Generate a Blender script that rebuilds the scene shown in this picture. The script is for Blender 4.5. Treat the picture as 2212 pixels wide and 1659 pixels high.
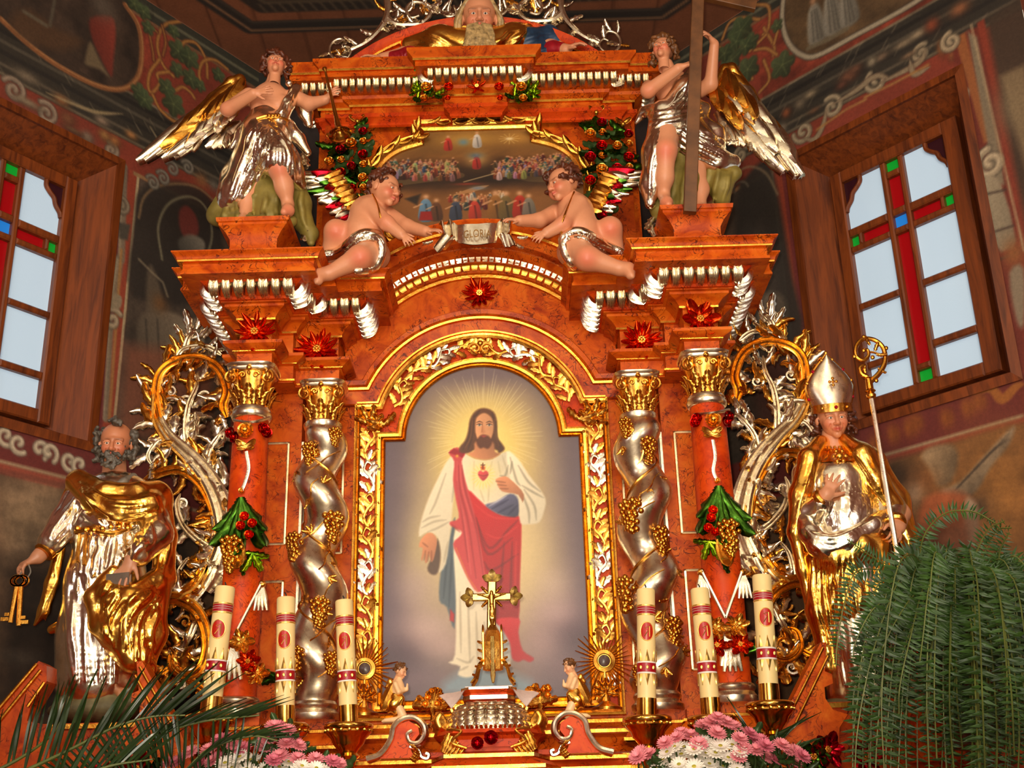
import bpy, bmesh, math, random
import numpy as np
from mathutils import Vector, Matrix
for _o in list(bpy.data.objects): bpy.data.objects.remove(_o)
SC = bpy.context.scene
COL = SC.collection
rng = random.Random(7)
NR = np.random.RandomState(11)
# ------------------------------------------------------------------ camera
W_, H_, F_ = 2212.0, 1659.0, 2600.0
CAMP = np.array([0.165, -6.0, 1.6])
PITCH, ROLL = math.radians(21.0), math.radians(1.6)
_f = np.array([0, math.cos(PITCH), math.sin(PITCH)]); _r0 = np.array([1., 0, 0]); _u0 = np.cross(_r0, _f)
_r = _r0*math.cos(ROLL)-_u0*math.sin(ROLL); _u = _u0*math.cos(ROLL)+_r0*math.sin(ROLL)
cd = bpy.data.cameras.new('camera'); cam = bpy.data.objects.new('camera', cd); COL.objects.link(cam)
cd.sensor_width = 36.0; cd.sensor_fit = 'HORIZONTAL'; cd.lens = 36.0*F_/W_; cd.clip_start = .05; cd.clip_end = 100
cam.matrix_world = Matrix(((_r[0], _u[0], -_f[0], CAMP[0]), (_r[1], _u[1], -_f[1], CAMP[1]), (_r[2], _u[2], -_f[2], CAMP[2]), (0, 0, 0, 1)))
SC.camera = cam
# ------------------------------------------------------------------ world and light
wd = bpy.data.worlds.new('World'); SC.world = wd; wd.use_nodes = True
_bg = wd.node_tree.nodes['Background']; _bg.inputs[0].default_value = (1.0, .80, .58, 1); _bg.inputs[1].default_value = .70
def light(name, kind, loc, energy, color, size=.1, target=None, **kw):
    ld = bpy.data.lights.new(name, kind); ld.energy = energy; ld.color = color
    if kind == 'AREA': ld.size = size
    else: ld.shadow_soft_size = size
    for k, v in kw.items(): setattr(ld, k, v)
    o = bpy.data.objects.new(name, ld); COL.objects.link(o); o.location = loc
    if target is not None:
        o.rotation_euler = (Vector(target)-Vector(loc)).to_track_quat('-Z', 'Y').to_euler()
    return o
light('camera_flash', 'SPOT', (0.10, -6.02, 1.70), 560, (1.0, .87, .66), .05, (-.05, 0, 4.25), spot_size=math.radians(64), spot_blend=.75)
for _x, _y in ((-1.9, -4.4), (-1.5, -4.0), (-1.2, -4.6), (1.4, -4.4), (1.8, -4.0), (2.1, -4.6)): light('nave_glint_light', 'POINT', (_x, _y, 5.5), 26, (1.0, .76, .48), .06)  # added warm point lights without any fixture, for pinpoint glints on the metals
for _x in (-1, 1): light('side_streak_light', 'AREA', (_x*3.3, -4.6, 3.6), 38, (.95, .97, 1.0), 1.6, (0, 0, 3.4))  # added area lights out of view, for streak highlights on the silver drapery
light('rear_reflection_light', 'AREA', (0, -9.5, 4.2), 320, (1.0, .90, .78), 3.0, (0, 0, 3.5))  # added area light behind the camera, a bright square mirrored in the metals
SC.view_settings.view_transform = 'Standard'; SC.view_settings.look = 'None'
SC.view_settings.exposure = 0.0; SC.view_settings.gamma = 1.0; SC.view_settings.use_curve_mapping = False
# ------------------------------------------------------------------ pixel helpers
def ray(x, y): return _f+_r*((x-W_/2)/F_)+_u*((H_/2-y)/F_)
def at(x, y, Y=0.0):
    d = ray(x, y); return CAMP+d*((Y-CAMP[1])/d[1])
def onpl(x, y, p, n):
    d = ray(x, y); return CAMP+d*(((np.asarray(p)-CAMP) @ n)/(d @ n))
def V(*a): return np.array(a, float)
def nrm(v):
    v = np.asarray(v, float); l = np.linalg.norm(v); return v/l if l > 1e-12 else v
# ------------------------------------------------------------------ mesh builder
def frames(P, up0=None):
    P = np.asarray(P, float); n = len(P); T = np.zeros_like(P)
    T[1:-1] = P[2:]-P[:-2]; T[0] = P[1]-P[0]; T[-1] = P[-1]-P[-2]
    T = np.array([nrm(t) for t in T])
    a = V(0, 0, 1) if up0 is None else np.asarray(up0, float)
    if abs(a @ T[0]) > .95: a = V(1, 0, 0) if abs(T[0][0]) < .9 else V(0, 1, 0)
    N = np.zeros_like(P); B = np.zeros_like(P)
    N[0] = nrm(a-(a @ T[0])*T[0]); B[0] = np.cross(T[0], N[0])
    for i in range(1, n):
        v = N[i-1]-(N[i-1] @ T[i])*T[i]; N[i] = nrm(v) if np.linalg.norm(v) > 1e-6 else N[i-1]; B[i] = np.cross(T[i], N[i])
    return T, N, B
def spline(pts, n=8, closed=False):
    P = [np.asarray(p, float) for p in pts]; out = []
    m = len(P)
    if m < 3 and not closed: return np.array([P[0]+(P[-1]-P[0])*i/n for i in range(n+1)])
    rngi = range(m) if closed else range(m-1)
    for i in rngi:
        p0 = P[(i-1) % m] if (closed or i > 0) else 2*P[0]-P[1]
        p1 = P[i]; p2 = P[(i+1) % m]
        p3 = P[(i+2) % m] if (closed or i+2 < m) else 2*P[-1]-P[-2]
        for k in range(n):
            t = k/n
            out.append(.5*((2*p1)+(p2-p0)*t+(2*p0-5*p1+4*p2-p3)*t*t+(3*p1-p0-3*p2+p3)*t**3))
    if not closed: out.append(P[-1])
    return np.array(out)
class MB:
    def __init__(s): s.v = []; s.f = []; s.n = 0
    def add(s, vs, fs):
        vs = np.asarray(vs, float).reshape(-1, 3); b = s.n; s.v.append(vs); s.n += len(vs)
        s.f += [tuple(i+b for i in f) for f in fs]; return s
    def box(s, a, b):
        x0, y0, z0 = a; x1, y1, z1 = b
        return s.add([(x0,y0,z0),(x1,y0,z0),(x1,y1,z0),(x0,y1,z0),(x0,y0,z1),(x1,y0,z1),(x1,y1,z1),(x0,y1,z1)],
                     [(0,3,2,1),(4,5,6,7),(0,1,5,4),(1,2,6,5),(2,3,7,6),(3,0,4,7)])
    def loft(s, rings, closed=True, cap0=True, cap1=True):
        R = np.asarray(rings, float); m, k = R.shape[:2]; fs = []
        for i in range(m-1):
            for j in range(k if closed else k-1):
                j2 = (j+1) % k; fs.append((i*k+j, i*k+j2, (i+1)*k+j2, (i+1)*k+j))
        if closed and cap0: fs.append(tuple(range(k-1, -1, -1)))
        if closed and cap1: fs.append(tuple((m-1)*k+j for j in range(k)))
        return s.add(R.reshape(-1, 3), fs)
    def lathe(s, prof, c=(0, 0, 0), n=24, axis=None, x=None):
        ax = V(0, 0, 1) if axis is None else nrm(axis)
        e1 = nrm(np.cross(ax, V(0, 1, 0)) if abs(ax[1]) < .9 else np.cross(ax, V(1, 0, 0))); e2 = np.cross(ax, e1)
        A = np.linspace(0, 2*math.pi, n, endpoint=False); c = np.asarray(c, float)
        return s.loft([[c+ax*z+r*(math.cos(a)*e1+math.sin(a)*e2) for a in A] for r, z in prof])
    def tube(s, P, r, n=8, flat=1.0, up=None, caps=True):
        P = np.asarray(P, float); T, N, B = frames(P, up); r = np.broadcast_to(np.asarray(r, float), (len(P),))
        A = np.linspace(0, 2*math.pi, n, endpoint=False)
        return s.loft([[P[i]+r[i]*(math.cos(a)*N[i]*flat+math.sin(a)*B[i]) for a in A] for i in range(len(P))], cap0=caps, cap1=caps)
    def sphere(s, c, r, n=10, m=6):
        r = np.broadcast_to(np.asarray(r, float), (3,)); c = np.asarray(c, float); vs = [c+r*V(0, 0, -1)]; fs = []
        for i in range(1, m):
            t = -math.pi/2+math.pi*i/m
            for j in range(n):
                a = 2*math.pi*j/n; vs.append(c+r*V(math.cos(t)*math.cos(a), math.cos(t)*math.sin(a), math.sin(t)))
        vs.append(c+r*V(0, 0, 1)); L = len(vs)-1
        for j in range(n):
            j2 = (j+1) % n; fs.append((0, 1+j2, 1+j)); fs.append((L, L-n+j, L-n+j2))
            for i in range(m-2): a = 1+i*n; fs.append((a+j, a+j2, a+n+j2, a+n+j))
        return s.add(vs, fs)
    def prism(s, poly, fn0, fn1):
        k = len(poly); vs = [fn0(*p) for p in poly]+[fn1(*p) for p in poly]
        fs = [tuple(range(k-1, -1, -1)), tuple(range(k, 2*k))]+[(i, (i+1) % k, k+(i+1) % k, k+i) for i in range(k)]
        return s.add(vs, fs)
    def sweep(s, path, prof, fn, closed=False):
        """profile (offset, height) swept along a 2D path with mitred corners; fn(a,b,h)->xyz"""
        P = np.asarray(path, float); m = len(P); rows = []
        for i in range(m):
            if closed: d0 = nrm(P[i]-P[i-1]); d1 = nrm(P[(i+1) % m]-P[i])
            else:
                d1 = nrm(P[i+1]-P[i]) if i < m-1 else None; d0 = nrm(P[i]-P[i-1]) if i > 0 else d1
                if d1 is None: d1 = d0
            n0 = V(d0[1], -d0[0]); n1 = V(d1[1], -d1[0]); b = n0+n1; l = b @ b
            mit = b*(2/l) if l > 1e-3 else n0
            rows.append([fn(P[i][0]+mit[0]*o, P[i][1]+mit[1]*o, h) for o, h in prof])
        if closed: rows.append(rows[0])
        return s.loft(rows, closed=False)
    def mesh(s, name='m', off=None, smooth=True, angle=35):
        v = np.concatenate(s.v) if s.v else np.zeros((0, 3))
        if off is not None: v = v-np.asarray(off)
        me = bpy.data.meshes.new(name); me.from_pydata(v.tolist(), [], s.f); me.validate(); me.update()
        if smooth:
            me.shade_smooth()
            if angle: me.set_sharp_from_angle(angle=math.radians(angle))
        return me
    def build(s, name, mat, parent=None, smooth=True, angle=35, label=None):
        return link(name, s.mesh(name, root_off(parent), smooth, angle), mat, parent, label)
    def mirror(s):
        m = MB(); m.v = [v*V(-1, 1, 1) for v in s.v]; m.f = [tuple(reversed(f)) for f in s.f]; m.n = s.n; return m
def root_off(p):
    if p is None: return V(0, 0, 0)
    while p.parent: p = p.parent
    return V(*p.location)
def link(name, me, mat, parent=None, label=None):
    o = bpy.data.objects.new(name, me); COL.objects.link(o)
    if mat is not None and len(me.materials) == 0: me.materials.append(M[mat] if isinstance(mat, str) else mat)
    if parent is not None: o.parent = parent
    if label: o['label'] = label
    return o
def inst(name, me, mw, parent, mat=None):
    """piece that shares mesh data, at world matrix mw (4x4 numpy or Matrix)"""
    o = bpy.data.objects.new(name, me); COL.objects.link(o)
    if mat is not None and len(me.materials) == 0: me.materials.append(M[mat])
    o.parent = parent; off = root_off(parent)
    o.matrix_local = Matrix.Translation((-off[0], -off[1], -off[2])) @ Matrix(np.asarray(mw).tolist())
    return o
def xf(p, x, y, z, s=1.0):
    """matrix with columns x,y,z axes (unnormalised ok) at p"""
    m = np.eye(4); m[:3, 0] = np.asarray(x)*s; m[:3, 1] = np.asarray(y)*s; m[:3, 2] = np.asarray(z)*s; m[:3, 3] = p; return m
def tag(o, label, cat, group=None, kind='thing'):
    o['label'] = label; o['category'] = cat; o['kind'] = kind
    if group: o['group'] = group
    return o
def thing(name, loc, label, cat, group=None):
    o = bpy.data.objects.new(name, None); COL.objects.link(o); o.location = tuple(float(c) for c in loc); o.empty_display_size = .05
    return tag(o, label, cat, group)
def struct(o):
    o['kind'] = 'structure'; return o
# ------------------------------------------------------------------ signed distance sculpting
def smin(a, b, k):
    if k <= 0: return np.minimum(a, b)
    h = np.clip(.5+.5*(b-a)/k, 0, 1); return b+(a-b)*h-k*h*(1-h)
class SDF:
    def __init__(s, lo, hi, h):
        s.lo = np.asarray(lo, float)-3*h; s.h = h
        s.n = np.ceil((np.asarray(hi, float)+3*h-s.lo)/h).astype(int)+1
        s.F = np.full(s.n, 10*h, np.float32)
        s.ax = [s.lo[i]+h*np.arange(s.n[i]) for i in range(3)]
    def _box(s, lo, hi, m):
        i0 = np.clip(np.floor((np.asarray(lo)-m-s.lo)/s.h).astype(int), 0, s.n); i1 = np.clip(np.ceil((np.asarray(hi)+m-s.lo)/s.h).astype(int)+1, 0, s.n)
        return i0, i1
    def _apply(s, lo, hi, k, fn, sub=False):
        m = k+3*s.h; i0, i1 = s._box(lo, hi, m)
        if np.any(i1 <= i0): return
        X, Y, Z = np.meshgrid(*[s.ax[i][i0[i]:i1[i]] for i in range(3)], indexing='ij', sparse=True)
        d = fn(X, Y, Z).astype(np.float32); sl = tuple(slice(i0[i], i1[i]) for i in range(3))
        if sub: s.F[sl] = -smin(-s.F[sl], d, k)
        else: s.F[sl] = smin(s.F[sl], d, k)
    def ball(s, c, r, k=.02, sub=False):
        c = np.asarray(c, float)
        s._apply(c-r, c+r, k, lambda X, Y, Z: np.sqrt((X-c[0])**2+(Y-c[1])**2+(Z-c[2])**2)-r, sub); return s
    def ell(s, c, r, k=.02, R=None, sub=False):
        c = np.asarray(c, float); r = np.asarray(r, float); R = np.eye(3) if R is None else np.asarray(R); mr = r.max()
        def fn(X, Y, Z):
            d = [X-c[0], Y-c[1], Z-c[2]]; q = [sum(R[j][i]*d[j] for j in range(3)) for i in range(3)]
            k0 = np.sqrt(sum((q[i]/r[i])**2 for i in range(3))); k1 = np.sqrt(sum((q[i]/r[i]**2)**2 for i in range(3)))+1e-6
            return k0*(k0-1)/k1
        s._apply(c-mr, c+mr, k, fn, sub); return s
    def cone(s, a, b, ra, rb, k=.02, sub=False):
        a = np.asarray(a, float); b = np.asarray(b, float); ba = b-a; L = max(ba @ ba, 1e-9); mr = max(ra, rb)
        def fn(X, Y, Z):
            t = np.clip(((X-a[0])*ba[0]+(Y-a[1])*ba[1]+(Z-a[2])*ba[2])/L, 0, 1)
            return np.sqrt((X-a[0]-t*ba[0])**2+(Y-a[1]-t*ba[1])**2+(Z-a[2]-t*ba[2])**2)-(ra+(rb-ra)*t)
        s._apply(np.minimum(a, b)-mr, np.maximum(a, b)+mr, k, fn, sub); return s
    def chain(s, pts, rs, k=.02, sub=False):
        rs = np.broadcast_to(rs, (len(pts),))
        for i in range(len(pts)-1): s.cone(pts[i], pts[i+1], rs[i], rs[i+1], k, sub)
        return s
    def nets(s):
        F = s.F; I = F < 0; n = F.shape
        c = np.zeros((n[0]-1, n[1]-1, n[2]-1), np.int8)
        for a in (0, 1):
            for b in (0, 1):
                for d in (0, 1): c += I[a:n[0]-1+a, b:n[1]-1+b, d:n[2]-1+d]
        mask = (c > 0) & (c < 8); cells = np.argwhere(mask); idx = np.full(mask.shape, -1, np.int32); idx[mask] = np.arange(len(cells))
        co = [(a, b, d) for a in (0, 1) for b in (0, 1) for d in (0, 1)]
        val = {q: F[cells[:, 0]+q[0], cells[:, 1]+q[1], cells[:, 2]+q[2]] for q in co}
        acc = np.zeros((len(cells), 3)); cnt = np.zeros(len(cells))
        for q in co:
            for ax in range(3):
                if q[ax]: continue
                p = list(q); p[ax] = 1; p = tuple(p); fa, fb = val[q], val[p]; x = (fa < 0) != (fb < 0)
                t = np.where(x, fa/np.where(x, fa-fb, 1), 0); pos = np.array(q, float)[None].repeat(len(cells), 0); pos[:, ax] += t
                acc += pos*x[:, None]; cnt += x
        v = s.lo+s.h*(cells+acc/np.maximum(cnt, 1)[:, None]); quads = []
        for ax in range(3):
            o1, o2 = [(1, 2), (2, 0), (0, 1)][ax]
            sl0 = [slice(None)]*3; sl1 = [slice(None)]*3; sl0[ax] = slice(0, n[ax]-1); sl1[ax] = slice(1, n[ax])
            for o in (o1, o2): sl0[o] = slice(1, n[o]-1); sl1[o] = slice(1, n[o]-1)
            A = I[tuple(sl0)]; B = I[tuple(sl1)]; e = np.argwhere(A != B); sg = A[e[:, 0], e[:, 1], e[:, 2]]
            base = e.copy(); 
            for o in (o1, o2): base[:, o] += 1
            def cell(d1, d2):
                q = base.copy(); q[:, o1] -= d1; q[:, o2] -= d2; return idx[q[:, 0], q[:, 1], q[:, 2]]
            Q = np.stack([cell(0, 0), cell(1, 0), cell(1, 1), cell(0, 1)], 1); Q[~sg] = Q[~sg][:, ::-1]; quads.append(Q)
        return v, np.concatenate(quads)
def smooth_verts(v, q, it=1, lam=.5):
    n = len(v)
    for _ in range(it):
        acc = np.zeros_like(v); cnt = np.zeros(n)
        for a, b in ((0, 1), (1, 2), (2, 3), (3, 0)):
            for i, j in ((a, b), (b, a)):
                np.add.at(acc, q[:, i], v[q[:, j]]); np.add.at(cnt, q[:, i], 1)
        v = v+lam*(acc/np.maximum(cnt, 1)[:, None]-v)
    return v
def vnormals(v, q):
    n = np.cross(v[q[:, 2]]-v[q[:, 0]], v[q[:, 3]]-v[q[:, 1]]); N = np.zeros_like(v)
    for i in range(4): np.add.at(N, q[:, i], n)
    return N/np.maximum(np.linalg.norm(N, axis=1), 1e-9)[:, None]
def qmesh(name, v, q, off=None, col=None):
    """fast mesh from arrays of verts and quads, optional vertex colours (linear rgb)"""
    if off is not None: v = v-np.asarray(off)
    me = bpy.data.meshes.new(name); nv, nq = len(v), len(q)
    me.vertices.add(nv); me.vertices.foreach_set('co', np.asarray(v, np.float32).ravel())
    me.loops.add(nq*4); me.loops.foreach_set('vertex_index', np.asarray(q, np.int32).ravel())
    me.polygons.add(nq); me.polygons.foreach_set('loop_start', np.arange(0, nq*4, 4, dtype=np.int32))
    try: me.polygons.foreach_set('loop_total', np.full(nq, 4, np.int32))
    except Exception: pass
    me.update(calc_edges=True); me.shade_smooth()
    if col is not None:
        ca = me.color_attributes.new('paint', 'FLOAT_COLOR', 'POINT'); c4 = np.ones((nv, 4), np.float32); c4[:, :3] = col; ca.data.foreach_set('color', c4.ravel())
    return me
def lin(r, g, b):
    return tuple(((c/255)/12.92 if c/255 <= .04045 else ((c/255+.055)/1.055)**2.4) for c in (r, g, b))
def linarr(c):
    c = np.asarray(c, float)/255; return np.where(c <= .04045, c/12.92, ((c+.055)/1.055)**2.4)
# ------------------------------------------------------------------ materials
M = {}
def mat(name):
    m = bpy.data.materials.new(name); m.use_nodes = True; M[name] = m; nt = m.node_tree; b = nt.nodes['Principled BSDF']; return m, nt, b
def nd(nt, t, **kw):
    n = nt.nodes.new(t)
    for k, v in kw.items():
        if k.startswith('i_'): n.inputs[k[2:].replace('_', ' ')].default_value = v
        else: setattr(n, k, v)
    return n
def ramp(nt, fac, stops):
    r = nd(nt, 'ShaderNodeValToRGB'); e = r.color_ramp.elements
    while len(e) < len(stops): e.new(.5)
    for x, (p, c) in zip(e, stops): x.position = p; x.color = (*c, 1) if len(c) == 3 else c
    nt.links.new(fac, r.inputs[0]); return r.outputs[0]
def noise(nt, scale, detail=4, rough=.55, dist=0, co=None, dim='3D'):
    n = nd(nt, 'ShaderNodeTexNoise'); n.inputs['Scale'].default_value = scale; n.inputs['Detail'].default_value = detail
    n.inputs['Roughness'].default_value = rough; n.inputs['Distortion'].default_value = dist
    if co is not None: nt.links.new(co, n.inputs['Vector'])
    return n.outputs['Fac']
def coords(nt, scale=(1, 1, 1), rot=(0, 0, 0)):
    g = nd(nt, 'ShaderNodeNewGeometry'); m = nd(nt, 'ShaderNodeMapping'); m.inputs['Scale'].default_value = scale; m.inputs['Rotation'].default_value = rot
    nt.links.new(g.outputs['Position'], m.inputs['Vector']); return m.outputs['Vector']
def mix(nt, fac, a, b, typ='MIX'):
    m = nd(nt, 'ShaderNodeMix'); m.data_type = 'RGBA'; m.blend_type = typ
    for s, x in ((m.inputs['Factor'], fac), (m.inputs['A'], a), (m.inputs['B'], b)):
        if isinstance(x, (int, float)): s.default_value = x
        elif isinstance(x, tuple): s.default_value = (*x, 1)
        else: nt.links.new(x, s)
    return m.outputs['Result']
def bump(nt, b, h, strength=.2, dist=.01):
    n = nd(nt, 'ShaderNodeBump'); n.inputs['Strength'].default_value = strength; n.inputs['Distance'].default_value = dist
    nt.links.new(h, n.inputs['Height']); nt.links.new(n.outputs['Normal'], b.inputs['Normal'])
def setc(b, c, rough=.5, metal=0, spec=.5, coat=0):
    if isinstance(c, tuple): b.inputs['Base Color'].default_value = (*c, 1)
    b.inputs['Roughness'].default_value = rough; b.inputs['Metallic'].default_value = metal; b.inputs['Specular IOR Level'].default_value = spec
    b.inputs['Coat Weight'].default_value = coat; b.inputs['Coat Roughness'].default_value = .12
def plain(name, rgb, rough=.5, metal=0, var=.12, vs=30, bs=0, bscale=60, coat=0, spec=.5):
    m, nt, b = mat(name); c = lin(*rgb); setc(b, c, rough, metal, spec, coat); co = coords(nt)
    n = noise(nt, vs, 4, .6, 0, co); d = tuple(x*(1-2.2*var) for x in c); u = tuple(min(1, x*(1+1.3*var)) for x in c)
    nt.links.new(ramp(nt, n, [(.3, d), (.7, u)]), b.inputs['Base Color'])
    if bs: bump(nt, b, noise(nt, bscale, 3, .6, 0, co), bs, .004)
    return m
def marbled(name, base, dark, light_, vein, rough=.38):
    m, nt, b = mat(name); setc(b, base, rough, 0, .16, 0); co = coords(nt)
    c1 = ramp(nt, noise(nt, 7, 5, .6, 1.2, co), [(.32, dark), (.52, base), (.72, light_)])
    # painted squiggles: thin iso-lines of a distorted noise, broken up by a second noise
    n2 = noise(nt, 13, 1.5, .5, 2.4, co); v = ramp(nt, n2, [(.47, (0, 0, 0)), (.492, (1, 1, 1)), (.508, (1, 1, 1)), (.53, (0, 0, 0))])
    br = ramp(nt, noise(nt, 9, 2, .5, 0, co), [(.44, (0, 0, 0)), (.56, (1, 1, 1))])
    mk = mix(nt, 1.0, v, br, 'MULTIPLY'); n3 = noise(nt, 38, 3, .6, .6, co)
    sp = ramp(nt, n3, [(.60, (0, 0, 0)), (.74, (.55, .55, .55))]); mk2 = mix(nt, 1.0, mk, sp, 'LIGHTEN')
    dimm = nd(nt, 'ShaderNodeMath', operation='MULTIPLY'); nt.links.new(mk2, dimm.inputs[0]); dimm.inputs[1].default_value = .85
    nt.links.new(mix(nt, dimm.outputs[0], c1, vein), b.inputs['Base Color'])
    return m
marbled('wood_red', lin(200, 84, 12), lin(152, 48, 8), lin(216, 110, 26), lin(70, 16, 6))
marbled('wood_brightred', lin(202, 66, 10), lin(172, 46, 8), lin(214, 84, 16), lin(96, 24, 8), .45)
marbled('wood_paint', lin(176, 66, 10), lin(132, 40, 8), lin(192, 86, 18), lin(66, 18, 8))
def leaf_metal(name, c, c2, rough, bs=.25, bscale=26, tarn=(0, 0, 0), coat=0):
    m, nt, b = mat(name); setc(b, c, rough, 1.0, .5, coat); co = coords(nt)
    nt.links.new(ramp(nt, noise(nt, 14, 4, .6, .4, co), [(.3, c2), (.62, c)]), b.inputs['Base Color'])
    r = nd(nt, 'ShaderNodeMapRange'); r.inputs['To Min'].default_value = max(.05, rough-.10); r.inputs['To Max'].default_value = rough+.14
    nt.links.new(noise(nt, 22, 3, .6, 0, co), r.inputs['Value']); nt.links.new(r.outputs['Result'], b.inputs['Roughness'])
    if bs: bump(nt, b, noise(nt, bscale, 3, .55, .3, co), bs, .006)
    return m
leaf_metal('gold', lin(236, 178, 80), lin(212, 140, 46), .25)
leaf_metal('gold_smooth', lin(222, 160, 64), lin(196, 126, 38), .25, .22, 30)
leaf_metal('gold_folds', lin(255, 204, 100), lin(242, 172, 64), .20, .45, 18)
leaf_metal('silver', lin(240, 228, 204), lin(214, 198, 168), .25)
leaf_metal('silver_smooth', lin(238, 224, 198), lin(212, 194, 164), .27, .16, 14)
leaf_metal('silver_folds', lin(252, 242, 220), lin(230, 214, 186), .20, .45, 18)
leaf_metal('brass', lin(232, 178, 84), lin(190, 128, 46), .14, .06, 10)
leaf_metal('brass_pale', lin(212, 178, 100), lin(176, 140, 62), .26, .2, 30)
leaf_metal('lacquer_red', lin(205, 22, 18), lin(150, 10, 10), .22, .25, 24)
leaf_metal('lacquer_orange', lin(225, 62, 16), lin(190, 36, 10), .24, .25, 24)
leaf_metal('lacquer_crimson', lin(190, 18, 34), lin(120, 8, 18), .25, .25, 24)
leaf_metal('lacquer_green', lin(72, 112, 34), lin(34, 72, 20), .28, .25, 24)
leaf_metal('lacquer_lime', lin(160, 186, 30), lin(84, 130, 22), .24, .25, 24)
plain('leaf_dark', (58, 84, 40), .38, .25, .3, 20)
plain('cloth_olive', (134, 118, 52), .55, .25, .18, 10, .3, 14)
plain('cloth_blue', (34, 62, 92), .45, .1, .25, 14, .3, 12)
plain('cloth_red', (160, 20, 34), .4, .2, .2, 14, .3, 14)
plain('cloth_grey', (120, 112, 100), .5, 0, .15, 12)
plain('skin', (208, 136, 100), .42, 0, .06, 12)
plain('hair_brown', (92, 44, 24), .42, 0, .3, 26, .4, 70)
plain('hair_auburn', (110, 68, 34), .42, 0, .3, 26, .4, 70)
plain('hair_grey', (84, 76, 66), .5, 0, .35, 40, .4, 70)
plain('beard_blond', (176, 148, 98), .42, 0, .3, 40, .5, 60)
plain('eye_white', (226, 214, 196), .25, 0, .03)
plain('eye_dark', (40, 24, 16), .2, 0, .1)
plain('wood_brown', (100, 62, 30), .5, 0, .25, 9, .15, 30)
plain('wax', (232, 204, 140), .45, 0, .03, 8)
plain('wick', (26, 22, 24), .8)
plain('band_red', (158, 8, 24), .35, 0, .05)
plain('band_white', (236, 224, 214), .4, 0, .03)
plain('seal_red', (178, 30, 10), .35, 0, .08)
plain('book_leather', (84, 66, 52), .6, 0, .2, 20, .2, 60)
plain('linen', (226, 204, 196), .85, 0, .05, 40, .3, 200)
plain('ivory_skin', (236, 196, 146), .4, 0, .05, 20)
plain('dark_glass', (74, 50, 44), .3, 0, .1)
plain('ruby', (176, 12, 36), .12, .4, .1)
plain('rock_olive', (104, 94, 62), .7, .1, .2, 12, .4, 20)
plain('fern_green', (46, 76, 20), .5, 0, .3, 9)
plain('fern_stem', (96, 104, 44), .55, 0, .2, 9)
plain('palm_green', (38, 56, 22), .32, 0, .3, 8, 0, 40, .2)
plain('stem_green', (50, 74, 34), .6, 0, .3, 14)
plain('petal_pink', (232, 138, 148), .6, 0, .10, 60)
plain('petal_rose', (216, 112, 132), .6, 0, .12, 60)
plain('petal_white', (244, 236, 222), .6, 0, .04, 60)
plain('flower_eye', (172, 160, 48), .7, 0, .15, 90)
plain('terracotta', (120, 62, 40), .8, 0, .2, 12)
plain('floor_stone', (120, 96, 78), .5, 0, .15, 3)
plain('wall_plain', (120, 62, 44), .8, 0, .15, 3)
plain('print_gold', (240, 196, 104), .34, .9, .06)
plain('letter_dark', (150, 112, 62), .35, .6, .1)
plain('green_dark_wall', (36, 44, 26), .7)
# window joinery: straight grain, darker streaks
def timber(name, a, b_, rot=(0, 0, 0)):
    m, nt, b = mat(name); setc(b, a, .42, 0, .5, .1); co = coords(nt, (26, 26, 2.2), rot)
    nt.links.new(ramp(nt, noise(nt, 1.0, 6, .65, .8, co), [(.3, b_), (.62, a)]), b.inputs['Base Color'])
timber('window_wood', lin(128, 62, 22), lin(74, 32, 12))
timber('window_wood_level', lin(128, 62, 22), lin(74, 32, 12), (math.pi/2, 0, 0))
# canvas / mural: vertex colours are the painted picture itself
def painted(name, rough=.6, weave=0, grain=.05, spec=.4):
    m, nt, b = mat(name); setc(b, (.5, .5, .5), rough, 0, spec); a = nd(nt, 'ShaderNodeVertexColor'); a.layer_name = 'paint'; co = coords(nt)
    n = ramp(nt, noise(nt, 60, 4, .7, 0, co), [(.25, (1-2.4*grain,)*3), (.75, (1,)*3)])
    nt.links.new(mix(nt, 1.0, a.outputs['Color'], n, 'MULTIPLY'), b.inputs['Base Color'])
    if weave: bump(nt, b, noise(nt, 260, 2, .6, 0, co), weave, .002)
painted('canvas', .40, .35, .04); painted('mural', .75, .15, .14); painted('polychrome', .40, 0, .03); painted('ceiling_paint', .7, .1, .10)
def pane(name, rgb, emit, rough=.15):
    m, nt, b = mat(name); c = lin(*rgb); setc(b, c, rough, 0, .5); co = coords(nt)
    b.inputs['Emission Color'].default_value = (*c, 1); b.inputs['Emission Strength'].default_value = emit
    bump(nt, b, noise(nt, 120, 2, .5, 0, co), .2, .002)
pane('glass_frost', (176, 200, 220), .42); pane('glass_green', (10, 140, 40), .45); pane('glass_red', (140, 8, 14), .35)
pane('glass_blue', (30, 110, 190), .6); pane('glass_purple', (52, 22, 30), .03)
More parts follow.
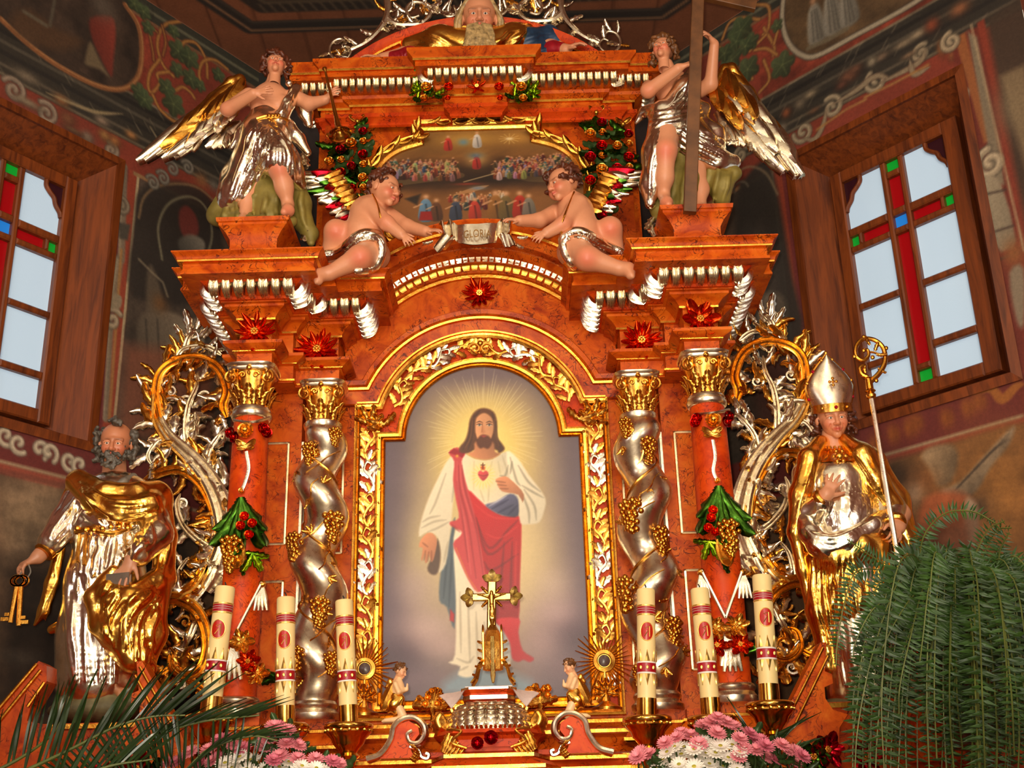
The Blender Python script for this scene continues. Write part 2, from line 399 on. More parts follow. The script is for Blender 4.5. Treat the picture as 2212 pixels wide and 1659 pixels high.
# ------------------------------------------------------------------ painter: numpy raster with soft polygons, later stored as vertex colours
class Paint:
    def __init__(s, x0, x1, z0, z1, res, base):
        s.x0, s.z0, s.res = x0, z0, res; s.nx = int(round((x1-x0)/res))+1; s.nz = int(round((z1-z0)/res))+1
        s.X, s.Z = np.meshgrid(x0+res*np.arange(s.nx), z0+res*np.arange(s.nz)); s.C = np.zeros((s.nz, s.nx, 3)); s.C[:] = np.asarray(base, float)
    def win(s, x0, x1, z0, z1):
        i0 = max(0, int((x0-s.x0)/s.res)); i1 = min(s.nx, int((x1-s.x0)/s.res)+2); j0 = max(0, int((z0-s.z0)/s.res)); j1 = min(s.nz, int((z1-s.z0)/s.res)+2)
        return slice(j0, max(j0, j1)), slice(i0, max(i0, i1))
    def blend(s, w, a, col):
        a = np.clip(a, 0, 1)[..., None]; s.C[w] = s.C[w]*(1-a)+np.asarray(col, float)*a
    def dist(s, P, w, closed=True):
        X, Z = s.X[w], s.Z[w]; D = np.full(X.shape, 1e9); ins = np.zeros(X.shape, bool); n = len(P); T = np.zeros(X.shape)
        for i in range(n if closed else n-1):
            (ax, az), (bx, bz) = P[i], P[(i+1) % n]; dx, dz = bx-ax, bz-az; L = dx*dx+dz*dz+1e-12
            t = np.clip(((X-ax)*dx+(Z-az)*dz)/L, 0, 1); d = (X-ax-t*dx)**2+(Z-az-t*dz)**2; u = d < D; D = np.where(u, d, D); T = np.where(u, (i+t)/max(1, n-1), T)
            if closed and abs(dz) > 1e-12: ins ^= ((az > Z) != (bz > Z)) & (X < dx*(Z-az)/dz+ax)
        D = np.sqrt(D); return (np.where(ins, -D, D) if closed else D), T
    def poly(s, P, col, soft=None, a=1.0, shade=None, smooth=0):
        """soft-edged polygon; shade=(dx,dz,amount): gradient across it"""
        if smooth: P = spline(P, smooth, True)
        P = np.asarray(P, float); soft = soft or s.res; m = soft*2
        w = s.win(P[:, 0].min()-m, P[:, 0].max()+m, P[:, 1].min()-m, P[:, 1].max()+m); d, _ = s.dist(P, w); al = np.clip(.5-d/(2*soft), 0, 1)*a
        c = np.asarray(col, float)
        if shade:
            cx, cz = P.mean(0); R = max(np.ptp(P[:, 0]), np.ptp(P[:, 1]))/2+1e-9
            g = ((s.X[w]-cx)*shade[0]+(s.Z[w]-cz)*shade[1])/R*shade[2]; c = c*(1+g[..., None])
        s.blend(w, al, c); return s
    def line(s, P, col, wd, a=1.0, taper=False, soft=None, smooth=0):
        if smooth: P = spline(P, smooth)
        P = np.asarray(P, float); soft = soft or s.res*.8; m = wd+soft*2
        w = s.win(P[:, 0].min()-m, P[:, 0].max()+m, P[:, 1].min()-m, P[:, 1].max()+m); d, T = s.dist(P, w, False)
        hw = wd/2*(np.sin(np.clip(T, .02, .98)*math.pi)**.6 if taper else 1)
        s.blend(w, np.clip(.5-(d-hw)/(2*soft), 0, 1)*a, col); return s
    def blob(s, c, r, col, a=1.0, rot=0, p=2.0):
        rx, rz = (r, r) if np.isscalar(r) else r; m = max(rx, rz)*1.6; w = s.win(c[0]-m, c[0]+m, c[1]-m, c[1]+m); X, Z = s.X[w]-c[0], s.Z[w]-c[1]
        u = (X*math.cos(rot)+Z*math.sin(rot))/rx; v = (-X*math.sin(rot)+Z*math.cos(rot))/rz; s.blend(w, a*np.exp(-(u*u+v*v)**(p/2)*1.2), col); return s
    def mottle(s, amt, scale, seed=0, w=None):
        r = np.random.RandomState(seed); w = w or (slice(None), slice(None)); X, Z = s.X[w], s.Z[w]; n = np.zeros(X.shape); k = 2*math.pi/scale
        for o in range(4):
            for _ in range(5):
                a = r.rand()*6.3; n += np.sin((X*math.cos(a)+Z*math.sin(a))*k*2**o*(.7+.6*r.rand())+r.rand()*6.3)/(1.5**o)
        s.C[w] = np.clip(s.C[w]*(1+amt*n[..., None]/5), 0, 255); return s
    def mesh(s, name, fn, mask=None, off=None):
        """grid mesh; fn(x,z)->xyz arrays; mask(x,z) True where a cell is kept"""
        v = fn(s.X.ravel(), s.Z.ravel()); k = np.arange(s.nx*s.nz).reshape(s.nz, s.nx)
        q = np.stack([k[:-1, :-1], k[:-1, 1:], k[1:, 1:], k[1:, :-1]], -1).reshape(-1, 4)
        if mask is not None:
            xc = (s.X[:-1, :-1]+s.res/2).ravel(); zc = (s.Z[:-1, :-1]+s.res/2).ravel(); q = q[mask(xc, zc)]
            use = np.zeros(len(v), bool); use[q.ravel()] = True; re = np.cumsum(use)-1; q = re[q]; v = v[use]; c = s.C.reshape(-1, 3)[use]
        else: c = s.C.reshape(-1, 3)
        return qmesh(name, v, q, off, linarr(np.clip(c, 0, 255)))
# ------------------------------------------------------------------ apse
CEIL = 6.655
CL = V(-1.527, 1.0, 0); CR = V(1.203, 1.1, 0)
DL = V(-math.cos(math.radians(55)), -math.sin(math.radians(55)), 0); NL = V(-DL[1], DL[0], 0)
DR = V(math.cos(math.radians(49)), -math.sin(math.radians(49)), 0); NRm = V(DR[1], -DR[0], 0)
if NL @ (CAMP-CL) < 0: NL = -NL
if NRm @ (CAMP-CR) < 0: NRm = -NRm
def sL(x, y, d=0.0):
    p = onpl(x, y, CL+NL*d, NL); return (float((p-CL) @ DL), float(p[2]))
def sR(x, y, d=0.0):
    p = onpl(x, y, CR+NRm*d, NRm); return (float((p-CR) @ DR), float(p[2]))
def wfn(c, d, n, off=0.0):
    return lambda s, z: np.stack([c[0]+d[0]*s+n[0]*off, c[1]+d[1]*s+n[1]*off, z+0*s], -1)
WLEN = 2.55; WZ0 = 1.4
RED = (112, 48, 34); RES = .0085
GREY = (104, 92, 76); TAN = (136, 98, 56); DKG = (52, 50, 42); LEAF = (52, 62, 40)
def vine_leaf(p, c, r, rot, col=LEAF):
    pts = []
    for k in range(20):
        a = rot+2*math.pi*k/20; rr = r*(.72+.30*abs(math.cos(2.5*(a-rot)))); pts.append((c[0]+rr*math.cos(a), c[1]+rr*math.sin(a)))
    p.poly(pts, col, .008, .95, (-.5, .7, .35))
    for k in range(5):
        a = rot+2*math.pi*k/5; p.line([c, (c[0]+r*.8*math.cos(a), c[1]+r*.8*math.sin(a))], (88, 96, 60), .006, .6)
def figure_blob(p, c, h, robe, head=(150, 112, 84), tilt=0):
    w = h*.2
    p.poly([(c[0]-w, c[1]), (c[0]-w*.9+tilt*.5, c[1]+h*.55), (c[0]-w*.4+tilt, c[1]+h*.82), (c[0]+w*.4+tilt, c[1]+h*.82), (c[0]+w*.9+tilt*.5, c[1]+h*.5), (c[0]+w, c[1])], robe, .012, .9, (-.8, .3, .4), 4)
    for k in (-.5, 0, .4): p.line([(c[0]+k*w, c[1]+h*.05), (c[0]+k*w*.6+tilt*.6, c[1]+h*.7)], tuple(x*.55 for x in robe), .012, .6)
    p.blob((c[0]+tilt, c[1]+h*.92), (h*.075, h*.1), head, .95)
def volute(p, c, r, rot, col, wd=.03, turns=1.4, sgn=1):
    pts = [(c[0]+r*(1-t*.85)*math.cos(rot+sgn*t*turns*2*math.pi), c[1]+r*(1-t*.85)*math.sin(rot+sgn*t*turns*2*math.pi)) for t in np.linspace(0, 1, 26)]
    p.line(pts, tuple(x*.5 for x in col), wd*1.35, .8); p.line(pts, col, wd, .95); p.line([(x-.004, z+.006) for x, z in pts], tuple(min(255, x*1.35) for x in col), wd*.3, .7)
def paint_wall(P, side):
    w = (lambda *pts: [sL(*q) for q in pts]) if side == 'L' else (lambda *pts: [sR(*q) for q in pts])
    L = WLEN
    def hband(z0, z1, col, a=1, s0=-.05, s1=L): P.poly([(s0, z0), (s1, z0), (s1, z1), (s0, z1)], col, .006, a)
    P.mottle(.10, .6, 3)
    # frieze over the window and black painted cornice
    hband(5.60, 5.93, (44, 40, 34)); 
    for z, c, h in ((5.605, (92, 82, 66), .018), (5.66, (78, 70, 58), .02), (5.73, (34, 31, 28), .03), (5.80, (70, 64, 54), .022), (5.86, (30, 27, 24), .03), (5.925, (104, 94, 76), .018)): hband(z, z+h, c, .95)
    r = random.Random(5 if side == 'L' else 9)
    for k in range(46):
        s = r.uniform(.05, L); z = 5.60+r.random()*.3; P.line([(s, z), (s+.05, z+.05)], (110, 100, 82), .006, .5)
    # wall / ceiling border
    hband(6.52, 6.66, (46, 46, 38)); hband(6.575, 6.60, (84, 82, 66)); hband(6.50, 6.52, (100, 74, 52))
    # strips framing the tall panel beside the window
    for s0, s1, c in ((.885, .905, (150, 132, 102)), (.905, .965, (126, 54, 36)), (.965, 1.02, (96, 40, 38))): P.poly([(s0, 3.5), (s1, 3.5), (s1, 5.42), (s0, 5.42)], c, .004)
    P.poly([(.06, 3.62), (.885, 3.62), (.885, 5.40), (.06, 5.40)], (62, 52, 44), .006); P.mottle(.22, .35, 5, P.win(.06, .885, 3.62, 5.40))
    hband(5.40, 5.425, (128, 98, 66), 1, 0, .93)
    # sill frieze
    hband(3.47, 3.67, (92, 38, 34)); hband(3.455, 3.475, (140, 118, 92)); hband(3.43, 3.455, (128, 52, 38)); hband(3.40, 3.432, (104, 40, 30))
    # lower scene
    P.poly([(0, WZ0), (L, WZ0), (L, 3.40), (0, 3.40)], (84, 62, 44), .006)
    if side == 'L':
        # tall panel: arched niche, haloed figure
        P.poly(w((292, 470), (300, 420), (330, 395), (400, 395), (455, 430), (480, 520), (470, 640), (290, 640)), (42, 36, 32), .02, .9, None, 4)
        P.line(w((300, 470), (312, 425), (350, 400), (420, 402), (470, 440)), (120, 96, 68), .016, .8, False, None, 5)
        P.line(w((350, 560), (342, 490), (365, 440), (410, 425), (445, 450), (458, 510), (440, 570)), (112, 106, 84), .016, .9, False, None, 6)
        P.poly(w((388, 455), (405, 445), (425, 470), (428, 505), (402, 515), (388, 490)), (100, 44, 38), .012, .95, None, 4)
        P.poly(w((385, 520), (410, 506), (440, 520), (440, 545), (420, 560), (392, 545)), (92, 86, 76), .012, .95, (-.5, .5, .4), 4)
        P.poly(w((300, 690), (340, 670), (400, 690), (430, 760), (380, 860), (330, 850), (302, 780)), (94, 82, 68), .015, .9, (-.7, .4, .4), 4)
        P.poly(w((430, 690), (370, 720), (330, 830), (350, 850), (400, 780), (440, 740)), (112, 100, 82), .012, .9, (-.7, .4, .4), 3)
        for a, b in (((315, 690), (322, 820)), ((340, 690), (345, 800)), ((360, 760), (340, 840))): P.line(w(a, b), (52, 46, 40), .012, .8)
        P.poly(w((318, 590), (330, 575), (350, 640), (345, 680), (318, 670)), (88, 76, 62), .015, .8, None, 3); P.line(w((300, 560), (330, 590), (352, 610), (362, 640)), (120, 108, 88), .014, .8)
        P.blob(w((345, 655))[0], (.06, .06), (104, 70, 40), .8)
        P.poly(w((270, 745), (460, 760), (460, 960), (255, 940)), (122, 70, 50), .05, .75); P.line(w((262, 900), (330, 860), (400, 880)), (80, 50, 40), .008, .7)
        # pilaster strip of grey volutes
        for a, b, wd in (((268, 360), (262, 560), .05), ((258, 560), (245, 640), .06), ((240, 700), (228, 905), .035)): P.line(w(a, b), GREY, wd, .95); P.line(w((a[0]-4, a[1]), (b[0]-4, b[1])), (140, 126, 104), wd*.25, .8)
        P.line(w((262, 540), (236, 910)), TAN, .018, .95); volute(P, w((262, 445))[0], .055, 1.5, GREY, .024); volute(P, w((242, 690))[0], .07, 2.4, (126, 112, 92), .03, 1.3, -1)
        P.poly(w((232, 634), (262, 640), (258, 668), (232, 660)), (120, 106, 86), .006, 1, None, 3); P.poly(w((256, 480), (282, 485), (276, 520), (258, 515)), (64, 58, 50), .008)
        # frieze ornaments
        for q, rr, rt in (((30, 195), .075, .5), ((100, 245), .07, .9), ((240, 325), .05, 1.2)): volute(P, w(q)[0], rr, rt, (112, 98, 84), .03)
        for q, rr, c in (((60, 170), (.1, .045), GREY), ((62, 225), (.11, .03), (118, 104, 84)), ((135, 220), (.06, .04), (126, 84, 52)), ((148, 260), (.06, .05), (104, 66, 44)), ((190, 300), (.05, .045), (116, 100, 84)), ((228, 296), (.05, .04), TAN), ((250, 308), (.045, .04), (140, 92, 52)), ((285, 295), (.05, .03), (150, 104, 62)), ((222, 265), (.06, .03), (128, 108, 90)), ((160, 285), (.08, .02), (90, 66, 46))):
            P.blob(w(q)[0], rr, tuple(x*.45 for x in c), .8); P.blob((w(q)[0][0]+.008, w(q)[0][1]+.01), tuple(x*.8 for x in rr), c, .95)
        P.line(w((100, 200), (200, 240), (265, 246)), (132, 116, 86), .022, .9, True, None, 5); P.line(w((325, 275), (345, 308)), (120, 108, 84), .012, .9)
        for q in ((330, 395), (352, 385), (372, 365), (405, 362)): volute(P, w(q)[0], .05, .4, (98, 92, 82), .02)
        P.blob(w((436, 390))[0], (.06, .055), (120, 80, 50), .95); P.blob(w((462, 400))[0], (.05, .05), (96, 88, 78), .9)
        # medallion and vines
        oval = w((0, 40), (60, 95), (130, 145), (210, 185), (265, 192), (298, 165), (306, 110), (298, 55), (270, 10), (230, -40), (100, -90), (-60, -60))
        P.poly(oval, (52, 40, 32), .012, 1, None, 5); P.mottle(.25, .3, 8, P.win(.9, 2.5, 5.9, 6.66))
        P.line(oval[:9], (116, 74, 44), .034, 1, False, None, 5); P.line([(x-.008, z+.01) for x, z in oval[:9]], (160, 116, 74), .008, .8, False, None, 5)
        P.poly(w((195, 40), (240, 35), (250, 70), (245, 130), (240, 165), (215, 120), (198, 80)), (104, 42, 32), .012, .95, (-.6, .3, .5), 3)
        P.poly(w((195, 90), (215, 130), (235, 165), (215, 150), (186, 140), (185, 125)), (98, 84, 62), .012, .9, None, 3)
        P.blob(w((222, 12))[0], (.10, .10), (80, 70, 60), .9); P.poly(w((60, 20), (120, 60), (180, 90), (130, 110), (60, 90), (20, 45)), (72, 50, 32), .03, .8, None, 3)
        P.line(w((118, 0), (108, 55)), (76, 70, 58), .02, .8); P.line(w((52, 25), (100, 55)), (84, 78, 64), .025, .8)
        vines = [((395, 45), (355, 55), (340, 95), (352, 140), (375, 165)), ((388, 105), (400, 90), (425, 95), (445, 130), (448, 168)), ((345, 128), (325, 155), (320, 185), (328, 200), (345, 180), (340, 160), (365, 155)), ((440, 190), (430, 160), (440, 132), (465, 130), (492, 150)), ((330, 205), (345, 235), (370, 258), (392, 268)), ((380, 195), (395, 188), (412, 200), (420, 212)), ((320, 60), (330, 110), (332, 130)), ((310, 40), (340, 70)), ((350, 55), (358, 90), (352, 120))]
        for k, vv in enumerate(vines): P.line(w(*vv), (70, 36, 24), .030, .8, False, None, 6); P.line(w(*vv), (146, 102, 52), .020 if k < 6 else .009, .95, False, None, 6)
        for q, rr, rt in (((385, 110), .085, .3), ((410, 125), .085, 1.1), ((382, 150), .06, .8), ((302, 200), .07, .2), ((313, 215), .07, 1.4), ((360, 190), .07, .5), ((375, 225), .095, .9), ((412, 170), .075, .4), ((375, 68), .05, .7), ((320, 60), .055, .2), ((310, 25), .06, .9), ((290, 8), .06, .3), ((472, 162), .06, .2), ((432, 185), .05, .8)): vine_leaf(P, w(q)[0], rr, rt)
        # lower scene: pale haze, dark rider mass
        P.poly(w((0, 1030), (180, 1060), (150, 1200), (0, 1230)), (112, 92, 72), .09, .85); P.blob(w((60, 1120))[0], (.22, .14), (130, 106, 80), .6)
        P.poly(w((150, 1060), (240, 1040), (330, 1060), (330, 1200), (120, 1180)), (40, 32, 24), .08, .9); P.poly(w((0, 1220), (420, 1160), (420, 1560), (0, 1560)), (34, 26, 20), .08, .95)
        P.blob(w((110, 1310))[0], (.1, .07), (66, 54, 46), .7); P.blob(w((45, 1420))[0], (.14, .05), (60, 52, 44), .7); P.mottle(.25, .4, 12, P.win(0, L, WZ0, 3.4))
        # scrolls under the sill
        for q in ((12, 945), (40, 962), (85, 975), (105, 982), (150, 1000), (172, 1008)):
            volute(P, (w(q)[0][0], w(q)[0][1]+.01), .055, 4.0, (150, 138, 118), .024, 1.0, -1 if q[0] % 2 else 1)
    else:
        P.poly(w((1592, 430), (1610, 385), (1650, 345), (1672, 380), (1690, 470), (1712, 600), (1735, 760), (1600, 720)), (44, 40, 36), .02, .95, None, 2)
        P.line(w((1585, 375), (1620, 360), (1655, 375), (1680, 420)), (120, 104, 80), .014, .8, False, None, 5); volute(P, w((1592, 415))[0], .09, 0, (84, 76, 64), .012, .5)
        P.poly(w((1590, 560), (1640, 480), (1680, 560), (1690, 640), (1600, 650)), (58, 50, 44), .04, .9); P.poly(w((1640, 640), (1690, 640), (1700, 700), (1670, 760), (1640, 740)), (84, 74, 62), .02, .9, (-.6, .5, .4), 4)
        P.poly(w((1620, 780), (1760, 760), (1790, 900), (1640, 930)), (70, 40, 34), .05, .8); P.poly(w((1700, 850), (1750, 830), (1770, 890), (1730, 905)), (52, 40, 34), .02, .9)
        # frieze: scrolls and fruit in grey on red
        for q, rr, rt, sg in (((1735, 285), .07, 3, 1), ((1797, 232), .075, 2.0, -1), ((1893, 175), .075, 2, 1), ((1990, 115), .055, 1, 1), ((1600, 335), .06, .5, 1), ((1640, 305), .06, .5, 1)): volute(P, w(q)[0], rr, rt, (120, 108, 88), .03, 1.3, sg)
        for a in (((1735, 300), (1760, 300), (1778, 270), (1785, 235)), ((1800, 225), (1850, 195), (1890, 165), (1925, 170)), ((1900, 180), (1960, 150), (1990, 130), (1998, 108)), ((1965, 130), (1975, 160), (2008, 145))): P.line(w(*a), (60, 40, 32), .045, .7, True, None, 5); P.line(w(*a), (124, 110, 88), .034, .95, True, None, 5)
        for a in (((1765, 280), (1830, 235), (1870, 215)), ((1868, 210), (1930, 180), (2005, 140))): P.line(w(*a), TAN, .016, .9)
        for q, rr, c in (((1730, 225), (.06, .05), GREY), ((1752, 205), (.06, .03), (128, 114, 92)), ((1760, 240), (.05, .022), (92, 66, 48)), ((1836, 165), (.08, .05), (110, 70, 50)), ((1820, 185), (.05, .03), (84, 52, 40)), ((1850, 150), (.05, .03), (96, 64, 48)), ((1905, 125), (.06, .03), (112, 92, 74)), ((1885, 135), (.04, .04), (128, 116, 96)), ((1955, 95), (.09, .03), (128, 112, 90)), ((1985, 75), (.07, .03), (140, 124, 100)), ((1965, 120), (.06, .02), (116, 94, 72)), ((1700, 245), (.04, .04), (122, 70, 44)), ((1690, 280), (.05, .05), (116, 104, 88)), ((2015, 55), (.05, .05), (124, 62, 40)), ((2075, 20), (.07, .05), (130, 84, 56)), ((2100, 95), (.05, .08), (128, 112, 92)), ((2035, 105), (.03, .06), (130, 80, 46)), ((2060, 120), (.03, .04), (124, 76, 46))):
            P.blob(w(q)[0], rr, tuple(x*.4 for x in c), .8); P.blob((w(q)[0][0]-.006, w(q)[0][1]+.008), tuple(x*.78 for x in rr), c, .95)
        # console pilaster beyond the window
        P.poly(w((2055, 100), (2090, 65), (2120, 55), (2212, 600), (2212, 900), (2190, 800)), (96, 40, 30), .01)
        P.poly(w((2062, 80), (2085, 70), (2140, 300), (2126, 310)), (130, 78, 44), .006); P.poly(w((2090, 68), (2110, 80), (2160, 330), (2170, 400), (2140, 390), (2132, 300)), (112, 100, 82), .008)
        P.line(w((2085, 200), (2080, 260), (2092, 330), (2110, 370)), (134, 120, 98), .05, .95, False, None, 5); volute(P, w((2140, 352))[0], .085, 1.6, (140, 126, 104), .04, 1.4)
        volute(P, w((2055, 90))[0], .06, 1.6, (130, 116, 94), .03); P.poly(w((2120, 395), (2160, 390), (2195, 520), (2175, 540), (2150, 530)), (126, 114, 94), .008, 1, (-.8, .2, .35), 2)
        for a, b in (((2128, 420), (2172, 410)), ((2150, 500), (2188, 488)), ((2160, 560), (2200, 545))): P.line(w(a, b), (56, 44, 38), .012, .9)
        P.blob(w((2190, 548))[0], (.07, .09), (124, 78, 44), .95); P.poly(w((2180, 590), (2212, 580), (2212, 700), (2195, 690)), (120, 106, 88), .012, 1, None, 3)
        P.line(w((2098, 55), (2212, 540)), (150, 130, 100), .012, .9); P.poly(w((2110, 50), (2126, 40), (2240, 540), (2225, 560)), (118, 50, 34), .006)
        P.poly(w((2130, 40), (2212, -10), (2300, 300), (2300, 600), (2230, 560), (2190, 360)), (58, 46, 36), .02, .95); P.blob(w((2190, 230))[0], (.12, .16), (104, 90, 70), .8); P.poly(w((2160, 165), (2212, 140), (2240, 300), (2215, 360)), (120, 102, 76), .02, .85)
        # medallion
        oval = w((1700, -60), (1690, 20), (1692, 60), (1705, 95), (1730, 118), (1765, 120), (1850, 75), (1960, 15), (2040, -40), (2000, -200), (1800, -200))
        P.poly(oval, (78, 60, 40), .012, 1, None, 5); P.mottle(.2, .3, 18, P.win(.9, 2.5, 5.9, 6.66)); P.line(oval[:9], (60, 50, 42), .045, 1, False, None, 5); P.line(oval[:9], (140, 130, 110), .030, 1, False, None, 5)
        for q, h in (((1768, 88), .32), ((1805, 68), .34), ((1838, 50), .30)): figure_blob(P, w(q)[0], h, (112, 108, 98))
        P.line(w((1745, 105), (1790, 85), (1830, 62)), (96, 88, 70), .03, .8)
        vines = [((1560, 85), (1575, 50), (1600, 38), (1640, 42)), ((1630, 10), (1660, 15), (1660, 60), (1648, 75)), ((1650, 60), (1672, 100), (1670, 120)), ((1680, 65), (1672, 95)), ((1630, 108), (1655, 105), (1678, 118)), ((1560, 105), (1550, 100)), ((1650, 130), (1662, 170), (1640, 200)), ((1600, 150), (1625, 170)), ((1655, 75), (1640, 90), (1620, 110))]
        for k, vv in enumerate(vines): P.line(w(*vv), (70, 36, 24), .030, .8, False, None, 6); P.line(w(*vv), (146, 104, 56), .020, .95, False, None, 6)
        for q, rr, rt in (((1600, 65), .11, .5), ((1590, 90), .07, .9), ((1622, 90), .07, .1), ((1610, 100), .07, .8), ((1580, 130), .09, .3), ((1615, 150), .10, .7), ((1690, 140), .10, 1.2), ((1678, 55), .05, .4), ((1565, 115), .07, .9)): vine_leaf(P, w(q)[0], rr, rt)
        # sill frieze leaves (ochre)
        for q in ((1925, 930), (1975, 905), (1960, 915), (2040, 895), (2085, 872), (2110, 858), (1885, 955)):
            c = w(q)[0]; P.blob((c[0], c[1]-.02), (.03, .06), (126, 70, 30), .95); P.blob((c[0]+.03, c[1]-.025), (.025, .05), (110, 58, 26), .95)
        P.line(w((2100, 850), (2140, 840), (2165, 862), (2195, 835), (2212, 830)), (136, 82, 36), .05, .95, True, None, 5)
        # lower scene: angels with wings on an ochre ground
        P.poly(w((1905, 1000), (2180, 915), (2300, 900), (2300, 1700), (1880, 1700)), (104, 70, 40), .02, 1); P.blob(w((2160, 1050))[0], (.25, .3), (146, 98, 48), .8); P.blob(w((1930, 1040))[0], (.14, .14), (52, 40, 32), .9)
        P.poly(w((2030, 1060), (2075, 1040), (2130, 980), (2190, 920), (2180, 960), (2140, 1010), (2110, 1060), (2070, 1080)), (122, 104, 82), .012, .95, (-.4, .7, .35), 3)
        for k in range(4): P.line(w((2060+k*4, 1062-k*4), (2120+k*9, 1000-k*10), (2180, 935+k*6)), (60, 50, 42), .006, .6, True, None, 4)
        P.poly(w((1990, 985), (2010, 965), (2055, 960), (2070, 990), (2055, 1040), (2025, 1050), (2005, 1010)), (116, 96, 72), .015, .95, (-.6, .4, .35), 3); P.blob(w((2105, 1095))[0], (.1, .07), (48, 38, 30), .8)
        P.blob(w((1985, 1045))[0], (.10, .07), (120, 74, 40), .95); P.blob(w((1975, 1065))[0], (.06, .07), (148, 118, 92), .95); P.poly(w((1995, 1080), (2060, 1060), (2105, 1085), (2110, 1160), (2040, 1210), (1985, 1170)), (124, 66, 40), .02, .9, (-.6, .4, .35), 3)
        P.poly(w((2085, 1080), (2110, 1090), (2112, 1150), (2090, 1180)), (130, 112, 92), .015, .9, None, 3); P.poly(w((1960, 1140), (2100, 1120), (2130, 1300), (1960, 1320)), (88, 54, 38), .05, .85); P.mottle(.2, .4, 14, P.win(.9, L, WZ0, 3.4))
def build_wall(side):
    c, d, n = (CL, DL, NL) if side == 'L' else (CR, DR, NRm)
    P = Paint(-.02, WLEN, WZ0, CEIL, RES, RED); paint_wall(P, side); P.C *= 1.18
    me = P.mesh('wall', wfn(c, d, n), lambda s, z: ~((s > 1.03) & (s < 2.16) & (z > 3.665) & (z < 5.435)))
    w = struct(link('wall_left' if side == 'L' else 'wall_right', me, 'mural')); w['label'] = 'painted %s apse wall with vines, medallion and scrollwork' % ('left' if side == 'L' else 'right')
    # window: splayed timber reveal, frame, glazing bars, each pane
    f = wfn(c, d, n)
    def q(s, z, dd): return c+d*s+n*dd+V(0, 0, z)
    W = struct(bpy.data.objects.new('window_1' if side == 'L' else 'window_2', None)); COL.objects.link(W); W.location = tuple(q(1.6, 3.66, 0)); W['label'] = 'deep timber window with frosted panes and coloured glass cross'
    o = [(1.00, 3.64), (2.19, 3.64), (2.19, 5.46), (1.00, 5.46)]; i1 = [(1.05, 3.69), (2.14, 3.69), (2.14, 5.41), (1.05, 5.41)]; i2 = [(1.19, 3.78), (2.02, 3.78), (2.02, 5.29), (1.19, 5.29)]
    names = ['sill_board', 'reveal_board', 'head_board', 'reveal_board']
    for k in range(4):
        k2 = (k+1) % 4; b = MB()
        A = [q(*o[k], .012), q(*o[k2], .012)]; B = [q(*i1[k], .02), q(*i1[k2], .02)]; B2 = [q(*i1[k], 0), q(*i1[k2], 0)]; D = [q(*i2[k], -.20), q(*i2[k2], -.20)]
        b.loft([[A[0], A[1]], [B[0], B[1]], [B2[0], B2[1]], [D[0], D[1]]], closed=False); b.build(names[k], 'window_wood_level' if k in (0, 2) else 'window_wood', W, True, 20)
    def bar(name, s0, s1, z0, z1, d0=-.20, d1=-.150, bev=.008):
        b = MB(); R = []
        for dd, e in ((d0, 0), (d1-bev, 0), (d1, bev)):
            R.append([q(s0+e, z0+e, dd), q(s1-e, z0+e, dd), q(s1-e, z1-e, dd), q(s0+e, z1-e, dd)])
        b.loft(R); return b.build(name, 'window_wood' if (z1-z0) > (s1-s0) else 'window_wood_level', W, False)
    for s0, s1 in ((1.19, 1.265), (1.925, 2.02)): bar('frame_stile', s0, s1, 3.78, 5.29, -.2, -.145)
    for z0, z1 in ((3.78, 3.855), (5.215, 5.29)): bar('frame_rail', 1.265, 1.925, z0, z1, -.2, -.145)
    for s0, s1 in ((1.520, 1.553), (1.637, 1.668)): bar('mullion', s0, s1, 3.855, 5.215)
    for z0, z1 in ((4.748, 4.785), (4.852, 4.90), (4.387, 4.425), (4.027, 4.068)):
        for s0, s1 in ((1.265, 1.52), (1.668, 1.925)): bar('glazing_bar', s0, s1, z0, z1)
    for z0, z1 in ((5.108, 5.145), (4.862, 4.905), (4.748, 4.785), (3.925, 3.96)): bar('glazing_bar', 1.553, 1.637, z0, z1)
    for s0, s1 in ((1.322, 1.345), (1.846, 1.868)): bar('glazing_bar', s0, s1, 4.785, 4.852)
    def glass(m, s0, s1, z0, z1):
        b = MB(); b.prism([(s0, z0), (s1, z0), (s1, z1), (s0, z1)], lambda s, z: q(s, z, -.192), lambda s, z: q(s, z, -.184)); b.build('pane', m, W, False)
    for z0, z1 in ((4.90, 5.215), (4.425, 4.748), (4.068, 4.387), (3.855, 4.027)):
        for s0, s1 in ((1.265, 1.52), (1.668, 1.925)): glass('glass_frost', s0, s1, z0, z1)
    for s0, s1 in ((1.265, 1.322), (1.868, 1.925)): glass('glass_green', s0, s1, 4.785, 4.852)
    for s0, s1 in ((1.345, 1.52), (1.668, 1.846)): glass('glass_red', s0, s1, 4.785, 4.852)
    glass('glass_green', 1.553, 1.637, 5.145, 5.215); glass('glass_red', 1.553, 1.637, 4.905, 5.108); glass('glass_blue', 1.553, 1.637, 4.785, 4.862)
    glass('glass_red', 1.553, 1.637, 3.96, 4.748); glass('glass_green', 1.553, 1.637, 3.855, 3.925)
    for e, sg in ((1.265, 1), (1.925, -1)):
        og = spline([(e+sg*.115, 5.215), (e+sg*.112, 5.18), (e+sg*.085, 5.15), (e+sg*.055, 5.125), (e+sg*.04, 5.085), (e+sg*.01, 5.05), (e, 5.02)], 4)
        b = MB(); b.prism([(e, 5.215)]+[tuple(p) for p in og], lambda s, z: q(s, z, -.183), lambda s, z: q(s, z, -.178)); b.build('corner_pane', 'glass_purple', W, False)
        b = MB(); b.tube([q(p[0], p[1], -.168) for p in og], .014, 8, 1.0, n); b.build('corner_moulding', 'window_wood', W)
for sd in 'LR': build_wall(sd)
